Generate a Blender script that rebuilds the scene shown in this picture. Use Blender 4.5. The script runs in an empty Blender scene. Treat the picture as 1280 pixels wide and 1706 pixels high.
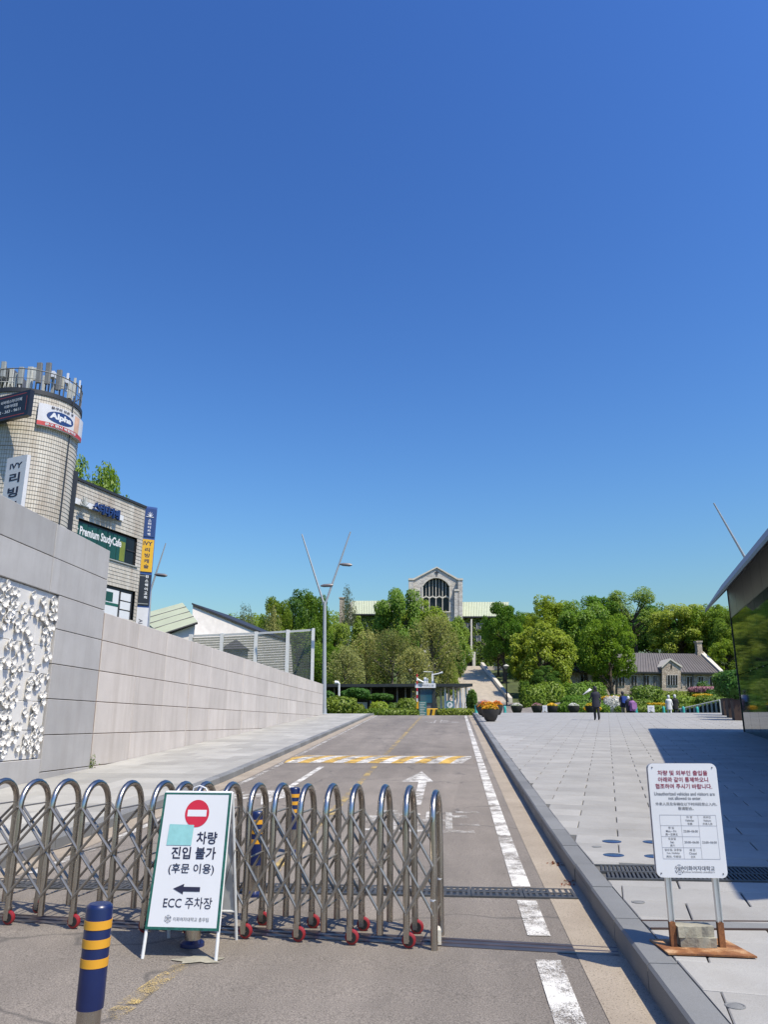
import bpy, math, random
import numpy as np
from mathutils import Vector, Matrix

# ------------------------------------------------------------------ camera, sky, sun
scene = bpy.context.scene
COL = scene.collection
EYE = 1.76
PITCH = math.atan((1205 - 853) / 1280)
cd = bpy.data.cameras.new('camera'); cd.sensor_fit = 'VERTICAL'; cd.sensor_height = 24
cd.lens = 24 * 1280 / 1706; cd.clip_start = 0.05; cd.clip_end = 6000
cam = bpy.data.objects.new('camera', cd); COL.objects.link(cam)
cam.location = (0, 0, EYE); cam.rotation_euler = (math.pi / 2 + PITCH, 0, 0)
scene.camera = cam

SUN = Vector((0.45, -0.42, 1.0)).normalized()           # towards the sun
SUN_EL = math.asin(SUN.z); SUN_AZ = math.atan2(SUN.x, SUN.y)
world = bpy.data.worlds.new('World'); scene.world = world; world.use_nodes = True
wn = world.node_tree; bg = wn.nodes['Background']
sky = wn.nodes.new('ShaderNodeTexSky'); sky.sky_type = 'NISHITA'; sky.sun_disc = False
sky.sun_elevation = SUN_EL; sky.sun_rotation = SUN_AZ
sky.air_density = 2.0; sky.dust_density = 1.0; sky.ozone_density = 6.0; sky.altitude = 0
tint = wn.nodes.new('ShaderNodeMix'); tint.data_type = 'RGBA'; tint.blend_type = 'MULTIPLY'; tint.inputs[0].default_value = 1.0
tint.inputs[7].default_value = (0.258, 0.306, 0.395, 1)      # a phone camera's contrasty rendering of a clear spring sky
gam = wn.nodes.new('ShaderNodeGamma'); gam.inputs[1].default_value = 1.7
wn.links.new(sky.outputs[0], gam.inputs[0]); wn.links.new(gam.outputs[0], tint.inputs[6]); wn.links.new(tint.outputs[2], bg.inputs[0]); bg.inputs[1].default_value = 0.10
sd = bpy.data.lights.new('sun', 'SUN'); sd.energy = 5.0; sd.angle = math.radians(0.5); sd.color = (1, 0.905, 0.715)
so = bpy.data.objects.new('sun', sd); COL.objects.link(so)
so.rotation_euler = (-SUN).to_track_quat('-Z', 'Y').to_euler(); so.location = (30, -30, 60)
scene.view_settings.view_transform = 'Standard'; scene.view_settings.look = 'None'
scene.view_settings.exposure = 0.35; scene.view_settings.gamma = 1.0
scene.view_settings.use_curve_mapping = False
scene.cycles.max_bounces = 8; scene.cycles.transparent_max_bounces = 12
scene.cycles.use_denoising = True

# ------------------------------------------------------------------ geometry of the place
TH = math.atan(122 * math.cos(PITCH) / 1280)            # heading of the road
US, UC = math.sin(TH), math.cos(TH)
PH = math.radians(15.8)                                 # heading of the plaza grid
def rf(a, d): return (a * UC + d * US, -a * US + d * UC)      # road frame -> world
def ad(x, y): return (x * UC - y * US, x * US + y * UC)
def _p(d):
    if d < 6: return 0.02 * d
    if d < 12:
        t = d - 6; return .12 + .02 * t + .0245 * t * t / 12
    return .3135 + .0445 * (d - 12)
CREST = 55.0
def prof(d):
    if d < CREST: return 1.1 * _p(d / 1.1)
    t = min(d - CREST, 6.0)
    return 1.1 * _p(CREST / 1.1) + .0445 * t - .0445 * t * t / 12
ZC = prof(80)
def terr(x, y):
    a, d = ad(x, y)
    if d < 60: return prof(d) - .3
    return float(np.interp(d, [60, 64, 80, 100, 120, 150, 172, 260, 600, 3000], [ZC - .3, ZC - .1, ZC + .1, 3.4, 4.3, 11.5, 13.0, 24, 40, 40]))
_F = 1280.0
def ray(px, py):
    x = (px - 640) / _F; y = -(py - 853) / _F
    return (x, math.cos(PITCH) - y * math.sin(PITCH), math.sin(PITCH) + y * math.cos(PITCH))
def at(px, py, Y):                                       # a point of the place at distance Y
    r = ray(px, py); t = Y / r[1]
    return Vector((r[0] * t, Y, EYE + r[2] * t))
def gnd(px, py, dz=0.0):                                 # a point of the street or plaza surface
    r = ray(px, py); t = .5
    while t < 300:
        x, y, z = r[0] * t, r[1] * t, EYE + r[2] * t
        if z <= prof(ad(x, y)[1]) + dz: return Vector((x, y, prof(ad(x, y)[1]) + dz))
        t *= 1.001
    return Vector((x, y, z))

# ------------------------------------------------------------------ materials
def lin(c): return tuple(((v / 255) / 12.92 if v / 255 <= .04045 else ((v / 255 + .055) / 1.055) ** 2.4) for v in c)
def newmat(name):
    m = bpy.data.materials.new(name); m.use_nodes = True
    return m, m.node_tree, m.node_tree.nodes['Principled BSDF']
def N(nt, t, **kw):
    n = nt.nodes.new(t)
    for k, v in kw.items(): setattr(n, k, v)
    return n
def mixc(nt, fac, a, b, blend='MIX'):
    n = nt.nodes.new('ShaderNodeMix'); n.data_type = 'RGBA'; n.blend_type = blend
    for s, v in ((n.inputs[0], fac), (n.inputs[6], a), (n.inputs[7], b)):
        if hasattr(v, 'links') or isinstance(v, bpy.types.NodeSocket): nt.links.new(v, s)
        elif isinstance(v, (int, float)): s.default_value = v
        else: s.default_value = (*v[:3], 1)
    return n.outputs[2]
def coords(nt, kind='world'):
    if kind == 'world': return N(nt, 'ShaderNodeNewGeometry').outputs['Position']
    if kind == 'uv': return N(nt, 'ShaderNodeTexCoord').outputs['UV']
    return N(nt, 'ShaderNodeTexCoord').outputs['Object']
def noise(nt, vec, scale, detail=4, rough=.55, stretch=None):
    if stretch:
        mp = N(nt, 'ShaderNodeMapping'); mp.inputs['Scale'].default_value = stretch
        nt.links.new(vec, mp.inputs[0]); vec = mp.outputs[0]
    n = N(nt, 'ShaderNodeTexNoise'); n.inputs['Scale'].default_value = scale
    n.inputs['Detail'].default_value = detail; n.inputs['Roughness'].default_value = rough
    nt.links.new(vec, n.inputs['Vector']); return n.outputs['Fac']
def ramp(nt, fac, stops):
    r = N(nt, 'ShaderNodeValToRGB'); e = r.color_ramp.elements
    while len(e) < len(stops): e.new(.5)
    for i, (p, c) in enumerate(stops):
        e[i].position = p; e[i].color = (*c, 1) if hasattr(c, '__len__') else (c, c, c, 1)
    nt.links.new(fac, r.inputs[0]); return r.outputs[0]
def bump(nt, bs, h, strength=.3, dist=.01):
    b = N(nt, 'ShaderNodeBump'); b.inputs['Strength'].default_value = strength; b.inputs['Distance'].default_value = dist
    nt.links.new(h, b.inputs['Height']); nt.links.new(b.outputs[0], bs.inputs['Normal'])
MATS = {}
AL = .78                                                 # the picture is exposed a third of a stop up
def plain(name, col, rough=.55, metal=0.0, var=.12, scale=3.0, bmp=0.0, bscale=60, kind='world', objvar=0.0, spec=.5, fine=0.0, fscale=150):
    if name in MATS: return MATS[name]
    col = tuple(x * AL for x in col)
    m, nt, bs = newmat(name)
    v = coords(nt, kind)
    f = noise(nt, v, scale, 5)
    c = ramp(nt, f, [(.3, tuple(x * (1 - var) for x in col)), (.7, tuple(min(1, x * (1 + var)) for x in col))])
    if fine:
        f2 = noise(nt, v, fscale, 2, .7)
        c = mixc(nt, 1.0, c, ramp(nt, f2, [(.3, 1 - fine), (.7, 1 + 0 * fine)]), 'MULTIPLY')
    if objvar:
        oi = N(nt, 'ShaderNodeObjectInfo')
        c = mixc(nt, 1.0, c, ramp(nt, oi.outputs['Random'], [(0, 1 - objvar), (1, 1.0)]), 'MULTIPLY')
    nt.links.new(c, bs.inputs['Base Color'])
    bs.inputs['Roughness'].default_value = rough; bs.inputs['Metallic'].default_value = metal
    bs.inputs['Specular IOR Level'].default_value = spec
    if bmp: bump(nt, bs, noise(nt, v, bscale, 4, .6), bmp, .01)
    MATS[name] = m; return m

def asphalt():
    m, nt, bs = newmat('asphalt'); v = coords(nt)
    big = noise(nt, v, .35, 5, .6); mid = noise(nt, v, 2.2, 4, .6, (1, .3, 1)); fine = noise(nt, v, 95, 3, .75)
    c = ramp(nt, big, [(.3, (.164, .143, .123)), (.7, (.203, .179, .156))])
    c = mixc(nt, .55, c, mixc(nt, 1, c, ramp(nt, mid, [(.35, .8), (.65, 1.12)]), 'MULTIPLY'))
    c = mixc(nt, 1, c, ramp(nt, fine, [(.33, .38), (.5, .98), (.68, 1.5)]), 'MULTIPLY')
    vo = N(nt, 'ShaderNodeTexVoronoi'); vo.inputs['Scale'].default_value = 38; nt.links.new(v, vo.inputs['Vector'])
    c = mixc(nt, ramp(nt, vo.outputs['Distance'], [(.1, .5), (.17, 0)]), c, (.34, .31, .27))
    mp = N(nt, 'ShaderNodeMapping'); mp.inputs['Rotation'].default_value = (0, 0, TH); nt.links.new(v, mp.inputs[0])
    tr = noise(nt, mp.outputs[0], 1.0, 3, .5, (1.15, .05, 1))
    c = mixc(nt, 1, c, ramp(nt, tr, [(.35, .86), (.65, 1.12)]), 'MULTIPLY')
    vp = N(nt, 'ShaderNodeTexVoronoi'); vp.inputs['Scale'].default_value = .16; nt.links.new(mp.outputs[0], vp.inputs['Vector'])
    sp_ = N(nt, 'ShaderNodeSeparateColor'); nt.links.new(vp.outputs['Color'], sp_.inputs[0])
    c = mixc(nt, 1, c, ramp(nt, sp_.outputs[0], [(.2, .93), (.8, 1.05)]), 'MULTIPLY')
    st = noise(nt, v, .9, 6, .7)
    c = mixc(nt, ramp(nt, st, [(.56, 0), (.70, .45)]), c, (.075, .066, .06))
    # a few hairline cracks
    vc = N(nt, 'ShaderNodeTexVoronoi'); vc.feature = 'DISTANCE_TO_EDGE'; vc.inputs['Scale'].default_value = .23
    wv = N(nt, 'ShaderNodeVectorMath'); wv.operation = 'ADD'; nn = N(nt, 'ShaderNodeTexNoise'); nn.inputs['Scale'].default_value = 1.5
    nt.links.new(v, nn.inputs['Vector']); nt.links.new(v, wv.inputs[0]); nt.links.new(nn.outputs['Color'], wv.inputs[1]); nt.links.new(wv.outputs[0], vc.inputs['Vector'])
    c = mixc(nt, ramp(nt, vc.outputs['Distance'], [(.0028, .6), (.006, 0)]), c, (.05, .047, .045))
    nt.links.new(c, bs.inputs['Base Color']); bs.inputs['Roughness'].default_value = .85
    bump(nt, bs, fine, .5, .006); return m
def paint(name, col, wear=.5):
    """road paint; where it has worn off the asphalt below shows"""
    col = tuple(x * AL for x in col)
    m, nt, bs = newmat(name); v = coords(nt)
    f = noise(nt, v, 120, 3, .8); g = noise(nt, v, 2.6, 6, .7)
    ad_ = N(nt, 'ShaderNodeMath'); ad_.operation = 'ADD'; nt.links.new(f, ad_.inputs[0]); nt.links.new(g, ad_.inputs[1])
    sc = N(nt, 'ShaderNodeMath'); sc.operation = 'MULTIPLY'; sc.inputs[1].default_value = .5
    nt.links.new(ad_.outputs[0], sc.inputs[0]); fac = ramp(nt, sc.outputs[0], [(wear - .03, 0), (wear + .03, 1)])
    c = mixc(nt, 1, col, ramp(nt, g, [(.3, .82), (.7, 1.05)]), 'MULTIPLY')
    nt.links.new(c, bs.inputs['Base Color']); bs.inputs['Roughness'].default_value = .75
    t = N(nt, 'ShaderNodeBsdfTransparent'); mx = N(nt, 'ShaderNodeMixShader'); nt.links.new(fac, mx.inputs[0])
    nt.links.new(t.outputs[0], mx.inputs[1]); nt.links.new(bs.outputs[0], mx.inputs[2]); nt.links.new(mx.outputs[0], nt.nodes['Material Output'].inputs[0]); return m
def granite(name, col, var=.1, speck=.35, stain=0.0, objvar=.12):
    col = tuple(x * AL for x in col)
    m, nt, bs = newmat(name); v = coords(nt)
    c = ramp(nt, noise(nt, v, 1.1, 5, .6), [(.3, tuple(x * (1 - var) for x in col)), (.7, tuple(x * (1 + var) for x in col))])
    fine = noise(nt, v, 170, 2, .8)
    c = mixc(nt, 1, c, ramp(nt, fine, [(.32, 1 - speck), (.5, 1), (.7, 1 + speck * .5)]), 'MULTIPLY')
    if stain:
        s = noise(nt, v, 1.6, 6, .7, (1.6, 1.6, .12) if 'wall' in name else (1, 1, 1))
        c = mixc(nt, ramp(nt, s, [(.46, 0), (.75, stain)]), c, (col[0] * .55, col[1] * .5, col[2] * .43))
    oi = N(nt, 'ShaderNodeObjectInfo')
    c = mixc(nt, 1, c, ramp(nt, oi.outputs['Random'], [(0, 1 - objvar), (1, 1 + objvar * .4)]), 'MULTIPLY')
    nt.links.new(c, bs.inputs['Base Color']); bs.inputs['Roughness'].default_value = .7
    bump(nt, bs, fine, .15, .004); return m
def concrete_gutter():
    m, nt, bs = newmat('gutter_concrete'); v = coords(nt)
    c = ramp(nt, noise(nt, v, 1.5, 5), [(.3, (.26, .218, .17)), (.7, (.345, .295, .235))])
    vo = N(nt, 'ShaderNodeTexVoronoi'); vo.inputs['Scale'].default_value = 42; nt.links.new(v, vo.inputs['Vector'])
    c = mixc(nt, ramp(nt, vo.outputs['Distance'], [(.16, .8), (.26, 0)]), c, (.13, .10, .075))
    fine = noise(nt, v, 120, 3, .7)
    c = mixc(nt, 1, c, ramp(nt, fine, [(.3, .6), (.55, 1.05)]), 'MULTIPLY')
    nt.links.new(c, bs.inputs['Base Color']); bs.inputs['Roughness'].default_value = .9
    bump(nt, bs, fine, .5, .006); return m
def steel(name, col, rough=.3, brush=True):
    m, nt, bs = newmat(name); v = coords(nt, 'object')
    f = noise(nt, v, 14, 4, .6, (1, 1, .15))
    nt.links.new(ramp(nt, f, [(.3, tuple(x * .9 for x in col)), (.7, col)]), bs.inputs['Base Color'])
    bs.inputs['Metallic'].default_value = 1; r = ramp(nt, noise(nt, v, 9, 2), [(.3, rough * .85), (.7, rough * 1.2)])
    nt.links.new(r, bs.inputs['Roughness']); return m
def leafmat(name, c1, c2, trans=.35, hue=.10):
    m = bpy.data.materials.new(name); m.use_nodes = True; nt = m.node_tree; nt.nodes.clear()
    out = N(nt, 'ShaderNodeOutputMaterial'); v = coords(nt)
    c = mixc(nt, ramp(nt, noise(nt, v, .9, 5, .7), [(.3, 0), (.7, 1)]), c1, c2)
    c = mixc(nt, 1, c, ramp(nt, noise(nt, v, 6.0, 2, .7), [(.3, .62), (.7, 1.3)]), 'MULTIPLY')
    oi = N(nt, 'ShaderNodeObjectInfo')
    hs = N(nt, 'ShaderNodeHueSaturation'); mr = N(nt, 'ShaderNodeMapRange'); mr.inputs[3].default_value = .5 - hue * .25; mr.inputs[4].default_value = .5 + hue * .2
    nt.links.new(oi.outputs['Random'], mr.inputs[0]); nt.links.new(mr.outputs[0], hs.inputs['Hue']); nt.links.new(c, hs.inputs['Color'])
    mv = N(nt, 'ShaderNodeMapRange'); mv.inputs[3].default_value = 1.12; mv.inputs[4].default_value = .82
    nt.links.new(oi.outputs['Random'], mv.inputs[0]); nt.links.new(mv.outputs[0], hs.inputs['Value'])
    d = N(nt, 'ShaderNodeBsdfPrincipled'); d.inputs['Roughness'].default_value = .5; d.inputs['Specular IOR Level'].default_value = .35
    t = N(nt, 'ShaderNodeBsdfTranslucent'); mx = N(nt, 'ShaderNodeMixShader'); mx.inputs[0].default_value = trans
    nt.links.new(hs.outputs[0], d.inputs['Base Color']); nt.links.new(hs.outputs[0], t.inputs['Color'])
    nt.links.new(d.outputs[0], mx.inputs[1]); nt.links.new(t.outputs[0], mx.inputs[2]); nt.links.new(mx.outputs[0], out.inputs[0])
    return m
def glassy(name, col, rough=.03, ior=1.6, var=.2, spec=.8):
    m, nt, bs = newmat(name)
    c = ramp(nt, noise(nt, coords(nt), .6, 3), [(.3, tuple(x * (1 - var) for x in col)), (.7, tuple(x * (1 + var) for x in col))])
    nt.links.new(c, bs.inputs['Base Color']); bs.inputs['Roughness'].default_value = rough; bs.inputs['IOR'].default_value = ior
    bs.inputs['Specular IOR Level'].default_value = spec
    return m
def rubble(name, c1, c2, scale, mortar):
    c1, c2, mortar = (tuple(x * AL for x in c) for c in (c1, c2, mortar))
    m, nt, bs = newmat(name); v = coords(nt)
    mp = N(nt, 'ShaderNodeMapping'); mp.inputs['Scale'].default_value = (1, 1, 1.7); nt.links.new(v, mp.inputs[0])
    vo = N(nt, 'ShaderNodeTexVoronoi'); vo.inputs['Scale'].default_value = scale; nt.links.new(mp.outputs[0], vo.inputs['Vector'])
    ve = N(nt, 'ShaderNodeTexVoronoi'); ve.feature = 'DISTANCE_TO_EDGE'; ve.inputs['Scale'].default_value = scale; nt.links.new(mp.outputs[0], ve.inputs['Vector'])
    sp = N(nt, 'ShaderNodeSeparateColor'); nt.links.new(vo.outputs['Color'], sp.inputs[0])
    c = mixc(nt, sp.outputs[0], c1, c2)
    c = mixc(nt, 1, c, ramp(nt, noise(nt, v, 6, 4, .7), [(.3, .75), (.7, 1.15)]), 'MULTIPLY')
    e = ramp(nt, ve.outputs['Distance'], [(.03, 1), (.08, 0)])
    c = mixc(nt, e, c, mortar)
    nt.links.new(c, bs.inputs['Base Color']); bs.inputs['Roughness'].default_value = .9
    bump(nt, bs, ramp(nt, ve.outputs['Distance'], [(.02, 0), (.15, 1)]), .6, .03); return m

M = {}
M['asphalt'] = asphalt(); M['gutter'] = concrete_gutter()
M['white_paint'] = paint('white_road_paint', (.80, .78, .74), .485); M['white_worn'] = paint('worn_white_paint', (.70, .68, .64), .51)
M['yellow_paint'] = paint('worn_yellow_paint', (.66, .48, .17), .525); M['hump_white'] = paint('hump_white', (.76, .74, .70), .485)
M['hump_yellow'] = paint('hump_yellow', (.72, .46, .10), .475)
M['paver'] = granite('plaza_granite', (.40, .392, .375), .10, .24, .3, .13); M['walk'] = granite('walk_granite', (.43, .42, .39), .10, .2, .25, .2)
M['mortar'] = plain('joint_mortar', (.12, .118, .112), .9)
M['kerb'] = granite('kerb_granite', (.23, .235, .238), .12, .3, .12, .2)
M['wall_low'] = granite('wall_granite_warm', (.69, .63, .58), .07, .12, .38, .12); M['wall_high'] = granite('wall_granite_grey', (.49, .475, .465), .09, .14, .3, .12)
M['wall_joint'] = plain('wall_joint', (.22, .15, .12), .9)
M['relief'] = plain('white_carved_stone', (.76, .74, .71), .75, 0, .06, 3, .25, 50)
M['steel'] = steel('stainless_steel', (.47, .435, .39), .26)
M['link'] = plain('link_bar_steel', (.33, .305, .27), .33, .6, .08, 8, kind='object'); M['pole'] = plain('galvanised_pole', (.40, .43, .46), .5, .15, .06, 3)
M['track'] = plain('gate_track_steel', (.15, .125, .125), .38, .75, .3, 3)
M['iron'] = plain('cast_iron', (.075, .078, .082), .6, .2, .25, 8)
M['red_rubber'] = plain('red_wheel', (.30, .016, .022), .45); M['black'] = plain('black_plastic', (.018, .018, .02), .45)
M['white'] = plain('white_enamel', (.78, .79, .82), .35, 0, .03); M['white_metal'] = plain('white_painted_metal', (.76, .77, .77), .45, 0, .08, 6)
M['green_edge'] = plain('green_tape', (.015, .12, .09), .45, 0, .3, 30); M['teal_tape'] = plain('teal_tape', (.30, .62, .63), .6, 0, .07, 25)
M['ink'] = plain('dark_ink', (.022, .022, .055), .5); M['grey_ink'] = plain('grey_ink', (.13, .135, .16), .5); M['red_ink'] = plain('maroon_ink', (.30, .025, .06), .5)
M['red_sign'] = plain('red_vinyl', (.60, .02, .05), .45); M['line_ink'] = plain('table_line', (.42, .42, .46), .6)
M['tarp'] = plain('white_vinyl', (.62, .63, .62), .5, 0, .12, 8)
M['navy'] = plain('navy_plastic', (.008, .019, .095), .33, 0, .1, 6); M['amber'] = plain('amber_reflector', (.80, .39, .03), .4, 0, .06)
def rustmat(name, tan=.5):
    m, nt, bs = newmat(name); v = coords(nt)
    c = ramp(nt, noise(nt, v, 5, 6, .65), [(.32, (.10, .035, .015)), (.47, (.24, .095, .03)), (.58, (.42, .24, .12)), (.72, (.52, .37, .22))] if tan > .4 else [(.3, (.09, .035, .018)), (.6, (.25, .10, .035)), (.75, (.42, .33, .25))])
    c = mixc(nt, 1, c, ramp(nt, noise(nt, v, 90, 3, .7), [(.3, .6), (.65, 1.1)]), 'MULTIPLY')
    nt.links.new(c, bs.inputs['Base Color']); bs.inputs['Roughness'].default_value = .85; bump(nt, bs, noise(nt, v, 60, 4), .3, .004); return m
M['rust'] = rustmat('rusted_plate'); M['rust_foot'] = rustmat('rusted_post_foot', .2); M['concrete'] = plain('rough_concrete', (.36, .34, .27), .9, 0, .2, 9, .6, 40)
M['alu'] = steel('sign_post_metal', (.75, .77, .78), .38); M['blue_disc'] = plain('blue_ground_light', (.03, .055, .15), .25)
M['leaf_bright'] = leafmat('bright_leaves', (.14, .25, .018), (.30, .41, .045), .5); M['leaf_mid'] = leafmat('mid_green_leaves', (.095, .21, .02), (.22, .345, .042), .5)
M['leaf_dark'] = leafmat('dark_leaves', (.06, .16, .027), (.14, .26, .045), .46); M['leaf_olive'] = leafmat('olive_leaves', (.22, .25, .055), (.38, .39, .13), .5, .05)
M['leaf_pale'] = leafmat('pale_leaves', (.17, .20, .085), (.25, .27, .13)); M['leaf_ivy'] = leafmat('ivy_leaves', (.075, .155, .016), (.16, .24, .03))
M['leaf_hedge'] = leafmat('hedge_leaves', (.105, .185, .016), (.21, .28, .034)); M['leaf_rust'] = leafmat('russet_leaves', (.15, .06, .025), (.22, .10, .03))
M['bark'] = plain('bark', (.085, .065, .048), .95, 0, .35, 6, .8, 20); M['bark_pale'] = plain('pale_bark', (.17, .145, .11), .95, 0, .3, 6, .6, 20)
M['f_yellow'] = leafmat('yellow_petals', (.62, .38, .01), (.75, .50, .02), .25, .03); M['f_orange'] = leafmat('orange_petals', (.62, .17, .01), (.70, .27, .02), .25, .05)
M['f_white'] = leafmat('white_petals', (.70, .69, .64), (.80, .80, .76), .25, .02); M['f_pink'] = leafmat('mauve_petals', (.38, .16, .22), (.52, .30, .34), .25, .05)
M['soil'] = plain('soil', (.06, .045, .03), .95); M['bowl'] = plain('dark_planter', (.035, .032, .03), .6, 0, .2); M['corten'] = plain('rust_brown_box', (.055, .03, .022), .75, 0, .25)
M['grass'] = plain('grass_ground', (.075, .10, .03), .95, 0, .4, .35, .5, 8)
M['stone_hall'] = rubble('hall_stone', (.46, .43, .395), (.72, .69, .64), 1.35, (.58, .55, .51)); M['stone_house'] = rubble('house_stone', (.33, .26, .195), (.62, .53, .42), 2.6, (.50, .44, .36))
M['trim_stone'] = granite('dressed_stone', (.68, .64, .56), .08, .12, .1, .05); M['stair'] = granite('stair_stone', (.66, .59, .50), .12, .2, .1, .1)
M['copper'] = plain('pale_green_roof', (.50, .54, .38), .55, 0, .07, .8); M['brown_roof'] = plain('brown_seam_roof', (.175, .155, .14), .5, .1, .1, .8)
M['glass_dark'] = glassy('dark_window_glass', (.012, .016, .02), .05, 1.4, .2, .3); M['glass_green'] = glassy('green_facade_glass', (.006, .034, .02), .04, 1.5, .2, .5)
M['glass_teal'] = glassy('teal_window_glass', (.012, .06, .05), .05, 1.45, .2, .35); M['glass_booth'] = glassy('booth_glass', (.015, .075, .12), .05)
M['grey_metal'] = plain('grey_roof_metal', (.19, .175, .185), .45, .3, .1); M['soffit'] = plain('dark_soffit', (.16, .165, .165), .3, .4, .2, 1.2)
M['reflection_paint'] = plain('painted_grey_green_reflection', (.30, .32, .28), .3, 0, .08, 1.0)  # opaque colour that paints in the pale reflection on the upper glass
M['dark_metal'] = plain('dark_canopy_metal', (.035, .04, .042), .5, .2); M['frame_dark'] = plain('dark_window_frame', (.03, .03, .034), .5)
M['blue_sign'] = plain('blue_sign', (.018, .05, .19), .4, 0, .1); M['blue_edge'] = plain('blue_sign_side', (.06, .12, .34), .35, .2, .1); M['yellow_sign'] = plain('yellow_sign', (.78, .45, .015), .4, 0, .05)
M['black_sign'] = plain('black_sign', (.018, .018, .026), .35); M['paper_sign'] = plain('white_sign_board', (.72, .72, .76), .4, 0, .05)
M['orange_line'] = plain('red_border', (.42, .06, .06), .5); M['fade_red'] = plain('faded_red', (.50, .05, .05), .5, 0, .35, 1.0); M['peach'] = plain('faded_peach', (.72, .45, .32), .5, 0, .2, 1.5)
M['white_brick'] = plain('white_brick_wall', (.80, .75, .71), .8, 0, .08, 2); 
def smoked():
    m = bpy.data.materials.new('smoked_slat'); m.use_nodes = True; nt = m.node_tree; bs = nt.nodes['Principled BSDF']
    nt.links.new(ramp(nt, noise(nt, coords(nt), 2, 4), [(.3, (.15, .16, .145)), (.7, (.21, .22, .20))]), bs.inputs['Base Color']); bs.inputs['Roughness'].default_value = .3
    t = N(nt, 'ShaderNodeBsdfTransparent'); t.inputs[0].default_value = (.82, .84, .80, 1); mx = N(nt, 'ShaderNodeMixShader'); mx.inputs[0].default_value = .55
    nt.links.new(bs.outputs[0], mx.inputs[1]); nt.links.new(t.outputs[0], mx.inputs[2]); nt.links.new(mx.outputs[0], nt.nodes['Material Output'].inputs[0]); return m
M['barrier_slat'] = smoked()
M['ant_grey'] = plain('antenna_grey', (.36, .38, .37), .5, 0, .1); M['ant_dark'] = plain('antenna_dark', (.20, .20, .195), .5); M['ant_pale'] = plain('antenna_pale', (.60, .60, .55), .5)
M['teal_sign'] = plain('teal_board', (.05, .19, .19), .5); M['yellow_block'] = plain('barrier_yellow', (.75, .42, .02), .5); M['cone_teal'] = plain('teal_plastic', (.05, .45, .40), .5)
M['yellow_film'] = plain('yellow_window_film', (.20, .24, .03), .4)
M['skin'] = plain('skin', (.50, .32, .23), .55); M['hair'] = plain('black_hair', (.012, .011, .011), .5); M['cloth_navy'] = plain('navy_cloth', (.018, .02, .035), .85)
M['cloth_black'] = plain('black_cloth', (.012, .012, .014), .85); M['cloth_white'] = plain('white_cloth', (.72, .72, .72), .85); M['cloth_purple'] = plain('purple_cloth', (.33, .15, .36), .8)
M['cloth_blue'] = plain('blue_cloth', (.02, .07, .33), .8); M['cloth_tan'] = plain('tan_cloth', (.34, .29, .22), .85)

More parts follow.
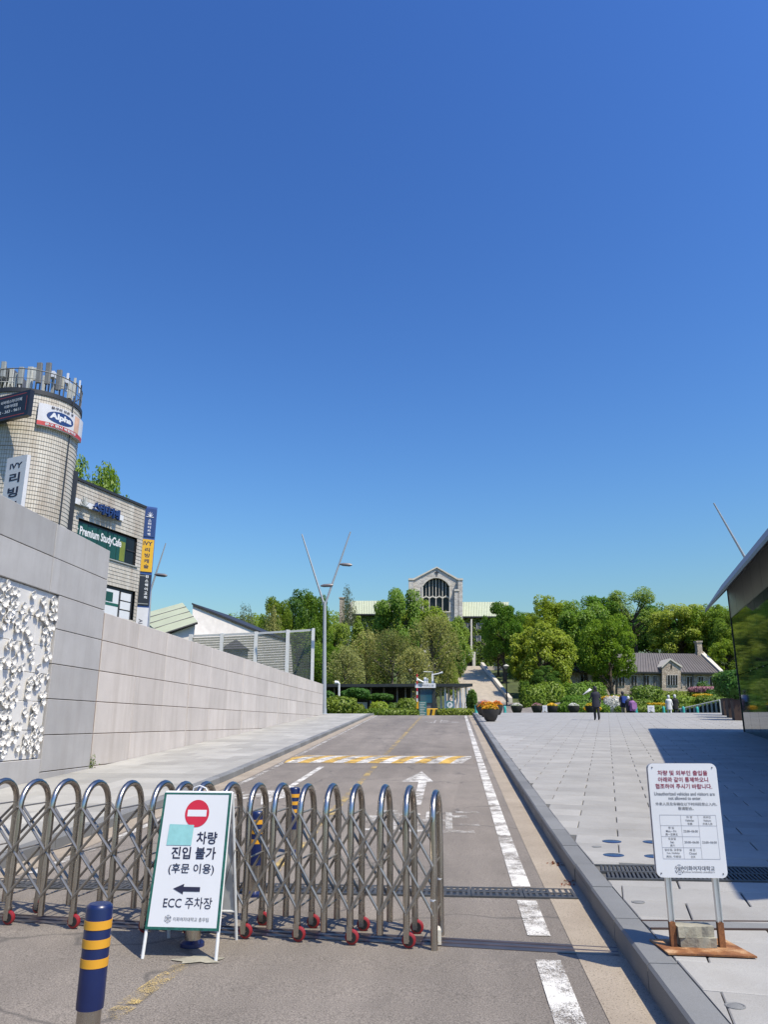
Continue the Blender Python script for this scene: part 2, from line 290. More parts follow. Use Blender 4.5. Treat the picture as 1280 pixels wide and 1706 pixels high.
# ------------------------------------------------------------------ builders
class MB:
    def __init__(s): s.v = []; s.f = []; s.uv = None
    def add(s, vs, fs):
        o = len(s.v); s.v += [tuple(v) for v in vs]; s.f += [tuple(i + o for i in f) for f in fs]; return s
    def box(s, x0, x1, y0, y1, z0, z1, b=0.0):
        if not b:
            v = [(x, y, z) for z in (z0, z1) for y in (y0, y1) for x in (x0, x1)]
            return s.add(v, [(0, 2, 3, 1), (4, 5, 7, 6), (0, 1, 5, 4), (2, 6, 7, 3), (0, 4, 6, 2), (1, 3, 7, 5)])
        bm = []   # bevelled upper edges
        v = [(x0, y0, z0), (x1, y0, z0), (x1, y1, z0), (x0, y1, z0), (x0, y0, z1 - b), (x1, y0, z1 - b), (x1, y1, z1 - b), (x0, y1, z1 - b),
             (x0 + b, y0 + b, z1), (x1 - b, y0 + b, z1), (x1 - b, y1 - b, z1), (x0 + b, y1 - b, z1)]
        f = [(3, 2, 1, 0), (8, 9, 10, 11)]
        for k in (0, 4):
            for i in range(4): j = (i + 1) % 4; f.append((k + i, k + j, k + 4 + j, k + 4 + i))
        return s.add(v, f)
    def hexa(s, p):   # 8 points: bottom ring 4, top ring 4
        return s.add(p, [(3, 2, 1, 0), (4, 5, 6, 7), (0, 1, 5, 4), (1, 2, 6, 5), (2, 3, 7, 6), (3, 0, 4, 7)])
    def path(s, pts, r, n=8, cap=True, closed=False):
        pts = [Vector(p) for p in pts]; k = len(pts)
        rs = r if hasattr(r, '__len__') else [r] * k
        o = len(s.v); prev = None
        for i, p in enumerate(pts):
            a = pts[i - 1] if i else (pts[-1] if closed else p); b = pts[(i + 1) % k] if (i < k - 1 or closed) else p
            t = (b - a).normalized()
            if prev is None:
                u = t.cross(Vector((0, 0, 1)));
                if u.length < .05: u = t.cross(Vector((0, 1, 0)))
                u.normalize()
            else:
                u = (prev - t * prev.dot(t)).normalized()
            prev = u; w = t.cross(u)
            for j in range(n):
                an = 2 * math.pi * j / n; s.v.append(tuple(p + (u * math.cos(an) + w * math.sin(an)) * rs[i]))
        m = k if closed else k - 1
        for i in range(m):
            for j in range(n):
                a0 = o + i * n; b0 = o + ((i + 1) % k) * n; j2 = (j + 1) % n
                s.f.append((a0 + j, a0 + j2, b0 + j2, b0 + j))
        if cap and not closed:
            s.f.append(tuple(o + j for j in range(n))[::-1]); s.f.append(tuple(o + (k - 1) * n + j for j in range(n)))
        return s
    def lathe(s, prof_, n=16, c=(0, 0, 0), cap=True):
        o = len(s.v)
        for (r, z) in prof_:
            for j in range(n):
                an = 2 * math.pi * j / n; s.v.append((c[0] + r * math.cos(an), c[1] + r * math.sin(an), c[2] + z))
        for i in range(len(prof_) - 1):
            for j in range(n):
                j2 = (j + 1) % n; s.f.append((o + i * n + j, o + i * n + j2, o + (i + 1) * n + j2, o + (i + 1) * n + j))
        if cap:
            s.f.append(tuple(o + j for j in range(n))[::-1]); e = o + (len(prof_) - 1) * n; s.f.append(tuple(e + j for j in range(n)))
        return s
    def prism(s, poly, fn, t0, t1):   # poly of (u,v); fn(u,v,t)->xyz
        n = len(poly); o = len(s.v)
        for t in (t0, t1):
            for (u, v) in poly: s.v.append(tuple(fn(u, v, t)))
        s.f.append(tuple(o + i for i in range(n))); s.f.append(tuple(o + n + i for i in range(n))[::-1])
        for i in range(n): j = (i + 1) % n; s.f.append((o + j, o + i, o + n + i, o + n + j))
        return s
    def build(s, name, mat, parent=None, off=(0, 0, 0), smooth=False, kind=None, mesh_only=False):
        me = bpy.data.meshes.new(name)
        ox, oy, oz = off
        me.from_pydata([(x - ox, y - oy, z - oz) for x, y, z in s.v], [], s.f)
        if s.uv:
            ul = me.uv_layers.new(name='UVMap'); k = 0
            for f, q in zip(s.f, s.uv):
                for c in q: ul.data[k].uv = c; k += 1
        me.update()
        return finish(me, name, mat, parent, smooth, kind, off if parent is None else (0, 0, 0))
def finish(me, name, mat, parent=None, smooth=False, kind=None, loc=(0, 0, 0)):
    for m_ in (mat if isinstance(mat, (list, tuple)) else [mat]): me.materials.append(m_)
    if smooth:
        me.shade_smooth()
        try: me.set_sharp_from_angle(angle=math.radians(38))
        except Exception: pass
    o = bpy.data.objects.new(name, me); COL.objects.link(o); o.location = loc
    if parent is not None: o.parent = parent
    if kind: o['kind'] = kind
    return o
def tag(o, label, cat, group=None, kind=None):
    o['label'] = label; o['category'] = cat
    if group: o['group'] = group
    if kind: o['kind'] = kind
    return o
def thing(name, label, cat, loc=(0, 0, 0), rz=0.0, group=None):
    o = bpy.data.objects.new(name, None); COL.objects.link(o); o.empty_display_size = .2
    o.location = loc; o.rotation_euler = (0, 0, rz); return tag(o, label, cat, group)
def struct(o): o['kind'] = 'structure'; return o
def copy_tree(o, parent=None):
    c = o.copy(); COL.objects.link(c)
    c.parent = parent
    for ch in list(o.children): copy_tree(ch, c)
    return c
_tc = {}
def text_geo(body, bold=0.0):
    k = (body, bold)
    if k not in _tc:
        c = bpy.data.curves.new('lettering', 'FONT'); c.body = body; c.resolution_u = 3; c.offset = bold; c.align_x = 'LEFT'
        o = bpy.data.objects.new('lettering', c); me = o.to_mesh()
        v = [(p.co.x, p.co.y) for p in me.vertices]; f = [tuple(q.vertices) for q in me.polygons]
        o.to_mesh_clear(); bpy.data.objects.remove(o); bpy.data.curves.remove(c)
        xs = [p[0] for p in v]; ys = [p[1] for p in v]
        cx, cy = (min(xs) + max(xs)) / 2, (min(ys) + max(ys)) / 2
        _tc[k] = ([(x - cx, y - cy) for x, y in v], f, max(xs) - min(xs), max(ys) - min(ys))
    return _tc[k]
def lettering(body, mat, parent, fn, u, v, w=None, h=None, bold=0.012, name='lettering'):
    vs, fs, W, Hh = text_geo(body, bold)
    sx = (w / W) if w else h / Hh; sy = (h / Hh) if h else sx
    b = MB(); b.add([fn(u + x * sx, v + y * sy) for x, y in vs], fs)
    return b.build(name, mat, parent)

def strip(name, fa, fb, d0, d1, dz, mat, step=1.0, parent=None):
    n = max(2, int((d1 - d0) / step) + 1); b = MB(); vs = []
    for i in range(n):
        d = d0 + (d1 - d0) * i / (n - 1)
        for f in (fa, fb):
            a = f(d) if callable(f) else f; x, y = rf(a, d); vs.append((x, y, prof(d) + dz))
    b.add(vs, [(2 * i, 2 * i + 1, 2 * i + 3, 2 * i + 2) for i in range(n - 1)])
    return b.build(name, mat, parent)
def flatpoly(name, pts_ad, dz, mat, parent=None):
    b = MB(); b.add([(*rf(a, d), prof(d) + dz) for a, d in pts_ad], [tuple(range(len(pts_ad)))])
    return b.build(name, mat, parent)
def clip_poly(poly, inside):   # inside: list of (nx,ny,c) keep nx*x+ny*y<=c
    for nx, ny, c in inside:
        out = []
        for i in range(len(poly)):
            p, q = poly[i], poly[(i + 1) % len(poly)]
            dp, dq = nx * p[0] + ny * p[1] - c, nx * q[0] + ny * q[1] - c
            if dp <= 0: out.append(p)
            if (dp < 0 < dq) or (dq < 0 < dp):
                t = dp / (dp - dq); out.append((p[0] + (q[0] - p[0]) * t, p[1] + (q[1] - p[1]) * t))
        poly = out
        if len(poly) < 3: return []
    return poly
def area(p): return abs(sum(p[i][0] * p[(i + 1) % len(p)][1] - p[(i + 1) % len(p)][0] * p[i][1] for i in range(len(p)))) / 2
def add_paver(b, poly, zf, gap=.006, jitter=0.0, th=.05):
    cx = sum(p[0] for p in poly) / len(poly); cy = sum(p[1] for p in poly) / len(poly)
    def sh(p, g):
        dx, dy = p[0] - cx, p[1] - cy; l = math.hypot(dx, dy) or 1; k = max(0, l - g * 1.4) / l; return (cx + dx * k, cy + dy * k)
    n = len(poly); q0 = [sh(p, gap) for p in poly]; q1 = [sh(p, gap + .006) for p in poly]; o = len(b.v)
    for q in q0: b.v.append((q[0], q[1], zf(*q) - th))
    for q in q0: b.v.append((q[0], q[1], zf(*q) - .005 + jitter))
    for q in q1: b.v.append((q[0], q[1], zf(*q) + jitter))
    b.f.append(tuple(o + 2 * n + i for i in range(n)))
    for k in (0, n):
        for i in range(n): j = (i + 1) % n; b.f.append((o + k + i, o + k + j, o + k + n + j, o + k + n + i))
def mesh_np(name, verts, faces, mat, parent=None, kind=None, n=4):
    me = bpy.data.meshes.new(name); V = np.asarray(verts, dtype=np.float32).reshape(-1, 3); Fa = np.asarray(faces, dtype=np.int32).reshape(-1, n)
    me.vertices.add(len(V)); me.vertices.foreach_set('co', V.ravel())
    me.loops.add(Fa.size); me.loops.foreach_set('vertex_index', Fa.ravel())
    me.polygons.add(len(Fa)); me.polygons.foreach_set('loop_start', np.arange(0, Fa.size, n, dtype=np.int32))
    me.update(calc_edges=True); return finish(me, name, mat, parent, False, kind)
def leaf_quads(c, nrm, size, rng, aspect=.62):
    k = len(c); r = rng.normal(size=(k, 3)); nrm = nrm / (np.linalg.norm(nrm, axis=1, keepdims=True) + 1e-9)
    t = np.cross(nrm, r); t /= np.linalg.norm(t, axis=1, keepdims=True) + 1e-9; u = np.cross(nrm, t)
    s = size * rng.uniform(.65, 1.3, size=(k, 1))
    t = t * s; u = u * s * aspect
    fold = nrm * s * .18
    V = np.stack([c - t * .5, c + u * .5 + fold, c + t * .5, c - u * .5 + fold], axis=1).reshape(-1, 3)
    return V, np.arange(k * 4).reshape(-1, 4)

# ------------------------------------------------------------------ the setting: ground, road, walk, plaza
def project(x, y, z):
    zz = z - EYE; dep = y * math.cos(PITCH) + zz * math.sin(PITCH)
    if dep < .1: return None
    up = zz * math.cos(PITCH) - y * math.sin(PITCH)
    return 640 + 1280 * x / dep, 853 - 1280 * up / dep
def inview(x, y, z, m=40):
    p = project(x, y, z); return p is not None and -m < p[0] < 1280 + m and p[1] < 1706 + m
rnd = random.Random(5)
xs = [-2500, -900, -400, -220] + list(range(-150, 171, 6)) + [220, 400, 900, 2500]
ys = [-900, -200, -60] + list(range(-24, 331, 6)) + [400, 600, 1200, 3000]
g = MB(); g.v = [(x, y, terr(x, y)) for y in ys for x in xs]; nx = len(xs)
g.f = [(j * nx + i, j * nx + i + 1, (j + 1) * nx + i + 1, (j + 1) * nx + i) for j in range(len(ys) - 1) for i in range(nx - 1)]
struct(g.build('ground', M['grass'], smooth=True))

def aL(d): return -5.1 if d < 18 else -5.1 - .028 * (d - 18)
def wa(d): return -8.785 - (d - 18.577) * .01863
road = struct(strip('road', lambda d: aL(d) - .02, 1.20, -12, 64, 0.0, M['asphalt'], 1.0))
road.name = 'road'
strip('gutter', .83, 1.175, -12, 62, .004, M['gutter'], 1, road)
strip('gutter', lambda d: aL(d), lambda d: aL(d) + .34, -12, 62, .004, M['gutter'], 1, road)
for d0, d1 in ((-6, 6.22), (6.82, 7.95), (8.5, 57)):
    strip('edge_line', .515, .695, d0, d1, .008, M['white_paint'], .8, road)
strip('edge_line', lambda d: aL(d) + .40, lambda d: aL(d) + .52, -6, 6.5, .008, M['white_worn'], .8, road)
strip('edge_line', lambda d: aL(d) + .40, lambda d: aL(d) + .52, 8.7, 57, .008, M['white_worn'], .8, road)
strip('centre_line', lambda d: -2.03 - .009 * d, lambda d: -1.89 - .009 * d, 9.0, 21.3, .008, M['yellow_paint'], .8, road)
strip('centre_line', lambda d: -2.03 - .009 * d, lambda d: -1.89 - .009 * d, 24.1, 57, .008, M['yellow_paint'], .8, road)
flatpoly('centre_line', [(-2.12, 5.15), (-1.98, 5.15), (-1.90, 5.9), (-2.03, 5.9)], .008, M['yellow_paint'], road)
flatpoly('centre_line', [(-2.16, 4.92), (-1.99, 4.9), (-1.97, 5.1), (-2.10, 5.12)], .0085, M['yellow_paint'], road)
# forward arrow
flatpoly('arrow_marking', [(-.80, 14.2), (-.66, 14.2), (-.68, 17.5), (-.53, 17.5), (-.88, 19.6), (-1.24, 17.5), (-.86, 17.5)], .008, M['white_paint'], road)
# the arrow of the oncoming lane
flatpoly('arrow_marking', [(-3.52, 16.2), (-3.38, 16.2), (-3.44, 20.6), (-3.58, 20.6)], .008, M['white_paint'], road)
flatpoly('arrow_marking', [(-3.45, 14.0), (-3.02, 15.9), (-3.30, 15.9), (-3.38, 16.2), (-3.52, 16.2), (-3.62, 15.9), (-3.9, 15.9)], .008, M['white_paint'], road)
flatpoly('arrow_marking', [(-3.62, 15.2), (-3.58, 15.55), (-4.15, 15.3), (-4.2, 15.75), (-4.45, 14.7), (-4.05, 14.0), (-4.1, 14.5)], .0085, M['white_worn'], road)
# faded lettering on the lane: only worn strokes remain
for a0, a1, d0, d1 in ((-1.45, -1.2, 12.5, 13.0), (-1.05, -.92, 11.75, 13.3), (-.92, -.62, 13.1, 13.3), (-.55, -.2, 12.5, 12.7), (-.52, -.42, 12.7, 13.5), (-.2, -.1, 11.8, 13.4), (-.1, .15, 12.9, 13.1), (.02, .3, 12.2, 12.35), (-.9, -.4, 11.62, 11.8), (-.3, .22, 11.6, 11.78), (-.7, -.6, 11.8, 12.4), (-1.4, -1.15, 11.7, 11.85), (-.05, .33, 13.35, 13.5), (-1.35, -1.0, 13.4, 13.55)):
    flatpoly('letter_stroke', [(a0, d0), (a1, d0), (a1 - .02, d1), (a0 - .02, d1)], .008, M['white_worn'], road)
for a0, a1, d0, d1 in ((-1.35, -1.25, 45, 49), (-1.0, -.9, 45, 49.5), (-.85, -.5, 46.2, 46.8), (-.85, -.5, 48, 48.6), (-1.7, -1.4, 45.6, 46.4), (-1.9, -1.7, 46.4, 47.6), (-.3, .1, 45.9, 46.5)):
    flatpoly('letter_stroke', [(a0, d0), (a1, d0), (a1, d1), (a0, d1)], .008, M['white_worn'], road)
# speed hump: low rounded bank with slanted yellow and white bands
hb = MB(); NH = 9; vs = []
H0, H1 = 21.4, 23.9
def humpz(d): return .055 * math.sin(math.pi * (d - H0) / (H1 - H0))
for i in range(NH):
    d = H0 + (H1 - H0) * i / (NH - 1)
    for a in (-4.75, .42): vs.append((*rf(a, d), prof(d) + .003 + humpz(d)))
hb.add(vs, [(2 * i, 2 * i + 1, 2 * i + 3, 2 * i + 2) for i in range(NH - 1)])
hump = hb.build('speed_hump', M['asphalt'], road, smooth=True)
nb = 16; W0 = -4.70; BW = (.38 - W0) / nb
for k in range(nb):
    b = MB(); vs = []
    for i in range(NH):
        t = i / (NH - 1); d = H0 + .12 + (H1 - H0 - .24) * t; s = .55 * (t - .5)
        for a in (W0 + k * BW + s, W0 + (k + 1) * BW + s): vs.append((*rf(min(.38, max(W0, a)), d), prof(d) + .009 + humpz(d)))
    b.add(vs, [(2 * i, 2 * i + 1, 2 * i + 3, 2 * i + 2) for i in range(NH - 1)])
    b.build('hump_band', M['hump_yellow'] if k % 2 == 0 else M['hump_white'], road)
# iron drain grate across the road
gr = thing('drain_grate', 'dark cast iron drain grate crossing the road behind the folding gate', 'drain grate', (*rf(-2, 8.25), prof(8.25)), -TH)
for k in range(12):
    x0 = -2.9 + k * .5; b = MB()
    for (xa, xb, ya, yb) in ((x0, x0 + .49, -.21, -.17), (x0, x0 + .49, .17, .21), (x0, x0 + .03, -.17, .17), (x0 + .46, x0 + .49, -.17, .17), (x0 + .03, x0 + .46, -.02, .02)): b.box(xa, xb, ya, yb, -.03, .012)
    for i in range(7):
        xx = x0 + .05 + i * .06; b.box(xx, xx + .028, -.17, -.02, -.03, .009); b.box(xx, xx + .028, .02, .17, -.03, .009)
    b.build('grate_panel', M['iron'], gr)
b = MB(); b.box(-2.9, 3.1, -.2, .2, -.06, .0035); b.build('pit', M['black'], gr)

# kerbs
def kerb(name, ain, aout, h, d0, d1, ln, skip=()):
    base = struct(strip(name, lambda d: (ain(d) if callable(ain) else ain) + .0, lambda d: (aout(d) if callable(aout) else aout), d0, d1, h - .06, M['mortar'], 1.0))
    d = d0
    while d < d1 - .1:
        e = min(d + ln * rnd.uniform(.96, 1.04), d1)
        if not any(s0 < (d + e) / 2 < s1 for s0, s1 in skip):
            j = rnd.uniform(-.004, .004); b = MB(); sec = []
            for dd in (d + .009, e - .009):
                ai = ain(dd) if callable(ain) else ain; ao = aout(dd) if callable(aout) else aout
                sg = 1 if ao > ai else -1
                for (a, z) in ((ai, -.08), (ai, h - .018), (ai + sg * .016, h), (ao, h), (ao, -.08)): sec.append((*rf(a + j, dd), prof(dd) + z + j * .5))
            b.add(sec, [(0, 1, 2, 3, 4), (9, 8, 7, 6, 5)] + [(i, i + 5, (i + 1) % 5 + 5, (i + 1) % 5) for i in range(5)])
            b.build('kerbstone', M['kerb'], base)
        d = e
    return base
kerb('kerb_right', 1.17, 1.36, .18, -6.0, 60.0, 1.05, ((6.3, 6.75),))
kerb('kerb_left', aL, lambda d: aL(d) - .18, .14, -6.0, 60.0, 1.0)
# granite lined channel where the gate track meets the kerb
b = MB(); b.add([(*rf(a, d), prof(d) + z) for (a, d, z) in ((1.17, 6.25, .03), (1.36, 6.25, .03), (1.36, 6.8, .03), (1.17, 6.8, .03))], [(0, 1, 2, 3)]); b.build('kerb_notch', M['kerb'], road)

# left walk
walk = struct(strip('pavement', lambda d: wa(d) - .1, lambda d: aL(d) - .17, -6, 60, .14 - .03, M['mortar'], 1))
zw = lambda x, y: prof(ad(x, y)[1]) + .14
d = -4.0; row = 0
while d < 59:
    dd = d + .9; lo = wa(d) + .0; hi = aL(d) - .185; n = 4; off = .45 if row % 2 else 0
    cells = [lo] + [lo + (hi - lo) * (i + (.5 if row % 2 else 0)) / n for i in range(1 - (row % 2), n)] + [hi]
    cells = sorted(set(round(c, 3) for c in cells))
    for c0, c1 in zip(cells, cells[1:]):
        if c1 - c0 < .05: continue
        b = MB(); add_paver(b, [rf(c0, d), rf(c1, d), rf(c1, dd), rf(c0, dd)], zw, .003, rnd.uniform(-.0015, .0015)); b.build('paver', M['walk'], walk)
    d = dd; row += 1

# plaza of granite slabs, laid on its own grid
plaza = struct(strip('plaza', 1.355, 60, -8, 60, .18 - .02, M['mortar'], 1))
PS, PC = math.sin(PH), math.cos(PH)
def pg(u, v): return (u * PC + v * PS, -u * PS + v * PC)
zp = lambda x, y: prof(ad(x, y)[1]) + .18
LU, LV = 1.0, .53
edge = [(-UC, US, -1.365), (US, UC, 59.5), (1, 0, 42)]
DR0, DR1 = 8.02, 8.78
near = []; rest = MB()
for iv in range(-6, 112):
    for iu in range(-17, 42):
        u0 = iu * LU + (LU / 2 if iv % 2 else 0) + (.13 if iv % 5 == 0 else 0) * 0; v0 = iv * LV
        q = [pg(u0, v0), pg(u0 + LU, v0), pg(u0 + LU, v0 + LV), pg(u0, v0 + LV)]
        c = pg(u0 + LU / 2, v0 + LV / 2)
        if c[1] > 60 or c[0] > 42 or ad(*c)[0] < .6: continue
        for extra in ([(US, UC, DR0)], [(-US, -UC, -DR1)]):
            p = clip_poly(q, edge + extra)
            if len(p) < 3 or area(p) < .02: continue
            cx = sum(k[0] for k in p) / len(p); cy = sum(k[1] for k in p) / len(p)
            jit = rnd.uniform(-.002, .002)
            if inview(cx, cy, zp(cx, cy)): near.append((math.hypot(cx, cy), p, jit))
            else: add_paver(rest, p, zp, .006, jit)
near.sort(key=lambda t: t[0])
for k, (_, p, jit) in enumerate(near):
    if k < 300:
        b = MB(); add_paver(b, p, zp, .006, jit); b.build('paver', M['paver'], plaza)
    else: add_paver(rest, p, zp, .007, jit)
rest.build('paver_field', M['paver'], plaza, kind='stuff')

# slotted drain across the plaza
dg = thing('plaza_drain', 'long dark slotted drain set into the plaza slabs behind the notice sign', 'drain', (*rf(1.37, 8.4), zp(*rf(1.37, 8.4))), -TH)
b = MB(); b.box(0, 12, -.375, .375, -.08, -.03); b.build('pit', M['black'], dg)
b = MB()
for y0, y1 in ((-.375, -.335), (-.02, .02), (.335, .375)): b.box(0, 12, y0, y1, -.03, .004)
b.build('drain_frame', M['iron'], dg)
b = MB()
for i in range(300):
    x = .02 + i * .04
    for y0, y1 in ((-.335, -.02), (.02, .335)):
        b.hexa([(x, y0, -.03), (x + .02, y0, -.03), (x + .06, y1, -.03), (x + .04, y1, -.03), (x, y0, .0), (x + .02, y0, .0), (x + .06, y1, .0), (x + .04, y1, .0)])
b.build('drain_bars', M['iron'], dg, kind='stuff')
b = MB(); b.box(1.45, 1.62, .395, .40, -.001, .006)
# steel groove for the gate across the plaza
gv = thing('gate_groove', 'narrow rusty steel groove in the slabs between notice sign and drain', 'rail groove', (*rf(1.37, 6.5), zp(*rf(1.37, 6.5))), -TH + .06)
b = MB(); b.box(0, 9, -.13, -.10, -.02, .006); b.box(0, 9, .10, .13, -.02, .006); b.build('groove_edge', M['corten'], gv)
b = MB(); b.box(0, 9, -.10, .10, -.02, .003); b.build('groove_bed', M['kerb'], gv)
# round blue lights flush with the slabs, small round covers
pos = [(1020, 1402, 'far disc nearer the kerb'), (1088, 1403, 'far disc beside the notice sign'), (1023, 1425, 'near disc nearer the kerb'), (1092, 1427, 'near disc beside the notice sign')]
for px, py, w in pos:
    p = gnd(px, py, .18); b = MB(); b.lathe([(.112, -.02), (.112, .004), (.10, .007)], 24, p)
    tag(b.build('ground_light', M['blue_disc'], None, p, True), 'dark blue round ground light in the plaza, ' + w, 'ground light', 'blue round lights set in the plaza')
for px, py, w in ((995, 1411, 'between the blue ground lights and the kerb'), (1064, 1503, 'between the drain and the notice sign'), (1226, 1676, 'in front of the rusty base plate')):
    p = gnd(px, py, .18); b = MB(); b.lathe([(.055, -.02), (.055, .003), (.047, .005), (.042, .001), (.034, .0045)], 20, p)
    tag(b.build('cover_cap', M['kerb'], None, p, True), 'small round metal cap flush with the slabs ' + w, 'cover', 'round metal caps in the plaza')

# ------------------------------------------------------------------ granite retaining wall with carved relief
COURSE = [.02, .77, 1.52, 2.27, 3.01, 3.76, 4.46]
def wall_pt(d, z, out=0.0): x, y = rf(wa(d) + out, d); return (x, y, z)
def wall_block(b, d0, d1, z0, z1, out=0.0, th=.28, g=.006):
    d0 += g; d1 -= g; z0 += g; z1 -= g; c = .008
    back = [wall_pt(d0, z0, out - th), wall_pt(d1, z0, out - th), wall_pt(d1, z1, out - th), wall_pt(d0, z1, out - th)]
    mid = [wall_pt(d0, z0, out - c), wall_pt(d1, z0, out - c), wall_pt(d1, z1, out - c), wall_pt(d0, z1, out - c)]
    fr = [wall_pt(d0 + c, z0 + c, out), wall_pt(d1 - c, z0 + c, out), wall_pt(d1 - c, z1 - c, out), wall_pt(d0 + c, z1 - c, out)]
    f = [(8, 9, 10, 11), (3, 2, 1, 0)]
    for k in (0, 4):
        for i in range(4): j = (i + 1) % 4; f.append((k + i, k + j, k + 4 + j, k + 4 + i))
    return b.add(back + mid + fr, f)
o0 = Vector(wall_pt(37, 1.5))
low = thing('granite_wall', 'long low wall of warm grey granite blocks beside the pavement', 'wall', o0)
b = MB(); wall_block(b, 18.56, 55.6, -.3, 4.44, -.02, .35); b.build('core', M['wall_joint'], low, o0)
bays = [18.6, 25.6, 32.8, 40.2, 47.95, 55.62]
for i in range(5):
    e0, e1 = bays[i] + .04, bays[i + 1] - .04
    for z0, z1 in zip(COURSE, COURSE[1:]):
        n = 3
        for k in range(n):
            d0, d1 = e0 + (e1 - e0) * k / n, e0 + (e1 - e0) * (k + 1) / n
            if z1 < prof(d0) + .1: continue
            b = MB(); wall_block(b, d0, d1, z0, z1, rnd.uniform(-.003, .003), .28, .009); b.build('block', M['wall_low'], low, o0)
    if i < 4:
        b = MB(); wall_block(b, e1 + .005, e1 + .075, .1, 4.46, -.012, .28, .001); b.build('expansion_strip', M['wall_low'], low, o0)
o1 = Vector(wall_pt(11, 1.0))
tall = thing('relief_wall', 'tall grey granite wall holding the white carved flower panel', 'wall', o1)
RD0, RD1, RZ0, RZ1 = 8.2, 16.2, 1.05, 4.50
b = MB(); wall_block(b, 2, 18.54, -.3, 6.0, -.13, .35)
b.build('core', M['wall_joint'], tall, o1)
def tb(d0, d1, z0, z1):
    b = MB(); wall_block(b, d0, d1, z0, z1, .012 + rnd.uniform(-.003, .003), .34, .008); b.build('block', M['wall_high'], tall, o1)
TZ = [4.50, 5.27, 6.03]
for z0, z1 in zip(TZ, TZ[1:]):
    for d0, d1 in ((2.0, 4.8), (4.8, 7.5), (7.5, 10.2), (10.2, 12.95), (12.95, 15.75), (15.75, 18.57)): tb(d0, d1, z0, z1)
for z0, z1 in zip([.02, .77, 1.52, 2.27, 3.01, 3.76], [.77, 1.52, 2.27, 3.01, 3.76, 4.50]): tb(16.2, 18.57, z0, z1); tb(2.0, 5.1, z0, z1); tb(5.1, 8.2, z0, z1)
for d0, d1 in ((8.2, 10.9), (10.9, 13.5), (13.5, 16.2)): tb(d0, d1, -.1, .45); tb(d0, d1, .45, 1.05)
# the relief panel: white carved slabs and flowers
oR = Vector(wall_pt(12.2, 1.05, -.06))
panel = MB(); wall_block(panel, RD0, RD1, RZ0, RZ1, -.085, .06); panel = panel.build('relief_panel', M['mortar'], tall, o1)
nzr = 6; hz = (RZ1 - RZ0) / nzr
for r in range(nzr):
    e = RD0; k = 0
    while e < RD1 - .05:
        w = rnd.uniform(.62, .95); f1 = min(e + w, RD1)
        if RD1 - f1 < .3: f1 = RD1
        jz = 0
        b = MB(); wall_block(b, e, f1, RZ0 + r * hz, RZ0 + (r + 1) * hz, -.05 + rnd.uniform(-.004, .006), .05, .004); b.build('carved_slab', M['relief'], panel, o1)
        e = f1
def petal_mesh():
    b = MB()
    for k in range(5):
        an = k * 2 * math.pi / 5 + .2
        ca, sa = math.cos(an), math.sin(an); n = 6; rows = []
        rings = [(.0, .012, .0), (.35, .40, .10), (.7, .48, .34), (1.0, .30, .55)]
        L = .085
        for (t, w, lift) in rings:
            for s in (-1, -.45, .45, 1):
                x = L * t; y = L * w * s; z = L * (lift + .28 * abs(s) ** 2 * (.4 if t > .1 else 0)) + .01
                rows.append((x * ca - y * sa, x * sa + y * ca, z + .012))
        top = len(rows)
        o = len(b.v); b.v += rows + [(p[0] * .96, p[1] * .96, max(.0, p[2] - .022)) for p in rows]
        for i in range(3):
            for j in range(3):
                q = o + i * 4 + j; b.f.append((q, q + 4, q + 5, q + 1)); q2 = q + top; b.f.append((q2 + 1, q2 + 5, q2 + 4, q2))
        ring = [0, 4, 8, 12, 13, 14, 15, 11, 7, 3, 2, 1]
        for i in range(12):
            j = (i + 1) % 12; b.f.append((o + ring[j], o + ring[i], o + ring[i] + top, o + ring[j] + top))
    b.lathe([(.016, .0), (.018, .03), (.008, .045)], 6)
    return b
fl = petal_mesh(); fme = bpy.data.meshes.new('flower'); fme.from_pydata(fl.v, [], fl.f); fme.materials.append(M['relief']); fme.update()
CL = [(45,150,40),(115,160,45),(260,210,25),(355,240,45),(435,280,40),(30,290,45),(110,300,45),(215,370,45),(340,350,50),(440,400,35),(40,420,55),(150,430,50),(220,510,30),(390,440,50),(350,540,50),(420,520,40),(400,620,45),(110,610,50),(215,640,45),(405,700,30),(45,720,60),(300,750,45),(175,770,20),(110,870,50),(310,870,30),(235,900,35),(380,890,30),(25,1000,40),(75,1060,40),(230,1020,30),(345,1040,30),(310,940,20),(15,1190,40),(75,1180,20),(200,1140,25),(280,1130,30),(240,1220,40),(40,1290,50),(100,1330,50),(290,1260,40),(345,1300,35),(270,1330,45),(185,1390,50),(20,1450,40),(290,1420,45),(320,1480,35),(240,1440,30),(130,1270,20)]
wdir = Vector(rf(wa(20), 20)) - Vector(rf(wa(10), 10)); wdir = Vector((wdir.x, wdir.y, 0)).normalized()
wout = Vector((wdir.y, -wdir.x, 0))
Rb = Matrix((wdir, Vector((0, 0, 1)), wout)).transposed().to_4x4()
def on_wall(px, py):
    r = ray(px, py); A = Vector(wall_pt(14, 0)); t = (A.x * wout.x + A.y * wout.y) / (r[0] * wout.x + r[1] * wout.y)
    x, y, z = r[0] * t, r[1] * t, EYE + r[2] * t; return ad(x, y)[1], z
spots = []
for zx, zy, r in CL:
    d, z = on_wall(zx * .2051, 950 + zy * .2051)
    spots.append((d, z, r))
for k in range(18): spots.append((rnd.uniform(8.6, 13.2), rnd.uniform(1.3, 4.3), 40))
done = []
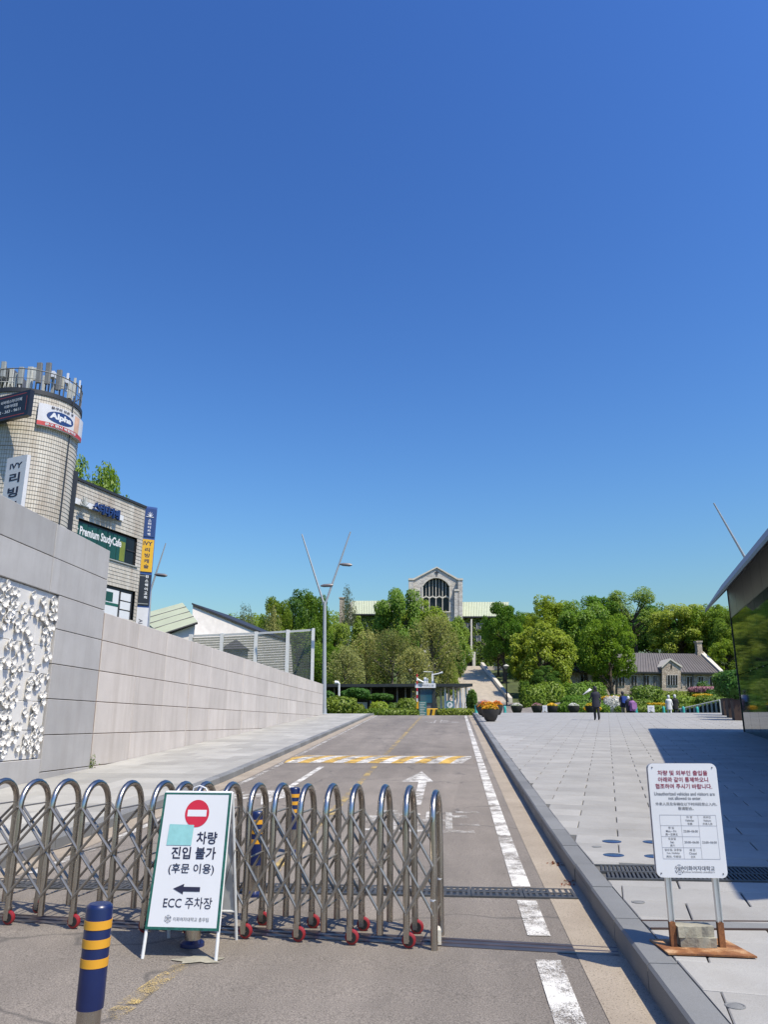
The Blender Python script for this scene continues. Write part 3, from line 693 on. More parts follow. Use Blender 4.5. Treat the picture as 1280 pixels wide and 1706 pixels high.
for d, z, r in spots:
    n = max(3, int(r / 6.5))
    for k in range(n):
        dd = d + rnd.gauss(0, 1) * r * .0024; z2 = z + rnd.gauss(0, 1) * r * .0019
        if not (RD0 + .1 < dd < RD1 - .1 and RZ0 + .1 < z2 < RZ1 - .1): continue
        s = rnd.uniform(.7, 1.1)
        if any((dd - a) ** 2 + (z2 - c) ** 2 < .0085 for a, c in done): continue
        done.append((dd, z2))
        o = bpy.data.objects.new('flower', fme); COL.objects.link(o); o.parent = panel
        loc = Vector(wall_pt(dd, z2, -.050 + rnd.uniform(0, .012))) - o1
        o.matrix_local = Matrix.Translation(loc) @ Rb @ Matrix.Rotation(rnd.uniform(0, 6.28), 4, 'Z') @ Matrix.Rotation(rnd.uniform(-.28, .28), 4, 'X') @ Matrix.Scale(s, 4)
b = MB()
p = Vector(wall_pt(18.6, prof(18.6) + .14, .06)); rg = np.random.default_rng(3)
V, Fq = leaf_quads(np.array(p)[None] + rg.normal(0, 1, (60, 3)) * (.05, .05, .09) + (0, 0, .12), rg.normal(size=(60, 3)), .05, rg)
o = mesh_np('weed', V - np.array(p), Fq, M['leaf_hedge'], None, 'stuff'); o.location = p
tag(o, 'small green weed sprouting at the foot of the granite wall', 'weed')

# ------------------------------------------------------------------ folding gate
GO = Vector((.34, 6.40, 0)); ge = Vector((-1, .2, 0)).normalized(); gn = Vector((.196, .98, 0)).normalized()
GO.z = prof(ad(GO.x, GO.y)[1])
gate = thing('folding_gate', 'stainless steel folding gate of hooped posts and crossed bars across the road', 'gate', GO)
xs_px = [724, 678, 633, 583, 539, 494, 448, 405, 358, 310, 272, 236, 177, 116, 62, 6, -52, -112, -175, -240]
AW = .40
def gline(px):   # distance along the gate for a column of the photograph at foot height
    r = ray(px, 1572); # solve GO + s*ge on the ray's vertical plane
    k = r[0] / r[1]; return (k * GO.y - GO.x) / (ge.x - k * ge.y)
S = [gline(p) for p in xs_px]
def gp(s, w, z): return Vector((0, 0, 0)) + ge * s + gn * w + Vector((0, 0, z + prof(ad(*(GO + ge * s).xy)[1]) - GO.z))
tube_w = .0265
for i, s in enumerate(S):
    wheel = i % 2 == 1
    top = 1.09 if i == 0 else 1.125 + rnd.uniform(-.004, .004)
    z0 = .0 if i == 0 else (.125 if wheel else .085)
    R = AW / 2; lean = rnd.uniform(-.004, .004)
    pts = [gp(s, 0, z0), gp(s + lean, 0, .5), gp(s + lean, 0, top - R)]
    for k in range(1, 12):
        an = math.pi * k / 12; pts.append(gp(s + lean, R - R * math.cos(an), top - R + R * math.sin(an)))
    pts += [gp(s + lean, AW, top - R), gp(s + lean, AW, .5), gp(s, AW, z0)]
    b = MB(); b.path(pts, tube_w, 12); b.build('hoop_post', M['steel'], gate, smooth=True)
    if i == 0:
        b = MB(); b.path([gp(s, 0, .03), gp(s, AW, .03)], .018, 8); b.build('foot_bar', M['steel'], gate, smooth=True)
        for w, z in ((0, .34), (AW, .42)):
            b = MB(); c = gp(s, w, z); b.lathe([(.027, -.007), (.028, .007)], 12, c); b.build('cable_tie', M['white'], gate)
        b = MB(); c = gp(s + .01, .0, 0); b.box(c.x - .01, c.x + .07, c.y + .1, c.y + .2, c.z + .01, c.z + .12, .01)
        b.build('doorstop_block', M['trim_stone'], gate)
    if wheel:
        for w in (0, AW):
            c = gp(s, w, .058); ax = gn
            fk = MB()
            for sd in (-1, 1):
                q = c + ax * sd * .022
                fk.hexa([q + ge * -.018 + ax * -.003 + Vector((0, 0, -.02)), q + ge * .018 + ax * -.003 + Vector((0, 0, -.02)), q + ge * .018 + ax * .003 + Vector((0, 0, -.02)), q + ge * -.018 + ax * .003 + Vector((0, 0, -.02)),
                         q + ge * -.024 + ax * -.003 + Vector((0, 0, .075)), q + ge * .024 + ax * -.003 + Vector((0, 0, .075)), q + ge * .024 + ax * .003 + Vector((0, 0, .075)), q + ge * -.024 + ax * .003 + Vector((0, 0, .075))])
            q = c + Vector((0, 0, .075)); fk.path([q, q + Vector((0, 0, .012))], .028, 10)
            fk.build('caster_fork', M['steel'], gate)
            wh = MB(); wc = c + ge * -.016
            wh.path([wc - ax * .016, wc - ax * .011, wc + ax * .011, wc + ax * .016], [.046, .053, .053, .046], 20)
            wo = wh.build('wheel', M['red_rubber'], gate, smooth=True)
            h = MB(); h.path([wc - ax * 0.0185, wc + ax * .0185], .037, 14); h.build('hub', M['black'], wo)
            h = MB(); h.path([wc - ax * .027, wc + ax * .027], .009, 8); h.build('axle_bolt', M['steel'], wo)
ZT, ZM, ZB = .93, .58, .235
for i in range(len(S) - 1):
    for w, o_ in ((0, -.028), (AW, .028)):
        for rev in (0, 1):
            j = i + 2
            if j < len(S):
                z0, z1 = (ZT, ZB) if not rev else (ZB, ZT); k = .012 if rev else -.012
                b = MB(); b.path([gp(S[i], w + o_ + k, z0), gp(S[j], w + o_ + k, z1)], .0115, 6); b.build('link_bar', M['link'], gate, smooth=True)
            else:
                z0 = ZT if not rev else ZB; k = .012 if rev else -.012
                b = MB(); b.path([gp(S[i], w + o_ + k, z0), gp(S[i + 1], w + o_ + k, ZM)], .0115, 6); b.build('link_bar', M['link'], gate, smooth=True)
    if i == 0:
        for w, o_ in ((0, -.028), (AW, .028)):
            for z in (ZT, ZB):
                b = MB(); b.path([gp(S[0], w + o_, ZM), gp(S[1], w + o_, z)], .0115, 6); b.build('link_bar', M['link'], gate, smooth=True)
for i, s in enumerate(S):
    for z in (ZT, ZM, ZB):
        b = MB(); b.path([gp(s, -.055, z), gp(s, AW + .055, z)], .007, 6); b.build('cross_rod', M['link'], gate)
# steel track
tk = thing('gate_track', 'flat dark steel track strip in the asphalt under the folding gate', 'track', GO)
b = MB(); n = 15
for k in range(n):
    s0 = -1.38 + (k) * .62; s1 = s0 + .62
    p = [gp(s0, .10, .0), gp(s1, .10, .0), gp(s1, .40, .0), gp(s0, .40, .0)]
    b.hexa([q + Vector((0, 0, -.02)) for q in p] + [q + Vector((0, 0, .007)) for q in p])
b.build('track_plate', M['track'], tk)
b = MB()
for w in (.2, .3):
    b.path([gp(-1.38, w, .008), gp(7.8, w, .008)], .007, 6)
b.build('rail_ridge', M['track'], tk)

# ------------------------------------------------------------------ bollards
def bollard(p, label, rz):
    t = thing('bollard', label, 'bollard', p, rz, 'blue bollards in a line along the road centre')
    H, R = .76, .068
    b = MB(); b.lathe([(.060, 0), (.060, .30)], 24); b.build('steel_post', M['steel'], t, smooth=True)
    b = MB(); b.lathe([(.092, 0), (.09, .025), (.068, .04), (.0605, .045)], 24); b.build('base_ring', M['navy'], t, smooth=True)
    b = MB(); b.lathe([(.062, .275), (R, .275), (R + .001, .30), (R, H - .02), (R - .004, H - .008), (R - .014, H)], 28); b.build('sleeve', M['navy'], t, smooth=True)
    for z in (.468, .558, .645):
        b = MB(); b.lathe([(R + .0005, z), (R + .0025, z), (R + .0025, z + .041), (R + .0005, z + .041)], 28, cap=False); b.build('reflective_band', M['amber'], t, smooth=True)
    t.rotation_euler = (rnd.uniform(-.015, .015), rnd.uniform(-.01, .01), rz); return t
p = at(146, 1700, 4.45); p.z = prof(ad(p.x, p.y)[1]); nb_ = bollard(p, 'blue and yellow banded bollard standing alone in front of the folding gate', 0)
nb_.rotation_euler = (0, .012, 0)
bollard(gnd(320, 1575.5), 'blue based bollard standing directly behind the leaning notice board', .4)
bollard(gnd(423, 1492), 'blue banded bollard just behind the folding gate near the leaning board', .9)
bollard(gnd(487, 1421), 'farthest blue banded bollard beyond the folding gate', 1.5)
p = gnd(330, 1600); b = MB(); b.add([(p.x + (.17 + .05 * math.sin(k * 2.1) + .03 * math.sin(k * 3.7)) * math.cos(k * .349), p.y + (.09 + .03 * math.sin(k * 1.7)) * math.sin(k * .349), p.z + .006) for k in range(18)], [tuple(range(18))])
tag(b.build('mortar_patch', M['concrete'], None, p), 'pale mortar patch on the asphalt at the foot of the leaning board', 'mortar patch')

# ------------------------------------------------------------------ folding notice board in front of the gate
fp = (gnd(240, 1597) + gnd(356, 1602)) / 2
af = thing('notice_board', 'white folding notice board with red no entry disc and green edging', 'notice board', fp, -.10)
W = .545; TOPZ = 1.115; DY = .22
def ptF(u, t): return Vector((u * (1 - .04 * t), DY * t, TOPZ * t))                 # front leaf, u across, t up the slope
def ptB(u, t): return Vector((u * (1 - .04 * t), DY + (DY + .05) * (1 - t) + .03, TOPZ * t))
nF = Vector((0, -TOPZ, DY)).normalized()
for sgn in (-1, 1):
    b = MB(); b.path([ptF(sgn * W / 2, 0), ptF(sgn * W / 2, 1)], .0125, 8); b.build('front_leg', M['white_metal'], af, smooth=True)
    b = MB(); b.path([ptB(sgn * W / 2, 0), ptB(sgn * W / 2, 1)], .0125, 8); b.build('rear_leg', M['white_metal'], af, smooth=True)
    b = MB(); b.path([ptF(sgn * (W / 2 + .012), .42), ptB(sgn * (W / 2 + .012), .62)], .0035, 6); b.build('stay_wire', M['steel'], af)
b = MB(); b.path([ptF(-W / 2, .998), ptF(W / 2, .998)], .0125, 8); b.build('top_rail', M['white_metal'], af, smooth=True)
b = MB(); b.path([ptB(-W / 2, .998), ptB(W / 2, .998)], .0125, 8); b.build('top_rail', M['white_metal'], af, smooth=True)
b = MB(); b.path([ptB(-W / 2, .2), ptB(W / 2, .2)], .0125, 8); b.build('rear_rail', M['white_metal'], af, smooth=True)
b = MB(); hp = [ptF(-.06, 1) + Vector((0, .02, .0)), ptF(-.05, 1) + Vector((0, .02, .035)), ptF(0, 1) + Vector((0, .02, .05)), ptF(.05, 1) + Vector((0, .02, .032)), ptF(.07, 1) + Vector((0, .02, 0))]
b.path(hp, .006, 6); b.build('carry_loop', M['white'], af, smooth=True)
T0, T1 = .165, 1.0
def sheet(b, u0, u1, t0, t1, o0, o1, fnp):
    n = nF
    p = [fnp(u0, t0), fnp(u1, t0), fnp(u1, t1), fnp(u0, t1)]
    return b.hexa([q + n * o0 for q in p] + [q + n * o1 for q in p])
b = MB(); sheet(b, -W / 2 - .008, W / 2 + .008, T0, T1, .008, .016, ptF); face = b.build('face_board', M['white'], af)
b = MB(); sheet(b, -W / 2 + .012, W / 2 - .012, .22, .97, -.012, -.016, ptB)
bb = MB(); p = [ptB(-W / 2 + .014, .21), ptB(W / 2 - .014, .21), ptB(W / 2 - .014, .98), ptB(-W / 2 + .014, .98)]
nu, nv = 10, 16; vs = []
for j in range(nv + 1):
    for i in range(nu + 1):
        q = ptB((-.5 + i / nu) * (W - .028), .21 + .77 * j / nv); q.y += .012 * math.sin(i * 1.3 + j * .9) * math.sin(j / nv * 3.1) - .004; vs.append(q)
bb.add(vs, [(j * (nu + 1) + i, j * (nu + 1) + i + 1, (j + 1) * (nu + 1) + i + 1, (j + 1) * (nu + 1) + i) for j in range(nv) for i in range(nu)])
bb.build('back_banner', M['tarp'], af, smooth=True)
for (u0, u1, t0, t1) in ((-W / 2 - .008, W / 2 + .008, T0, T0 + .016), (-W / 2 - .008, W / 2 + .008, T1 - .014, T1 - .003), (-W / 2 - .008, -W / 2 + .010, T0 + .016, T1 - .014), (W / 2 - .012, W / 2 + .008, T0 + .016, T1 - .014)):
    b = MB(); sheet(b, u0, u1, t0, t1, .0162, .0175, ptF); b.build('green_edging', M['green_edge'], face)
def fF(u, v, o=.0176): return ptF(u, T0 + (T1 - T0) * v) + nF * o
LS = (T1 - T0) * math.hypot(TOPZ, DY)
def fT(u, v): return fF(u, v / LS, .0186)
def poly_on(fn, pts, name, mat, parent):
    b = MB(); b.add([fn(u, v) for u, v in pts], [tuple(range(len(pts)))]); return b.build(name, mat, parent)
cc, rr = (.012, .838 * LS), .099
poly_on(lambda u, v: fF(u, v / LS, .0180), [(cc[0] + rr * math.cos(2 * math.pi * k / 40), cc[1] + rr * math.sin(2 * math.pi * k / 40)) for k in range(40)], 'red_disc', M['red_sign'], face)
poly_on(fT, [(cc[0] - .078, cc[1] - .022), (cc[0] + .078, cc[1] - .022), (cc[0] + .078, cc[1] + .026), (cc[0] - .078, cc[1] + .026)], 'white_bar', M['white'], face)
poly_on(lambda u, v: fF(u, v / LS, .0192), [(-.205, .598 * LS), (-.005, .598 * LS), (.0, .75 * LS), (-.20, .755 * LS)], 'teal_tape', M['teal_tape'], face)
lettering('차량', M['ink'], face, fT, .115, .655 * LS, w=.165, h=.088, bold=.02)
lettering('진입 불가', M['ink'], face, fT, .022, .543 * LS, w=.355, h=.085, bold=.02)
lettering('(후문 이용)', M['ink'], face, fT, .018, .425 * LS, w=.36, h=.078, bold=.012)
poly_on(fT, [(-.105, .285 * LS), (-.022, .285 * LS + .034), (-.024, .285 * LS + .014), (.105, .285 * LS + .014), (.105, .285 * LS - .017), (-.024, .285 * LS - .017), (-.025, .285 * LS - .036)], 'arrow', M['ink'], face)
lettering('ECC 주차장', M['ink'], face, fT, .022, .188 * LS, w=.375, h=.076, bold=.004)
lettering('이화여자대학교 총무팀', M['grey_ink'], face, fT, .06, .075 * LS, w=.27, h=.027, bold=.0)
def ring_on(fn, c, r0, r1, mat, parent, name='emblem', n=24):
    b = MB(); vs = []
    for k in range(n):
        an = 2 * math.pi * k / n; vs += [fn(c[0] + r0 * math.cos(an), c[1] + r0 * math.sin(an)), fn(c[0] + r1 * math.cos(an), c[1] + r1 * math.sin(an))]
    b.add(vs, [(2 * k, 2 * k + 1, (2 * k + 3) % (2 * n), (2 * k + 2) % (2 * n)) for k in range(n)])
    return b.build(name, mat, parent)
def emblem(fn, c, r, mat, parent):
    for k in range(6):   # broken outer ring, gate mark and rays
        b = MB(); vs = []
        for i in range(5):
            an = math.radians(k * 60 + 8 + i * 11); vs += [fn(c[0] + r * .88 * math.cos(an), c[1] + r * .88 * math.sin(an)), fn(c[0] + r * math.cos(an), c[1] + r * math.sin(an))]
        b.add(vs, [(2 * i, 2 * i + 1, 2 * i + 3, 2 * i + 2) for i in range(4)]); b.build('emblem_arc', mat, parent)
    ring_on(fn, c, r * .52, r * .6, mat, parent, 'emblem_ring', 18)
    for (x0, x1, y0, y1) in ((-.3, .3, .22, .3), (-.24, -.16, -.3, .22), (.16, .24, -.3, .22), (-.04, .04, -.35, .4), (-.16, .16, -.02, .05)):
        poly_on(fn, [(c[0] + x0 * r, c[1] + y0 * r), (c[0] + x1 * r, c[1] + y0 * r), (c[0] + x1 * r, c[1] + y1 * r), (c[0] + x0 * r, c[1] + y1 * r)], 'emblem_mark', mat, parent)
    for sx in (-1, 1):
        for (y0, y1) in ((-.72, -.4), (.1, .55)):
            poly_on(fn, [(c[0] + sx * .62 * r, c[1] + y0 * r), (c[0] + sx * .74 * r, c[1] + y0 * r), (c[0] + sx * .55 * r, c[1] + y1 * r), (c[0] + sx * .45 * r, c[1] + y1 * r)], 'emblem_mark', mat, parent)
emblem(fT, (-.115, .075 * LS), .026, M['grey_ink'], face)

# ------------------------------------------------------------------ notice sign on the plaza
pz = gnd(1163, 1581, .18)
ns = thing('notice_sign', 'white metal notice sign on two posts with a rusty base plate on the plaza', 'sign', pz, -.06)
b = MB()
b.hexa([(-.24, -.17, .004), (.31, -.21, .004), (.25, .22, .004), (-.27, .17, .004), (-.24, -.17, .014), (.31, -.21, .014), (.25, .22, .014), (-.27, .17, .014)])
b.build('base_plate', M['rust'], ns)
for x in (-.155, .165):
    b = MB(); b.box(x - .018, x + .018, .0, .02, .16, 1.16); b.box(x - .018, x - .013, -.018, .0, .16, .47); b.box(x + .013, x + .018, -.018, .0, .16, .47); b.build('post', M['alu'], ns)
    b = MB(); b.box(x - .0195, x + .0195, -.0185, .0215, .014, .165); b.build('post_foot', M['rust_foot'], ns)
PW, PHh, PB = .475, .742, .445
def rrect(w, h, r, n=6):
    pts = []
    for (cx, cy, a0) in ((w / 2 - r, h / 2 - r, 0), (-w / 2 + r, h / 2 - r, 90), (-w / 2 + r, -h / 2 + r, 180), (w / 2 - r, -h / 2 + r, 270)):
        for k in range(n + 1): an = math.radians(a0 + 90 * k / n); pts.append((cx + r * math.cos(an), cy + r * math.sin(an)))
    return pts
YF = -.045
b = MB(); b.prism(rrect(PW, PHh, .04), lambda u, v, t: (u, t, PB + PHh / 2 + v), YF, -.001); pf = b.build('panel', M['white'], ns)
b = MB(); b.prism(rrect(PW + .004, PHh + .004, .042), lambda u, v, t: (u, t, PB + PHh / 2 + v), YF + .012, YF + .022); b.build('rim', M['grey_metal'], ns)
def fN(u, v): return (u, YF - .0015, PB + v)
for sx in (-1, 1):
    for v in (.027, PHh - .027):
        c = fN(sx * (PW / 2 - .03), v); b = MB(); b.path([Vector(c) + Vector((0, .001, 0)), Vector(c) - Vector((0, .002, 0))], .0045, 8); b.build('rivet', M['black'], pf)
def nt_(s, mat, u, v, w, h, bold=.006): lettering(s, M[mat], pf, fN, u, v * PHh, w=w, h=h, bold=bold)
nt_('차량 및 외부인 출입을', 'red_ink', 0, .915, .345, .034, .018); nt_('아래와 같이 통제하오니', 'red_ink', .0, .855, .345, .034, .018); nt_('협조하여 주시기 바랍니다.', 'red_ink', .0, .795, .39, .034, .018)
nt_('Unauthorized vehicles and visitors are', 'grey_ink', 0, .728, .415, .023); nt_('not allowed to enter.', 'grey_ink', .0, .689, .225, .022)
nt_('外来人员及车辆在以下时间段禁止入内，', 'grey_ink', .005, .637, .42, .022); nt_('敬请配合。', 'grey_ink', .0, .598, .105, .022)
TX = [-.185, -.042, .077, .198]; TV = [.54, .447, .352, .257, .16]
def tl(x0, x1, v0, v1, w=.0012):
    if v0 == v1: pts = [(x0, v0 * PHh - w), (x1, v0 * PHh - w), (x1, v0 * PHh + w), (x0, v0 * PHh + w)]
    else: pts = [(x0 - w, v0 * PHh), (x0 + w, v0 * PHh), (x0 + w, v1 * PHh), (x0 - w, v1 * PHh)]
    poly_on(lambda u, v: (u, YF - .001, PB + v), pts, 'table_line', M['line_ink'], pf)
for k, v in enumerate(TV): tl(TX[0], TX[3] if k in (0, 1, 4) else TX[2], v, v)
for k, x in enumerate(TX): tl(x, x, TV[4], TV[0], .0010)
cx_ = [(TX[0] + TX[1]) / 2, (TX[1] + TX[2]) / 2, (TX[2] + TX[3]) / 2]; cv = [(TV[i] + TV[i + 1]) / 2 for i in range(4)]
def cell(c, r, lines, vv=None):
    v = cv[r] if vv is None else vv; n = len(lines)
    for k, (s, w, h) in enumerate(lines): nt_(s, 'grey_ink', cx_[c], v + ((n - 1) / 2 - k) * .029, w, h, .006)
cell(1, 0, [('차 량', .04, .016), ('Vehicles', .06, .014), ('车辆', .032, .015)]); cell(2, 0, [('외부인', .05, .016), ('Visitors', .052, .014), ('外来人员', .066, .015)])
cell(0, 1, [('평 일', .038, .016), ('Mon.~ Fri.', .072, .014), ('周一至周五', .084, .015)]); cell(1, 1, [('22:00~06:00', .098, .015)])
cell(0, 2, [('토요일', .05, .016), ('Sat.', .027, .014), ('周六', .032, .015)]); cell(1, 2, [('20:00~06:00', .098, .015)]); cell(2, 2, [('22:00~06:00', .098, .015)])
cell(0, 3, [('일요일, 공휴일', .113, .016), ('Sun, Holiday', .088, .015), ('周日, 节假日', .098, .015)]); cell(1, 3, [('폐 문', .038, .016), ('Closed', .05, .014), ('全天', .032, .015)])
nt_('이화여자대학교', 'grey_ink', .052, .082, .205, .03, .012); nt_('EWHA WOMANS UNIVERSITY', 'grey_ink', .052, .049, .205, .010, .0)
emblem(fN, (-.083, .07 * PHh), .031, M['grey_ink'], pf)
# two rough paving bricks weighing the plate down
def rough_block(name, label, z0, dx, rz, sz):
    rg = random.Random(int(z0 * 1000) + 3); w, dp, h = sz; n = 7; b = MB(); q = []
    for zz in (0, 1):
        for k in range(n):
            q.append((-w / 2 + w * k / (n - 1), -dp / 2 + rg.uniform(-.008, .008), zz * h + rg.uniform(-.003, .003)))
        for k in range(n): q.append((w / 2 - w * k / (n - 1), dp / 2 + rg.uniform(-.004, .004), zz * h + rg.uniform(-.003, .003)))
    m_ = 2 * n; f = [tuple(range(m_))[::-1], tuple(range(m_, 2 * m_))] + [(i, (i + 1) % m_, m_ + (i + 1) % m_, m_ + i) for i in range(m_)]
    b.add(q, f); o = b.build(name, M['concrete']); o.location = pz + Vector((dx, .03, z0)); o.rotation_euler = (0, 0, rz); return tag(o, label, 'brick', 'paving bricks on the rusty plate')
rough_block('paving_brick', 'rough grey paving brick lying flat on the rusty sign plate, lower of two', .0145, .005, -.08, (.235, .13, .06))
rough_block('paving_brick', 'rough grey paving brick resting on top of the other under the notice sign', .0765, -.008, -.02, (.24, .125, .065))
# a few dead leaves in the gutter
for k, (px, py) in enumerate(((935, 1443), (946, 1476), (951, 1470), (926, 1440), (1060, 1590))):
    p = gnd(px, py); rg = np.random.default_rng(k + 20)
    V, Fq = leaf_quads(rg.normal(0, 1, (14, 3)) * (.04, .025, .004) + (0, 0, .012), rg.normal(size=(14, 3)) * .4 + (0, 0, 1), .032, rg)
    o = mesh_np('leaf_litter', V, Fq, M['leaf_rust'], None, 'stuff'); o.location = p
    o['label'] = 'dry brown leaves gathered in the gutter beside the kerb'; o['category'] = 'leaf litter'; o['group'] = 'dead leaves in the gutter'

# ------------------------------------------------------------------ corner building with round tower
fdir = Vector((.0507, .144, 0)).normalized()          # along the wing facade, away from the camera
fout = Vector((fdir.y, -fdir.x, 0))                    # out of the wing facade
YB = 42.0
W0p = at(125, 795, YB); ZTOP = W0p.z
CT = Vector((W0p.x, W0p.y, 0)) + fdir * -1.75 - fout * 1.95       # tower axis
RT = 2.55; ZTW = at(60, 668, 40.3).z
base = Vector((CT.x, CT.y, terr(CT.x, CT.y)))
bl = thing('corner_building', 'cream tiled corner building with a round tower and shop signs behind the wall', 'building', base)
def tilemat():
    m, nt, bs = newmat('cream_tile'); uv = coords(nt, 'uv'); v = coords(nt)
    br = N(nt, 'ShaderNodeTexBrick'); br.offset = 0; br.inputs['Scale'].default_value = 1; br.inputs['Brick Width'].default_value = .135; br.inputs['Row Height'].default_value = 4
    br.inputs['Mortar Size'].default_value = .018; br.inputs['Color1'].default_value = (.44, .41, .36, 1); br.inputs['Color2'].default_value = (.53, .50, .445, 1); br.inputs['Mortar'].default_value = (.27, .24, .20, 1)
    nt.links.new(uv, br.inputs['Vector'])
    s = noise(nt, v, 1.1, 6, .7, (1, 1, .25))
    c = mixc(nt, ramp(nt, s, [(.45, 0), (.75, .7)]), br.outputs['Color'], (.19, .13, .08))
    nt.links.new(c, bs.inputs['Base Color']); bs.inputs['Roughness'].default_value = .55; bump(nt, bs, br.outputs['Fac'], -.25, .015); return m
M['tile'] = tilemat()
def tiled(name, curve, z0, z1, row=.235, holes=(), inset=0.0):
    """rows of tiles like clapboards along a plan curve of (x, y, outx, outy, s)"""
    b = MB(); b.uv = []; z = z0
    while z < z1 - .02:
        h = min(row, z1 - z)
        for i in range(len(curve) - 1):
            p, q = curve[i], curve[i + 1]
            sm = (p[4] + q[4]) / 2
            if any(s0 < sm < s1 and zz0 < z + h / 2 < zz1 for s0, s1, zz0, zz1 in holes): continue
            lo, hi = .022, .0
            v = [(p[0] + p[2] * lo, p[1] + p[3] * lo, z + .012), (q[0] + q[2] * lo, q[1] + q[3] * lo, z + .012), (q[0] + q[2] * hi, q[1] + q[3] * hi, z + h), (p[0] + p[2] * hi, p[1] + p[3] * hi, z + h),
                 (p[0] + p[2] * hi, p[1] + p[3] * hi, z), (q[0] + q[2] * hi, q[1] + q[3] * hi, z)]
            b.add(v, [(0, 1, 2, 3), (4, 5, 1, 0)])
            b.uv += [[(p[4], z * 1.0), (q[4], z), (q[4], z + h), (p[4], z + h)], [(p[4], z)] * 4]
        z += h
    return b
# tower: cylinder for its free half, then a flat front running off to the left
a0 = math.atan2(fout.y, fout.x); curve = []
nA = 48
ldir = Vector((-fout.x, -fout.y, 0))
a_start = a0 + math.radians(75); a_end = a0 - math.radians(96)
s = 0
for k in range(nA + 1):
    an = a_start + (a_end - a_start) * k / nA; curve.append((CT.x + RT * math.cos(an), CT.y + RT * math.sin(an), math.cos(an), math.sin(an), k * RT * (a_start - a_end) / nA))
last = curve[-1]; ex = Vector((last[0], last[1], 0)); td = Vector((math.sin(a_end), -math.cos(a_end), 0))
for k in range(1, 31): q = ex + td * .5 * k; curve.append((q.x, q.y, last[2], last[3], last[4] + .5 * k))
zb0 = terr(CT.x, CT.y)
tiled('tower_tiles', curve, zb0, ZTW - .25).build('tower_tiles', M['tile'], bl, base, kind='stuff')
capb = MB(); ring = [(p[0] + p[2] * .06, p[1] + p[3] * .06) for p in curve]; back = ex + td * 15 - Vector((last[2], last[3], 0)) * 9; back2 = CT - fout * 5 + fdir * .5
poly = ring + [(back.x, back.y), (back2.x, back2.y)]
capb.prism(poly, lambda u, v, t: (u, v, t), ZTW - .02, ZTW - .27); capb.build('tower_coping', M['frame_dark'], bl, base)
# railing on the tower roof
b = MB()
rp = [Vector((p[0] - p[2] * .05, p[1] - p[3] * .05, ZTW)) for p in curve[:: 2]]
b.path([p + Vector((0, 0, 1.15)) for p in rp], .03, 6); b.path([p + Vector((0, 0, .6)) for p in rp], .018, 5); b.build('roof_rail', M['ant_dark'], bl, base)
b = MB()
for p in rp[:: 1]: b.path([p, p + Vector((0, 0, 1.15))], .016, 4)
b.build('roof_rail_bars', M['ant_dark'], bl, base, kind='stuff')
# roof top antennas (in px of the photograph, at the tower)
for (px, y0, y1, wpx, mt, Y) in ((4, 603, 628, 8, 'ant_grey', 43), (33, 612, 640, 8, 'ant_grey', 42), (47, 612, 655, 10, 'ant_pale', 41.5), (57, 613, 634, 6, 'ant_pale', 43), (63, 605, 638, 9, 'ant_dark', 41), (78, 605, 640, 9, 'ant_dark', 41.2), (96, 617, 650, 9, 'ant_dark', 41.6), (103, 628, 648, 5, 'ant_pale', 42), (131, 634, 655, 3, 'white', 42.2), (17, 614, 640, 7, 'ant_pale', 43.5), (24, 622, 650, 5, 'ant_grey', 42.2), (71, 626, 652, 5, 'ant_pale', 42.6), (86, 632, 655, 5, 'ant_grey', 42.8), (110, 622, 652, 4, 'white', 43.0), (122, 630, 660, 4, 'ant_pale', 42.9)):
    p0, p1 = at(px, y1, Y), at(px + (y1 - y0) * .1, y0, Y); w = wpx * Y / 1280 / 2 * 1.05
    b = MB(); n = 8
    prf = rrect(2 * w, w * 1.2, w * .3, 3)
    b.prism(prf, lambda u, v, t: (p0.x + (p1.x - p0.x) * t + u, Y + v, p0.z + (p1.z - p0.z) * t), 0, 1); b.build('antenna_panel', M[mt], bl, base)
    b = MB(); b.path([(p0.x, Y + .25, ZTW - .05), (p0.x, Y + .25, p1.z - .2)], .045, 6); b.path([(p0.x, Y + .25, p0.z + .2), (p0.x, Y, p0.z + .2)], .03, 5); b.build('antenna_mast', M['frame_dark'], bl, base)
for (px, y0, y1, wpx, hpx, mt, Y) in ((88, 620, 630, 10, 0, 'white', 42.5), (117, 640, 665, 9, 0, 'ant_pale', 42.4), (112, 633, 640, 6, 0, 'white', 42.8)):
    p0, p1 = at(px - wpx / 2, y1, Y), at(px + wpx / 2, y0, Y); b = MB(); b.box(p0.x, p1.x, Y - .2, Y + .2, p0.z, p1.z, .03); b.build('equipment_box', M[mt], bl, base)
# a big vent louvre box and lattice mast at the left edge
p0, p1 = at(-12, 640, 44), at(26, 618, 44); b = MB(); b.box(p0.x, p1.x, 43.6, 45.5, p0.z, p1.z); bx = b.build('vent_box', M['grey_metal'], bl, base)
for k in range(9):
    z = p0.z + .1 + k * (p1.z - p0.z - .15) / 9; b = MB(); b.hexa([(p0.x + .1, 43.52, z), (p1.x - .1, 43.52, z), (p1.x - .1, 43.6, z + .05), (p0.x + .1, 43.6, z + .05), (p0.x + .1, 43.52, z + .02), (p1.x - .1, 43.52, z + .02), (p1.x - .1, 43.6, z + .07), (p0.x + .1, 43.6, z + .07)]); b.build('louvre', M['ant_grey'], bx, base)
b = MB()
for k in range(5):
    q0 = at(2 + k * 6, 655, 43); q1 = at(8 + k * 6, 636, 43); q2 = at(14 + k * 6 - 6, 655, 43); b.path([q0, q1], .03, 4); b.path([q1, q2], .03, 4)
b.path([at(0, 636, 43), at(36, 636, 43)], .035, 4); b.build('lattice_mast', M['ant_pale'], bl, base)
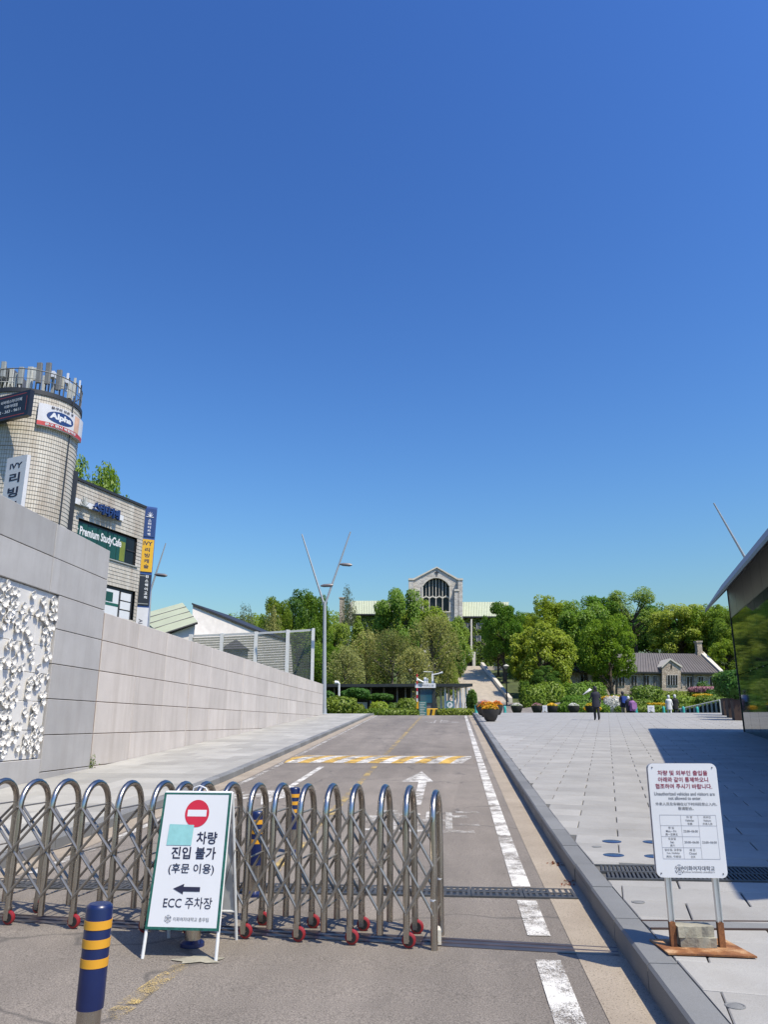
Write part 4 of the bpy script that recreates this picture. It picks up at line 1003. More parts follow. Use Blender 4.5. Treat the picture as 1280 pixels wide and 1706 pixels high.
# helper that wraps flat drawings round the tower
def on_tower(u, z, o=.12):
    an = a_wrap + u / RT; return (CT.x + (RT + o) * math.cos(an), CT.y + (RT + o) * math.sin(an), z)
def tower_ang(px, py):     # angle on the tower seen at a pixel
    r = ray(px, py); best = None
    ox, oy = -CT.x, -CT.y; A = r[0] ** 2 + r[1] ** 2; B = 2 * (ox * r[0] + oy * r[1]); C = ox * ox + oy * oy - (RT + .12) ** 2; D = B * B - 4 * A * C
    if D < 0: return None
    t = (-B - math.sqrt(D)) / (2 * A); x, y = r[0] * t, r[1] * t; return math.atan2(y - CT.y, x - CT.x), EYE + r[2] * t
aw, za = tower_ang(62, 690); ae, ze = tower_ang(129, 710)
a_wrap = aw; SW = (ae - aw) * RT + .55
zs0, zs1 = tower_ang(62, 708)[1], tower_ang(62, 671)[1]
def curved(name, u0, u1, z0, z1, o, mat, parent, n=20):
    b = MB(); vs = []
    for k in range(n + 1):
        u = u0 + (u1 - u0) * k / n; vs += [on_tower(u, z0, o), on_tower(u, z1, o), on_tower(u, z0, .0), on_tower(u, z1, .0)]
    f = []
    for k in range(n):
        q = 4 * k; f += [(q, q + 4, q + 5, q + 1), (q + 1, q + 5, q + 7, q + 3), (q + 2, q + 6, q + 4, q)]
    f += [(0, 1, 3, 2), (4 * n + 2, 4 * n + 3, 4 * n + 1, 4 * n)]
    b.add(vs, f); return b.build(name, mat, parent, base)
sgn = curved('curved_sign', 0, SW, zs0, zs1, .22, M['paper_sign'], bl)
HS = zs1 - zs0
curved('red_band', .0, SW * .98, zs0 + .02, zs0 + HS * .2, .228, M['fade_red'], sgn)
curved('peach_patch', SW * .66, SW * .8, zs0 + HS * .22, zs1 - .05, .227, M['peach'], sgn)
b = MB(); eu, ez = SW * .38, zs0 + HS * .52; n = 32
vs = []
for k in range(n + 1):
    c_ = -1 + 2 * k / n; h_ = math.sqrt(max(0, 1 - c_ * c_)); vs += [on_tower(eu + SW * .25 * c_, ez - HS * .27 * h_, .234), on_tower(eu + SW * .25 * c_, ez + HS * .27 * h_, .234)]
b.add(vs, [(2 * k, 2 * k + 2, 2 * k + 3, 2 * k + 1) for k in range(n)]); b.build('oval', M['blue_sign'], sgn, base)
def tower_text(s_, mat, u, z, w, h, bold=.03):
    vs, fs, Wt, Ht = text_geo(s_, bold); b = MB(); b.add([on_tower(u + x * w / Wt, z + y * h / Ht, .24) for x, y in vs], fs); return b.build('lettering', M[mat], sgn, base)
tower_text('Alpha', 'white', eu, ez, SW * .4, HS * .34, .05); tower_text('문구의 모든 것', 'ink', SW * .40, zs0 + HS * .9, SW * .42, HS * .13); tower_text('문구 팬시 복합매장', 'white', SW * .42, zs0 + HS * .11, SW * .6, HS * .12)
# black sign board on the flat front, white vertical banner
nl = Vector((last[2], last[3], 0))
def on_flat(px, py, o=.25):
    r = ray(px, py); A = ex + nl * o; t = (A.x * nl.x + A.y * nl.y) / (r[0] * nl.x + r[1] * nl.y); return Vector((r[0] * t, r[1] * t, EYE + r[2] * t))
def flat_fn(o):
    A = ex + nl * o
    return lambda u, z: (A.x - td.x * u, A.y - td.y * u, z)      # u grows to the right
def flat_board(name, px0, px1, pyt, pyb, mat, parent, o0=.06, o1=.24):
    pa, pb = on_flat(px0, (pyt + pyb) / 2, o1), on_flat(px1, (pyt + pyb) / 2, o1)
    c = (pa + pb) / 2; zt, zb = on_flat((px0 + px1) / 2, pyt, o1).z, on_flat((px0 + px1) / 2, pyb, o1).z
    A = ex + nl * o1; ua = -(pa - A).dot(td); ub = -(pb - A).dot(td)
    b = MB(); p = [flat_fn(o)(u, z) for z in (zb, zt) for (u, o) in ((ua, o0), (ub, o0), (ub, o1), (ua, o1))]
    b.hexa(p); return b.build(name, mat, parent, base), ua, ub, zb, zt
bd, ua, ub, zb, zt = flat_board('black_board', -60, 46, 663, 703, M['black_sign'], bl, .04, .30)
fn = flat_fn(.305); cxu = ub - (ub - ua) * .36; hh = zt - zb
for (u0, u1, z0, z1) in ((ua + .1, ub - .25, zt - .16, zt - .12), (ua + .1, ub - .25, zb + .12, zb + .16), (ub - .22, ub - .18, zb + .3, zt - .3)):
    b = MB(); b.add([fn(u0, z0), fn(u1, z0), fn(u1, z1), fn(u0, z1)], [(0, 1, 2, 3)]); b.build('border_line', M['orange_line'], bd, base)
def flat_text(s_, mat, par, u, z, w, h, bold=.02, o=.31):
    f_ = flat_fn(o); vs, fs, Wt, Ht = text_geo(s_, bold); b = MB(); b.add([f_(u + x * w / Wt, z + y * h / Ht) for x, y in vs], fs); return b.build('lettering', M[mat], par, base)
pxm = (ub - ua) / 106
flat_text('비버에스터디카페', 'white', bd, ub - 28 * pxm, zb + hh * .70, 33 * pxm, hh * .14); flat_text('이화여대점', 'white', bd, ub - 28 * pxm, zb + hh * .51, 21 * pxm, hh * .13); flat_text('02 - 363 - 9611', 'white', bd, ub - 30 * pxm, zb + hh * .31, 36 * pxm, hh * .12)
bd, ua, ub, zb, zt = flat_board('white_banner', 4, 37, 762, 880, M['paper_sign'], bl, .04, .26)
hh = zt - zb; uc = (ua + ub) / 2; ww = ub - ua
flat_text('iVY', 'ink', bd, uc, zb + hh * .87, ww * .62, hh * .08, .03, .268)
for k, ch in enumerate('리빙캐슬'): flat_text(ch, 'ink', bd, uc, zb + hh * (.70 - .2 * k), ww * .52, hh * .14, .03, .268)
# wing
LW = .1527 * YB * 1.02
def wf(s_, z, o=0.0): p = Vector((W0p.x, W0p.y, 0)) + fdir * s_ + fout * o; return (p.x, p.y, z)
def on_wing(px, py, o=0.0):
    r = ray(px, py); A = Vector((W0p.x, W0p.y, 0)) + fout * o; t = (A.x * fout.x + A.y * fout.y) / (r[0] * fout.x + r[1] * fout.y)
    p = Vector((r[0] * t, r[1] * t, 0)); return (p - Vector((W0p.x, W0p.y, 0))).dot(fdir), EYE + r[2] * t
z3 = on_wing(190, 886)[1]; z2 = on_wing(200, 936)[1]; z1 = on_wing(200, 978)[1]; z0_ = on_wing(200, 1032)[1]
sR1 = on_wing(228, 920)[0]; sR2 = on_wing(222, 1000)[0]
wc = []
for k in range(29):
    sk = -1.0 + (LW + 1.0) * k / 28; q = wf(sk, 0); wc.append((q[0], q[1], fout.x, fout.y, sk))
tiled('wing_tiles', wc, zb0, ZTOP - .12, .225, ((.6, sR1, z2, z3), (1.0, sR2, z0_, z1))).build('wing_tiles', M['tile'], bl, base, kind='stuff')
def wbox(name, s0, s1, z0, z1, o0, o1, mat, parent):
    b = MB(); b.hexa([wf(s0, z0, o1), wf(s1, z0, o1), wf(s1, z0, o0), wf(s0, z0, o0), wf(s0, z1, o1), wf(s1, z1, o1), wf(s1, z1, o0), wf(s0, z1, o0)]); return b.build(name, mat, parent, base)
wbox('wing_body', -1.0, LW - .02, zb0, ZTOP - .14, -10, -.25, M['frame_dark'], bl)
wbox('wing_coping', -1.0, LW + .05, ZTOP - .13, ZTOP + .02, -10, .1, M['frame_dark'], bl)
wbox('wing_side', LW - .01, LW + .02, zb0, ZTOP - .13, -10, .02, M['tile'], bl)
def wtext(s_, mat, par, s, z, w, h, o, bold=.02, th=0.0):
    vs, fs, Wt, Ht = text_geo(s_, bold); b = MB(); pts = [(s + x * w / Wt, z + y * h / Ht) for x, y in vs]
    b.add([wf(a_, b_, o) for a_, b_ in pts], fs)
    if th:
        n0 = len(pts); b.add([wf(a_, b_, o - th) for a_, b_ in pts], [tuple(reversed(f)) for f in fs])
        cnt = {}
        for f in fs:
            for i in range(len(f)): e = (f[i], f[(i + 1) % len(f)]); cnt[e] = 1
        for (i, j) in cnt:
            if (j, i) not in cnt: b.f.append((j, i, n0 + i, n0 + j))
    return b.build('lettering', M[mat], par, base)
# upper windows: green glass band with lettering
gw = wbox('window_band', .6, sR1, z2, z3, -.24, -.12, M['frame_dark'], bl)
for k in range(6):
    s0 = .7 + (sR1 - .8) * k / 6; s1 = .7 + (sR1 - .8) * (k + 1) / 6 - .04
    wbox('pane', s0, s1, z2 + .08, z3 - .08, -.12, -.10, M['glass_teal'] if k < 5 else M['glass_dark'], gw)
wbox('yellow_film', .7 + (sR1 - .8) * 4.35 / 6, .7 + (sR1 - .8) * 4.9 / 6, z2 + .1, z3 - .4, -.099, -.095, M['yellow_film'], gw)
wbox('mullion', .7 + (sR1 - .8) * 5 / 6, sR1 - .1, (z2 + z3) / 2, (z2 + z3) / 2 + .08, -.10, -.06, M['frame_dark'], gw)
wbox('sill', .5, sR1 + .1, z2 - .07, z2, -.1, .09, M['ant_grey'], gw)
sT0, sT1 = on_wing(112, 870)[0], on_wing(205, 895)[0]
wtext('Your Premium StudyCafe', 'white', gw, (sT0 + sT1) / 2, z3 - .62, sT1 - sT0, .66, -.09, .03)
# sign bar with raised blue letters
sa, zA = on_wing(122, 832, .2); sb, _ = on_wing(206, 860, .2)
sb_ = wbox('sign_bar', sa - .4, sb, zA - .17, zA + .17, .05, .18, M['white'], bl)
wtext('스터디카페', 'blue_sign', sb_, (sa + sb) / 2 + .45, zA + .0, 2.3, .62, .42, .03, .16)
b = MB()
for k in range(5):
    an = math.radians(30 + k * 30); c0 = wf(sa + .72, zA - .2, .38); c1 = wf(sa + .72 + .36 * math.cos(an), zA - .2 + .55 * math.sin(an), .38); b.path([c0, c1], [.07, .03], 6)
b.path([wf(sa + .4, zA - .22, .38), wf(sa + 1.05, zA - .22, .38)], .06, 6); b.build('crown_mark', M['ant_grey'], sb_, base)
# lower white shopfront window
lw_ = wbox('lower_window', 1.0, sR2, z0_, z1, -.24, -.1, M['frame_dark'], bl)
wbox('white_panel', 1.1, sR2 - 1.35, z0_ + .05, z1 - .25, -.1, -.06, M['white'], lw_); wbox('green_stripe', 1.1, sR2 - 1.35, (z0_ + z1) / 2 - .25, (z0_ + z1) / 2 - .08, -.06, -.05, M['green_edge'], lw_)
wbox('inner_pane', sR2 - 2.6, sR2 - 1.9, (z0_ + z1) / 2 - .02, z1 - .42, -.06, -.05, M['glass_teal'], lw_)
for k in range(3): wbox('white_panel', sR2 - 1.15, sR2 - .2, z0_ + .1 + k * (z1 - z0_ - .3) / 3, z0_ + (k + .86) * (z1 - z0_ - .3) / 3 + .1, -.1, -.06, M['white'], lw_)
# recessed slot between tower and wing
b = MB(); pA = on_wing(100, 880, .6); zsT = ZTOP + .25
wbox('dark_portal', -1.3, -.1, zb0, zsT, -.6, .28, M['frame_dark'], bl)
wbox('portal_glass', -1.34, -1.31, zb0, zsT - .25, -.5, .26, M['glass_teal'], bl)
b = MB(); c = on_tower(SW * .62, 0, .1); b.path([(c[0], c[1], zb0), (c[0], c[1], ZTW + .2)], .03, 5); b.build('downpipe', M['frame_dark'], bl, base)

# stack of shop signs on a pillar at the end of the wing
pb = at(240, 940, 49.6); pil = thing('sign_pillar', 'tall blue pillar of stacked shop signs at the far end of the tiled building', 'sign pillar', (pb.x, pb.y, terr(pb.x, pb.y)), math.atan2(-1, .62) + math.pi / 2)
rot = pil.rotation_euler.z
zt_ = at(250, 845, 49.6).z - pil.location.z
pwid = .92
def pf_(u, z): return (u, -.262, z)
b = MB(); b.box(-pwid / 2 - .05, pwid / 2 + .05, -.2, .25, 0, zt_, .02); b.build('pillar_body', M['blue_edge'], pil)
def pzz(py): return at(248, py, 49.6).z - pil.location.z
for (y0, y1, mt, lines) in ((848, 896, 'blue_sign', [('스', .42, 'white'), ('터', .54, 'white'), ('디', .66, 'white'), ('카', .78, 'white'), ('페', .90, 'white')]),
                            (899, 954, 'yellow_sign', [('iVY', .14, 'ink'), ('리', .33, 'ink'), ('빙', .50, 'ink'), ('캐', .67, 'ink'), ('슬', .83, 'ink')]),
                            (957, 1010, 'black_sign', [('킹', .08, 'white'), ('스', .21, 'white'), ('웨', .34, 'white'), ('이', .47, 'white'), ('교', .60, 'white'), ('회', .73, 'white')]),
                            (1012, 1062, 'paper_sign', [('Al', .30, 'ink')])):
    zt2, zb2 = pzz(y0), pzz(y1); b = MB(); b.box(-pwid / 2, pwid / 2, -.26, -.2, zb2 + .03, zt2 - .03); bd = b.build('sign_face', M[mt], pil)
    hh = zt2 - zb2
    for ch, t, mk in lines:
        big = mt == 'yellow_sign'; xo = .18 if mt == 'black_sign' else .06
        if ch == 'Al': lettering(ch, M[mk], bd, lambda u, v: (v, -.262, zt2 - hh * .35 - u), .25, 0, h=.26, bold=.01)
        else: lettering(ch, M[mk], bd, pf_, xo, zt2 - hh * t, h=hh * (.125 if big else .09), w=(.6 if ch == 'iVY' else hh * (.15 if big else .1)), bold=.03)
    if mt == 'black_sign':
        for (x0, x1, z0, z1) in ((-.4, .05, zt2 - .16, zt2 - .12), (-.4, -.36, zb2 + .12, zt2 - .12), (-.4, .38, zb2 + .12, zb2 + .16)):
            b = MB(); b.box(x0, x1, -.264, -.26, z0, z1); b.build('border_line', M['ant_grey'], bd)
    if mt == 'blue_sign':
        b = MB()
        for k in range(5): an = math.radians(30 + 30 * k); b.path([(.05, -.27, zt2 - hh * .3), (.05 + .22 * math.cos(an), -.27, zt2 - hh * .3 + .34 * math.sin(an))], [.03, .015], 5)
        b.path([(-.2, -.27, zt2 - hh * .31), (.3, -.27, zt2 - hh * .31)], .025, 5); b.build('crown_mark', M['white'], bd)
# black cabinet strip between wing and pillar
pil2 = MB(); pil2.box(-pwid / 2 - .22, -pwid / 2 - .06, -.1, .2, 0, zt_ - .6); pil2.build('bracket_column', M['frame_dark'], pil)

# ------------------------------------------------------------------ low houses and slatted barrier behind the wall
def quad_slab(b, pts, th):   # pts 4 points, extruded down by th
    return b.hexa([p - Vector((0, 0, th)) for p in pts] + list(pts))
gh = at(300, 1060, 74); house = thing('white_gable_house', 'white brick gable house with dark roof edge behind the granite wall', 'house', (gh.x, 74, terr(gh.x, 74)))
hl = house.location.copy()
hY = lambda px: 70 + (px - 250) * .06
pts = [at(x, y, hY(x)) for x, y in ((250, 1120), (440, 1120), (436, 1055), (321, 1008), (320, 1030), (262, 1052))]
b = MB(); b.add(pts + [p + Vector((2, 9, 0)) for p in pts], [(0, 1, 2, 3, 4, 5), (11, 10, 9, 8, 7, 6)] + [((i + 1) % 6, i, 6 + i, 6 + (i + 1) % 6) for i in range(6)]); b.build('gable_wall', M['white_brick'], house, hl)
p, q = at(320, 1005.5, hY(320) - .1), at(438, 1054, hY(438) - .1); b = MB(); b.hexa([p + Vector((0, -.2, -.12)), q + Vector((0, -.2, -.12)), q + Vector((2, 9, -.12)), p + Vector((2, 9, -.12)), p + Vector((0, -.2, .04)), q + Vector((0, -.2, .04)), q + Vector((2, 9, .04)), p + Vector((2, 9, .04))]); b.build('roof', M['frame_dark'], house, hl)
gr_ = at(290, 1030, 68); shed = thing('green_roofed_hall', 'building with pale green sheet roof rising behind the granite wall', 'building', (gr_.x, 70, terr(gr_.x, 70))); hl = shed.location.copy()
A, B_, C_, D_ = at(268, 1056, 68), at(329, 1036, 69), at(304, 1004, 76), at(228, 1025, 76)
b = MB(); quad_slab(b, [A, B_, C_, D_], .18); rf_ = b.build('roof', M['copper'], shed, hl)
for k in (1, 2, 3):
    t = k / 4; p = A.lerp(D_, t); q = B_.lerp(C_, t); b = MB(); b.path([p + Vector((0, 0, .03)), q + Vector((0, 0, .03))], .05, 5); b.build('roof_seam', M['grey_metal'], rf_, hl)
b = MB(); b.path([A - Vector((0, 0, .1)), B_ - Vector((0, 0, .1))], .12, 6); b.build('gutter', M['frame_dark'], shed, hl)
z0 = hl.z; b = MB(); b.hexa([Vector((A.x + .2, A.y + .4, z0)), Vector((B_.x - .3, B_.y + .4, z0)), Vector((C_.x - .3, C_.y, z0)), Vector((D_.x + .2, D_.y, z0)), A + Vector((.2, .4, -.2)), B_ + Vector((-.3, .4, -.2)), C_ + Vector((-.3, 0, -.2)), D_ + Vector((.2, 0, -.2))]); b.build('wall', M['white_brick'], shed, hl)
# small pavilion seen through the barrier
pc = at(392, 1090, 70); pv = thing('pavilion', 'small grey pavilion with a pointed roof seen through the slatted barrier', 'pavilion', (pc.x, 70, terr(pc.x, 70))); hl = pv.location.copy()
za = at(392, 1065, 70).z - hl.z; ze = at(392, 1083, 70).z - hl.z; w = 22 * 70 / 1280
b = MB(); b.add([(-w, -w, ze), (w, -w, ze), (w, w, ze), (-w, w, ze), (0, 0, za)], [(0, 1, 4), (1, 2, 4), (2, 3, 4), (3, 0, 4), (3, 2, 1, 0)]); b.build('roof', M['grey_metal'], pv)
b = MB(); b.box(-w * .8, w * .8, -w * .8, w * .8, 0, ze - .01); b.build('wall', M['ant_grey'], pv)
# slatted barrier
YB2 = 60.0
bx = thing('slatted_barrier', 'tall white framed barrier of dark horizontal slats above the granite wall', 'barrier', (at(420, 1100, YB2).x, YB2, terr(at(420, 1100, YB2).x, YB2))); hl = bx.location.copy()
def by(px): return YB2 + (520 - px) * .012
posts = [(318, 1058), (370, 1056), (427, 1053.5), (480, 1050.5), (522, 1048)]
tops = []
for px, py in posts:
    p = at(px, py, by(px)); w = .14 if px < 520 else .12; tops.append(p); b = MB(); b.box(p.x - w, p.x + w, p.y - .1, p.y + .1, hl.z, p.z + .05, .01); b.build('post', M['white_metal'], bx, hl)
for i in range(4):
    p, q = tops[i], tops[i + 1]; b = MB(); b.hexa([p + Vector((.14, -.05, -.16)), q + Vector((-.14, -.05, -.16)), q + Vector((-.14, .05, -.16)), p + Vector((.14, .05, -.16)), p + Vector((.14, -.05, .0)), q + Vector((-.14, -.05, .0)), q + Vector((-.14, .05, .0)), p + Vector((.14, .05, .0))]); b.build('top_rail', M['white_metal'], bx, hl)
    b = MB(); n = 34
    for k in range(n):
        zz = .24 + k * .19
        if p.z - zz - .1 < hl.z: break
        for (u, v) in ((p, q),):
            b.hexa([u + Vector((.14, -.02, -zz - .15)), v + Vector((-.14, -.02, -zz - .15)), v + Vector((-.14, .03, -zz - .13)), u + Vector((.14, .03, -zz - .13)), u + Vector((.14, -.02, -zz)), v + Vector((-.14, -.02, -zz)), v + Vector((-.14, .03, -zz + .02)), u + Vector((.14, .03, -zz + .02))])
    b.build('slats', M['barrier_slat'], bx, hl, kind='stuff')

# ------------------------------------------------------------------ Y shaped street lamps
def lamp_head(b, p, d):
    d = Vector(d).normalized(); b.path([p, p + d * .25, p + d * .75, p + d * .95], [.05, .12, .13, .06], 8)
px_, Yp = 540, 57.5
p0 = at(540, 1190, Yp); p1 = at(541, 1003, Yp)
lp = thing('street_lamp', 'tall grey Y shaped street lamp at the end of the granite wall', 'street lamp', (p0.x, Yp, prof(57) + .1)); hl = lp.location.copy()
b = MB(); b.path([(p0.x, Yp, hl.z), (p1.x, Yp, p1.z)], [.17, .12], 12); b.build('pole', M['pole'], lp, hl, True)
b = MB(); b.lathe([(.3, 0), (.3, .05), (.19, .08), (.18, .4)], 12); b.build('base_flange', M['pole'], lp, (0, 0, 0), True)
for (tx, ty, lx, ly, dr) in ((503, 890, 534, 976, (.9, 0, .05)), (584, 886, 566, 940, (.9, 0, -.06))):
    t_ = at(tx, ty, Yp); b = MB(); b.path([p1 - Vector((0, 0, .3)), t_], [.085, .05], 8); b.build('arm', M['pole'], lp, hl, True)
    b = MB(); lamp_head(b, at(lx, ly, Yp - .05), dr); b.build('lamp_head', M['grey_metal'], lp, hl, True)
Yp = 56.0; p0 = at(244, 1100, Yp); p1 = at(250, 985, Yp)
lp = thing('street_lamp', 'street lamp whose slanting arm shows beside the stacked shop signs', 'street lamp', (p0.x, Yp, terr(p0.x, Yp))); hl = lp.location.copy()
b = MB(); b.path([(p0.x, Yp, hl.z), p1], [.15, .11], 10); b.build('pole', M['pole'], lp, hl, True)
b = MB(); b.path([p1, at(276, 905, Yp)], [.08, .04], 8); b.build('arm', M['pole'], lp, hl, True)
b = MB(); lamp_head(b, at(257, 957, Yp), (1, 0, -.1)); b.build('lamp_head', M['grey_metal'], lp, hl, True)
Yp = 44.0; p1 = at(1252, 946, Yp)
lp = thing('street_lamp', 'lamp mast leaning up from behind the glass building roof', 'street lamp', (p1.x, Yp, prof(46) + .18)); hl = lp.location.copy()
b = MB(); b.path([(p1.x, Yp, hl.z), p1], [.15, .11], 10); b.build('pole', M['pole'], lp, hl, True)
b = MB(); b.path([p1, at(1190, 838, Yp)], [.085, .045], 8); b.build('arm', M['pole'], lp, hl, True)

# ------------------------------------------------------------------ glass building on the right
gdir = Vector((PS, PC, 0)); gout = Vector((-PC, PS, 0))
C0 = Vector((14.55, 32.2, 0)); zg = zp(C0.x, C0.y)
tip = at(1178, 1018, 32.4); ZR = tip.z
gb = thing('glass_building', 'low glass walled building with a slanting metal roof edge beside the plaza', 'building', (C0.x, C0.y, zg)); hl = gb.location.copy()
LB = 27.0
def gwp(s, o, z): p = C0 - gdir * s + gout * o; return Vector((p.x, p.y, z))
def gbox(name, s0, s1, o0, o1, z0, z1, mat, parent):
    b = MB(); b.hexa([gwp(s0, o1, z0), gwp(s0, o0, z0), gwp(s1, o0, z0), gwp(s1, o1, z0), gwp(s0, o1, z1), gwp(s0, o0, z1), gwp(s1, o0, z1), gwp(s1, o1, z1)]); return b.build(name, mat, parent, hl)
zb_ = lambda s: zp(*gwp(s, 0, 0).xy)
npan = 15; pwid_ = LB / npan
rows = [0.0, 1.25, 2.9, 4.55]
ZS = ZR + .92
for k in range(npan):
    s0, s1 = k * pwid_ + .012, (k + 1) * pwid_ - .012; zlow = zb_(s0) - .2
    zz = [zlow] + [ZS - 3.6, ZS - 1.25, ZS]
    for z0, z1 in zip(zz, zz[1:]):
        if z1 - z0 > .1: gbox('pane' if z1 < ZS - .1 else 'painted_reflection', s0, s1, -.03, .0, z0 + .012, z1 - .012, M['glass_green'] if z1 < ZS - .1 else M['reflection_paint'], gb)  # top row: opaque band coloured as a reflection in the glass, panes below
gbox('corner_mullion', -.06, .0, -.06, .03, zg - .1, ZS, M['frame_dark'], gb)
gbox('inner_core', .3, LB, -3.2, -1.6, zg - 2, ZS, M['frame_dark'], gb)
gbox('floor_slab', .02, LB, -3.2, -.05, zg - 2.3, zg - .02, M['grey_metal'], gb)
for k in range(12): gbox('end_pane', -.02, .0, -.25 * k - .24, -.25 * k - .01, zg - .05, ZS, M['glass_green'], gb)
ov = (tip - Vector((C0.x, C0.y, ZR))).dot(gout); ovn = .12
def gsec(name, sec, s0, s1, mat):
    b = MB(); n = len(sec); vs = [gwp(s_, o, z) for s_ in (s0, s1) for (o, z) in sec]
    b.add(vs, [tuple(range(n)), tuple(range(n, 2 * n))[::-1]] + [((i + 1) % n, i, n + i, n + (i + 1) % n) for i in range(n)]); return b.build(name, mat, gb, hl)
gsec('roof', [(ov, ZR), (ov, ZR + .12), (.15, ZR + 1.16), (-8, ZR + 1.3), (-8, ZR + .96), (-.06, ZR + .95)], -.4, LB + 2, M['grey_metal'])
for k in range(18):
    sec = lambda t: (ov * (1 - t), ZR + .95 * t)
    b = MB(); (o0, z0), (o1, z1) = sec(.70), sec(.80); s0, s1 = .4 + k * 1.5, 1.5 + k * 1.5
    b.hexa([gwp(s0, o0, z0 - .03), gwp(s1, o0, z0 - .03), gwp(s1, o1, z1 - .03), gwp(s0, o1, z1 - .03), gwp(s0, o0, z0 + .01), gwp(s1, o0, z0 + .01), gwp(s1, o1, z1 + .01), gwp(s0, o1, z1 + .01)]); b.build('soffit_slot', M['ant_pale'], gb, hl)
gbox('end_wall_back', -.02, 6, -12, -8.01, zg - .5, ZR + .9, M['frame_dark'], gb)

# ------------------------------------------------------------------ stone hall with the great window
YH = 166.0
hb_ = at(728, 1108, YH); hall = thing('stone_hall', 'grey stone hall with a gabled front, great arched window and pale green roofs', 'building', (hb_.x, YH, 13.0)); hl = hall.location.copy()
def hp(px, py, dy=0.0): p = at(px, py, YH); return Vector((p.x, YH + dy, p.z))
def hpoly(name, pts, y0, y1, mat, parent):
    b = MB(); q = [(at(x, y, YH).x, at(x, y, YH).z) for x, y in pts]; b.prism(q, lambda u, v, t: (u, YH + t, v), y0, y1); return b.build(name, mat, parent, hl)
gx0, gx1 = 682, 770
# gable front built as pieces round the window opening
wx0, wx1, wyb, wys, wyt = 705, 749, 1019, 977, 963
arch = [(wx0, wys)] + [(wx0 + (wx1 - wx0) * k / 12, wys - (wys - wyt) * math.sin(math.pi * (k / 12)) ** .7) for k in range(1, 12)] + [(wx1, wys)]
front = hpoly('front_wall', [(gx0, 1125), (wx0, 1125), (wx0, wys), (wx0, 968), (gx0, 968)], 0, 3, M['stone_hall'], hall)
hpoly('front_wall', [(wx1, 1125), (gx1, 1125), (gx1, 968), (wx1, 968), (wx1, wys)], 0, 3, M['stone_hall'], hall)
hpoly('front_wall', [(wx0, 1125), (wx1, 1125), (wx1, wyb), (wx0, wyb)], 0, 3, M['stone_hall'], hall)
hpoly('gable', [(wx0, 968), (wx0, wys - 3)] + arch[1:-1] + [(wx1, wys - 3), (wx1, 968), (766, 968), (728, 946), (686, 968)], 0, 3, M['stone_hall'], hall)
hpoly('hall_body', [(686, 1125), (766, 1125), (766, 972), (728, 952), (686, 972)], 3.2, 30, M['stone_hall'], hall)
b = MB(); b.hexa([hp(684, 969, 3) , hp(728, 948, 3), hp(728, 948, 30), hp(684, 969, 30), hp(684, 967, 3), hp(728, 946.5, 3), hp(728, 946.5, 30), hp(684, 967, 30)]); b.build('main_roof', M['frame_dark'], hall, hl)
b = MB(); b.hexa([hp(728, 948, 3), hp(768, 969, 3), hp(768, 969, 30), hp(728, 948, 30), hp(728, 946.5, 3), hp(768, 967, 3), hp(768, 967, 30), hp(728, 946.5, 30)]); b.build('main_roof', M['frame_dark'], hall, hl)
for pts in ([(684, 969.5), (728, 946.2), (728, 944.2), (683, 967)], [(728, 946.2), (768, 969.5), (769, 967), (728, 944.2)]): hpoly('gable_coping', pts, -.3, 3.3, M['trim_stone'], hall)
for x0, x1, yt in ((681, 689, 965), (763, 770.5, 965), (693, 699, 983), (757, 764, 983)):
    hpoly('buttress', [(x0, 1125), (x1, 1125), (x1, yt + 3), (x0, yt + 3)], -1.0, -.01, M['stone_hall'], hall); hpoly('buttress_cap', [(x0 - .6, yt + 3), (x1 + .6, yt + 3), (x1 + .3, yt), (x0 - .3, yt)], -1.15, .1, M['trim_stone'], hall)
gwn = hpoly('great_window', [(wx0 + .5, wyb - .5), (wx1 - .5, wyb - .5)] + [(x, y) for x, y in reversed(arch)], .9, 1.0, M['glass_dark'], hall)
def hbox(name, x0, x1, y0, y1, d0, d1, mat, parent): return hpoly(name, [(x0, y1), (x1, y1), (x1, y0), (x0, y0)], d0, d1, mat, parent)
def arch_y(x): t = (x - wx0) / (wx1 - wx0); return wys - (wys - wyt) * max(0, math.sin(math.pi * t)) ** .7
for k in range(9):
    x = wx0 + (wx1 - wx0) * k / 8; wdt = .62 if k % 2 == 0 else .38; yt_ = arch_y(min(max(x, wx0 + .4), wx1 - .4))
    hbox('mullion', x - wdt, x + wdt, yt_, 995 if k % 2 else wyb, .5, .88, M['trim_stone'], gwn)
for k in range(4):
    xa = wx0 + (wx1 - wx0) * k / 4; xb = wx0 + (wx1 - wx0) * (k + 1) / 4; xm = (xa + xb) / 2
    hpoly('tracery', [(xa, 997), (xm, 993.4), (xb, 997), (xb, 994.8), (xm, 991.4), (xa, 994.8)], .45, .87, M['trim_stone'], gwn)
outer = [(728 + (x - 727) * 1.09, y - 1.6) for x, y in arch]
b = MB(); n = len(arch); vs = []
for (x, y), (x2, y2) in zip(arch, outer):
    for (xx, yy) in ((x, y), (x2, y2)):
        for d_ in (-.25, .8): vs.append(hp(xx, yy, d_))
f = []
for i in range(n - 1):
    q = 4 * i; f += [(q, q + 4, q + 6, q + 2), (q + 1, q + 3, q + 7, q + 5), (q, q + 1, q + 5, q + 4), (q + 2, q + 6, q + 7, q + 3)]
b.add(vs, f); b.build('window_surround', M['trim_stone'], hall, hl)
hbox('window_sill', wx0 - 2, wx1 + 2, wyb - .2, wyb + 1.6, -.4, .8, M['trim_stone'], hall)
for x0 in (wx0 - 2, wx1 + .1): hbox('window_jamb', x0, x0 + 1.9, wys - 1, wyb, -.2, .8, M['trim_stone'], hall)
hbox('cross', 727.4, 728.6, 950, 961, -.15, -.01, M['frame_dark'], hall); hbox('cross', 724.5, 731.5, 953.2, 954.4, -.16, -.012, M['frame_dark'], hall)
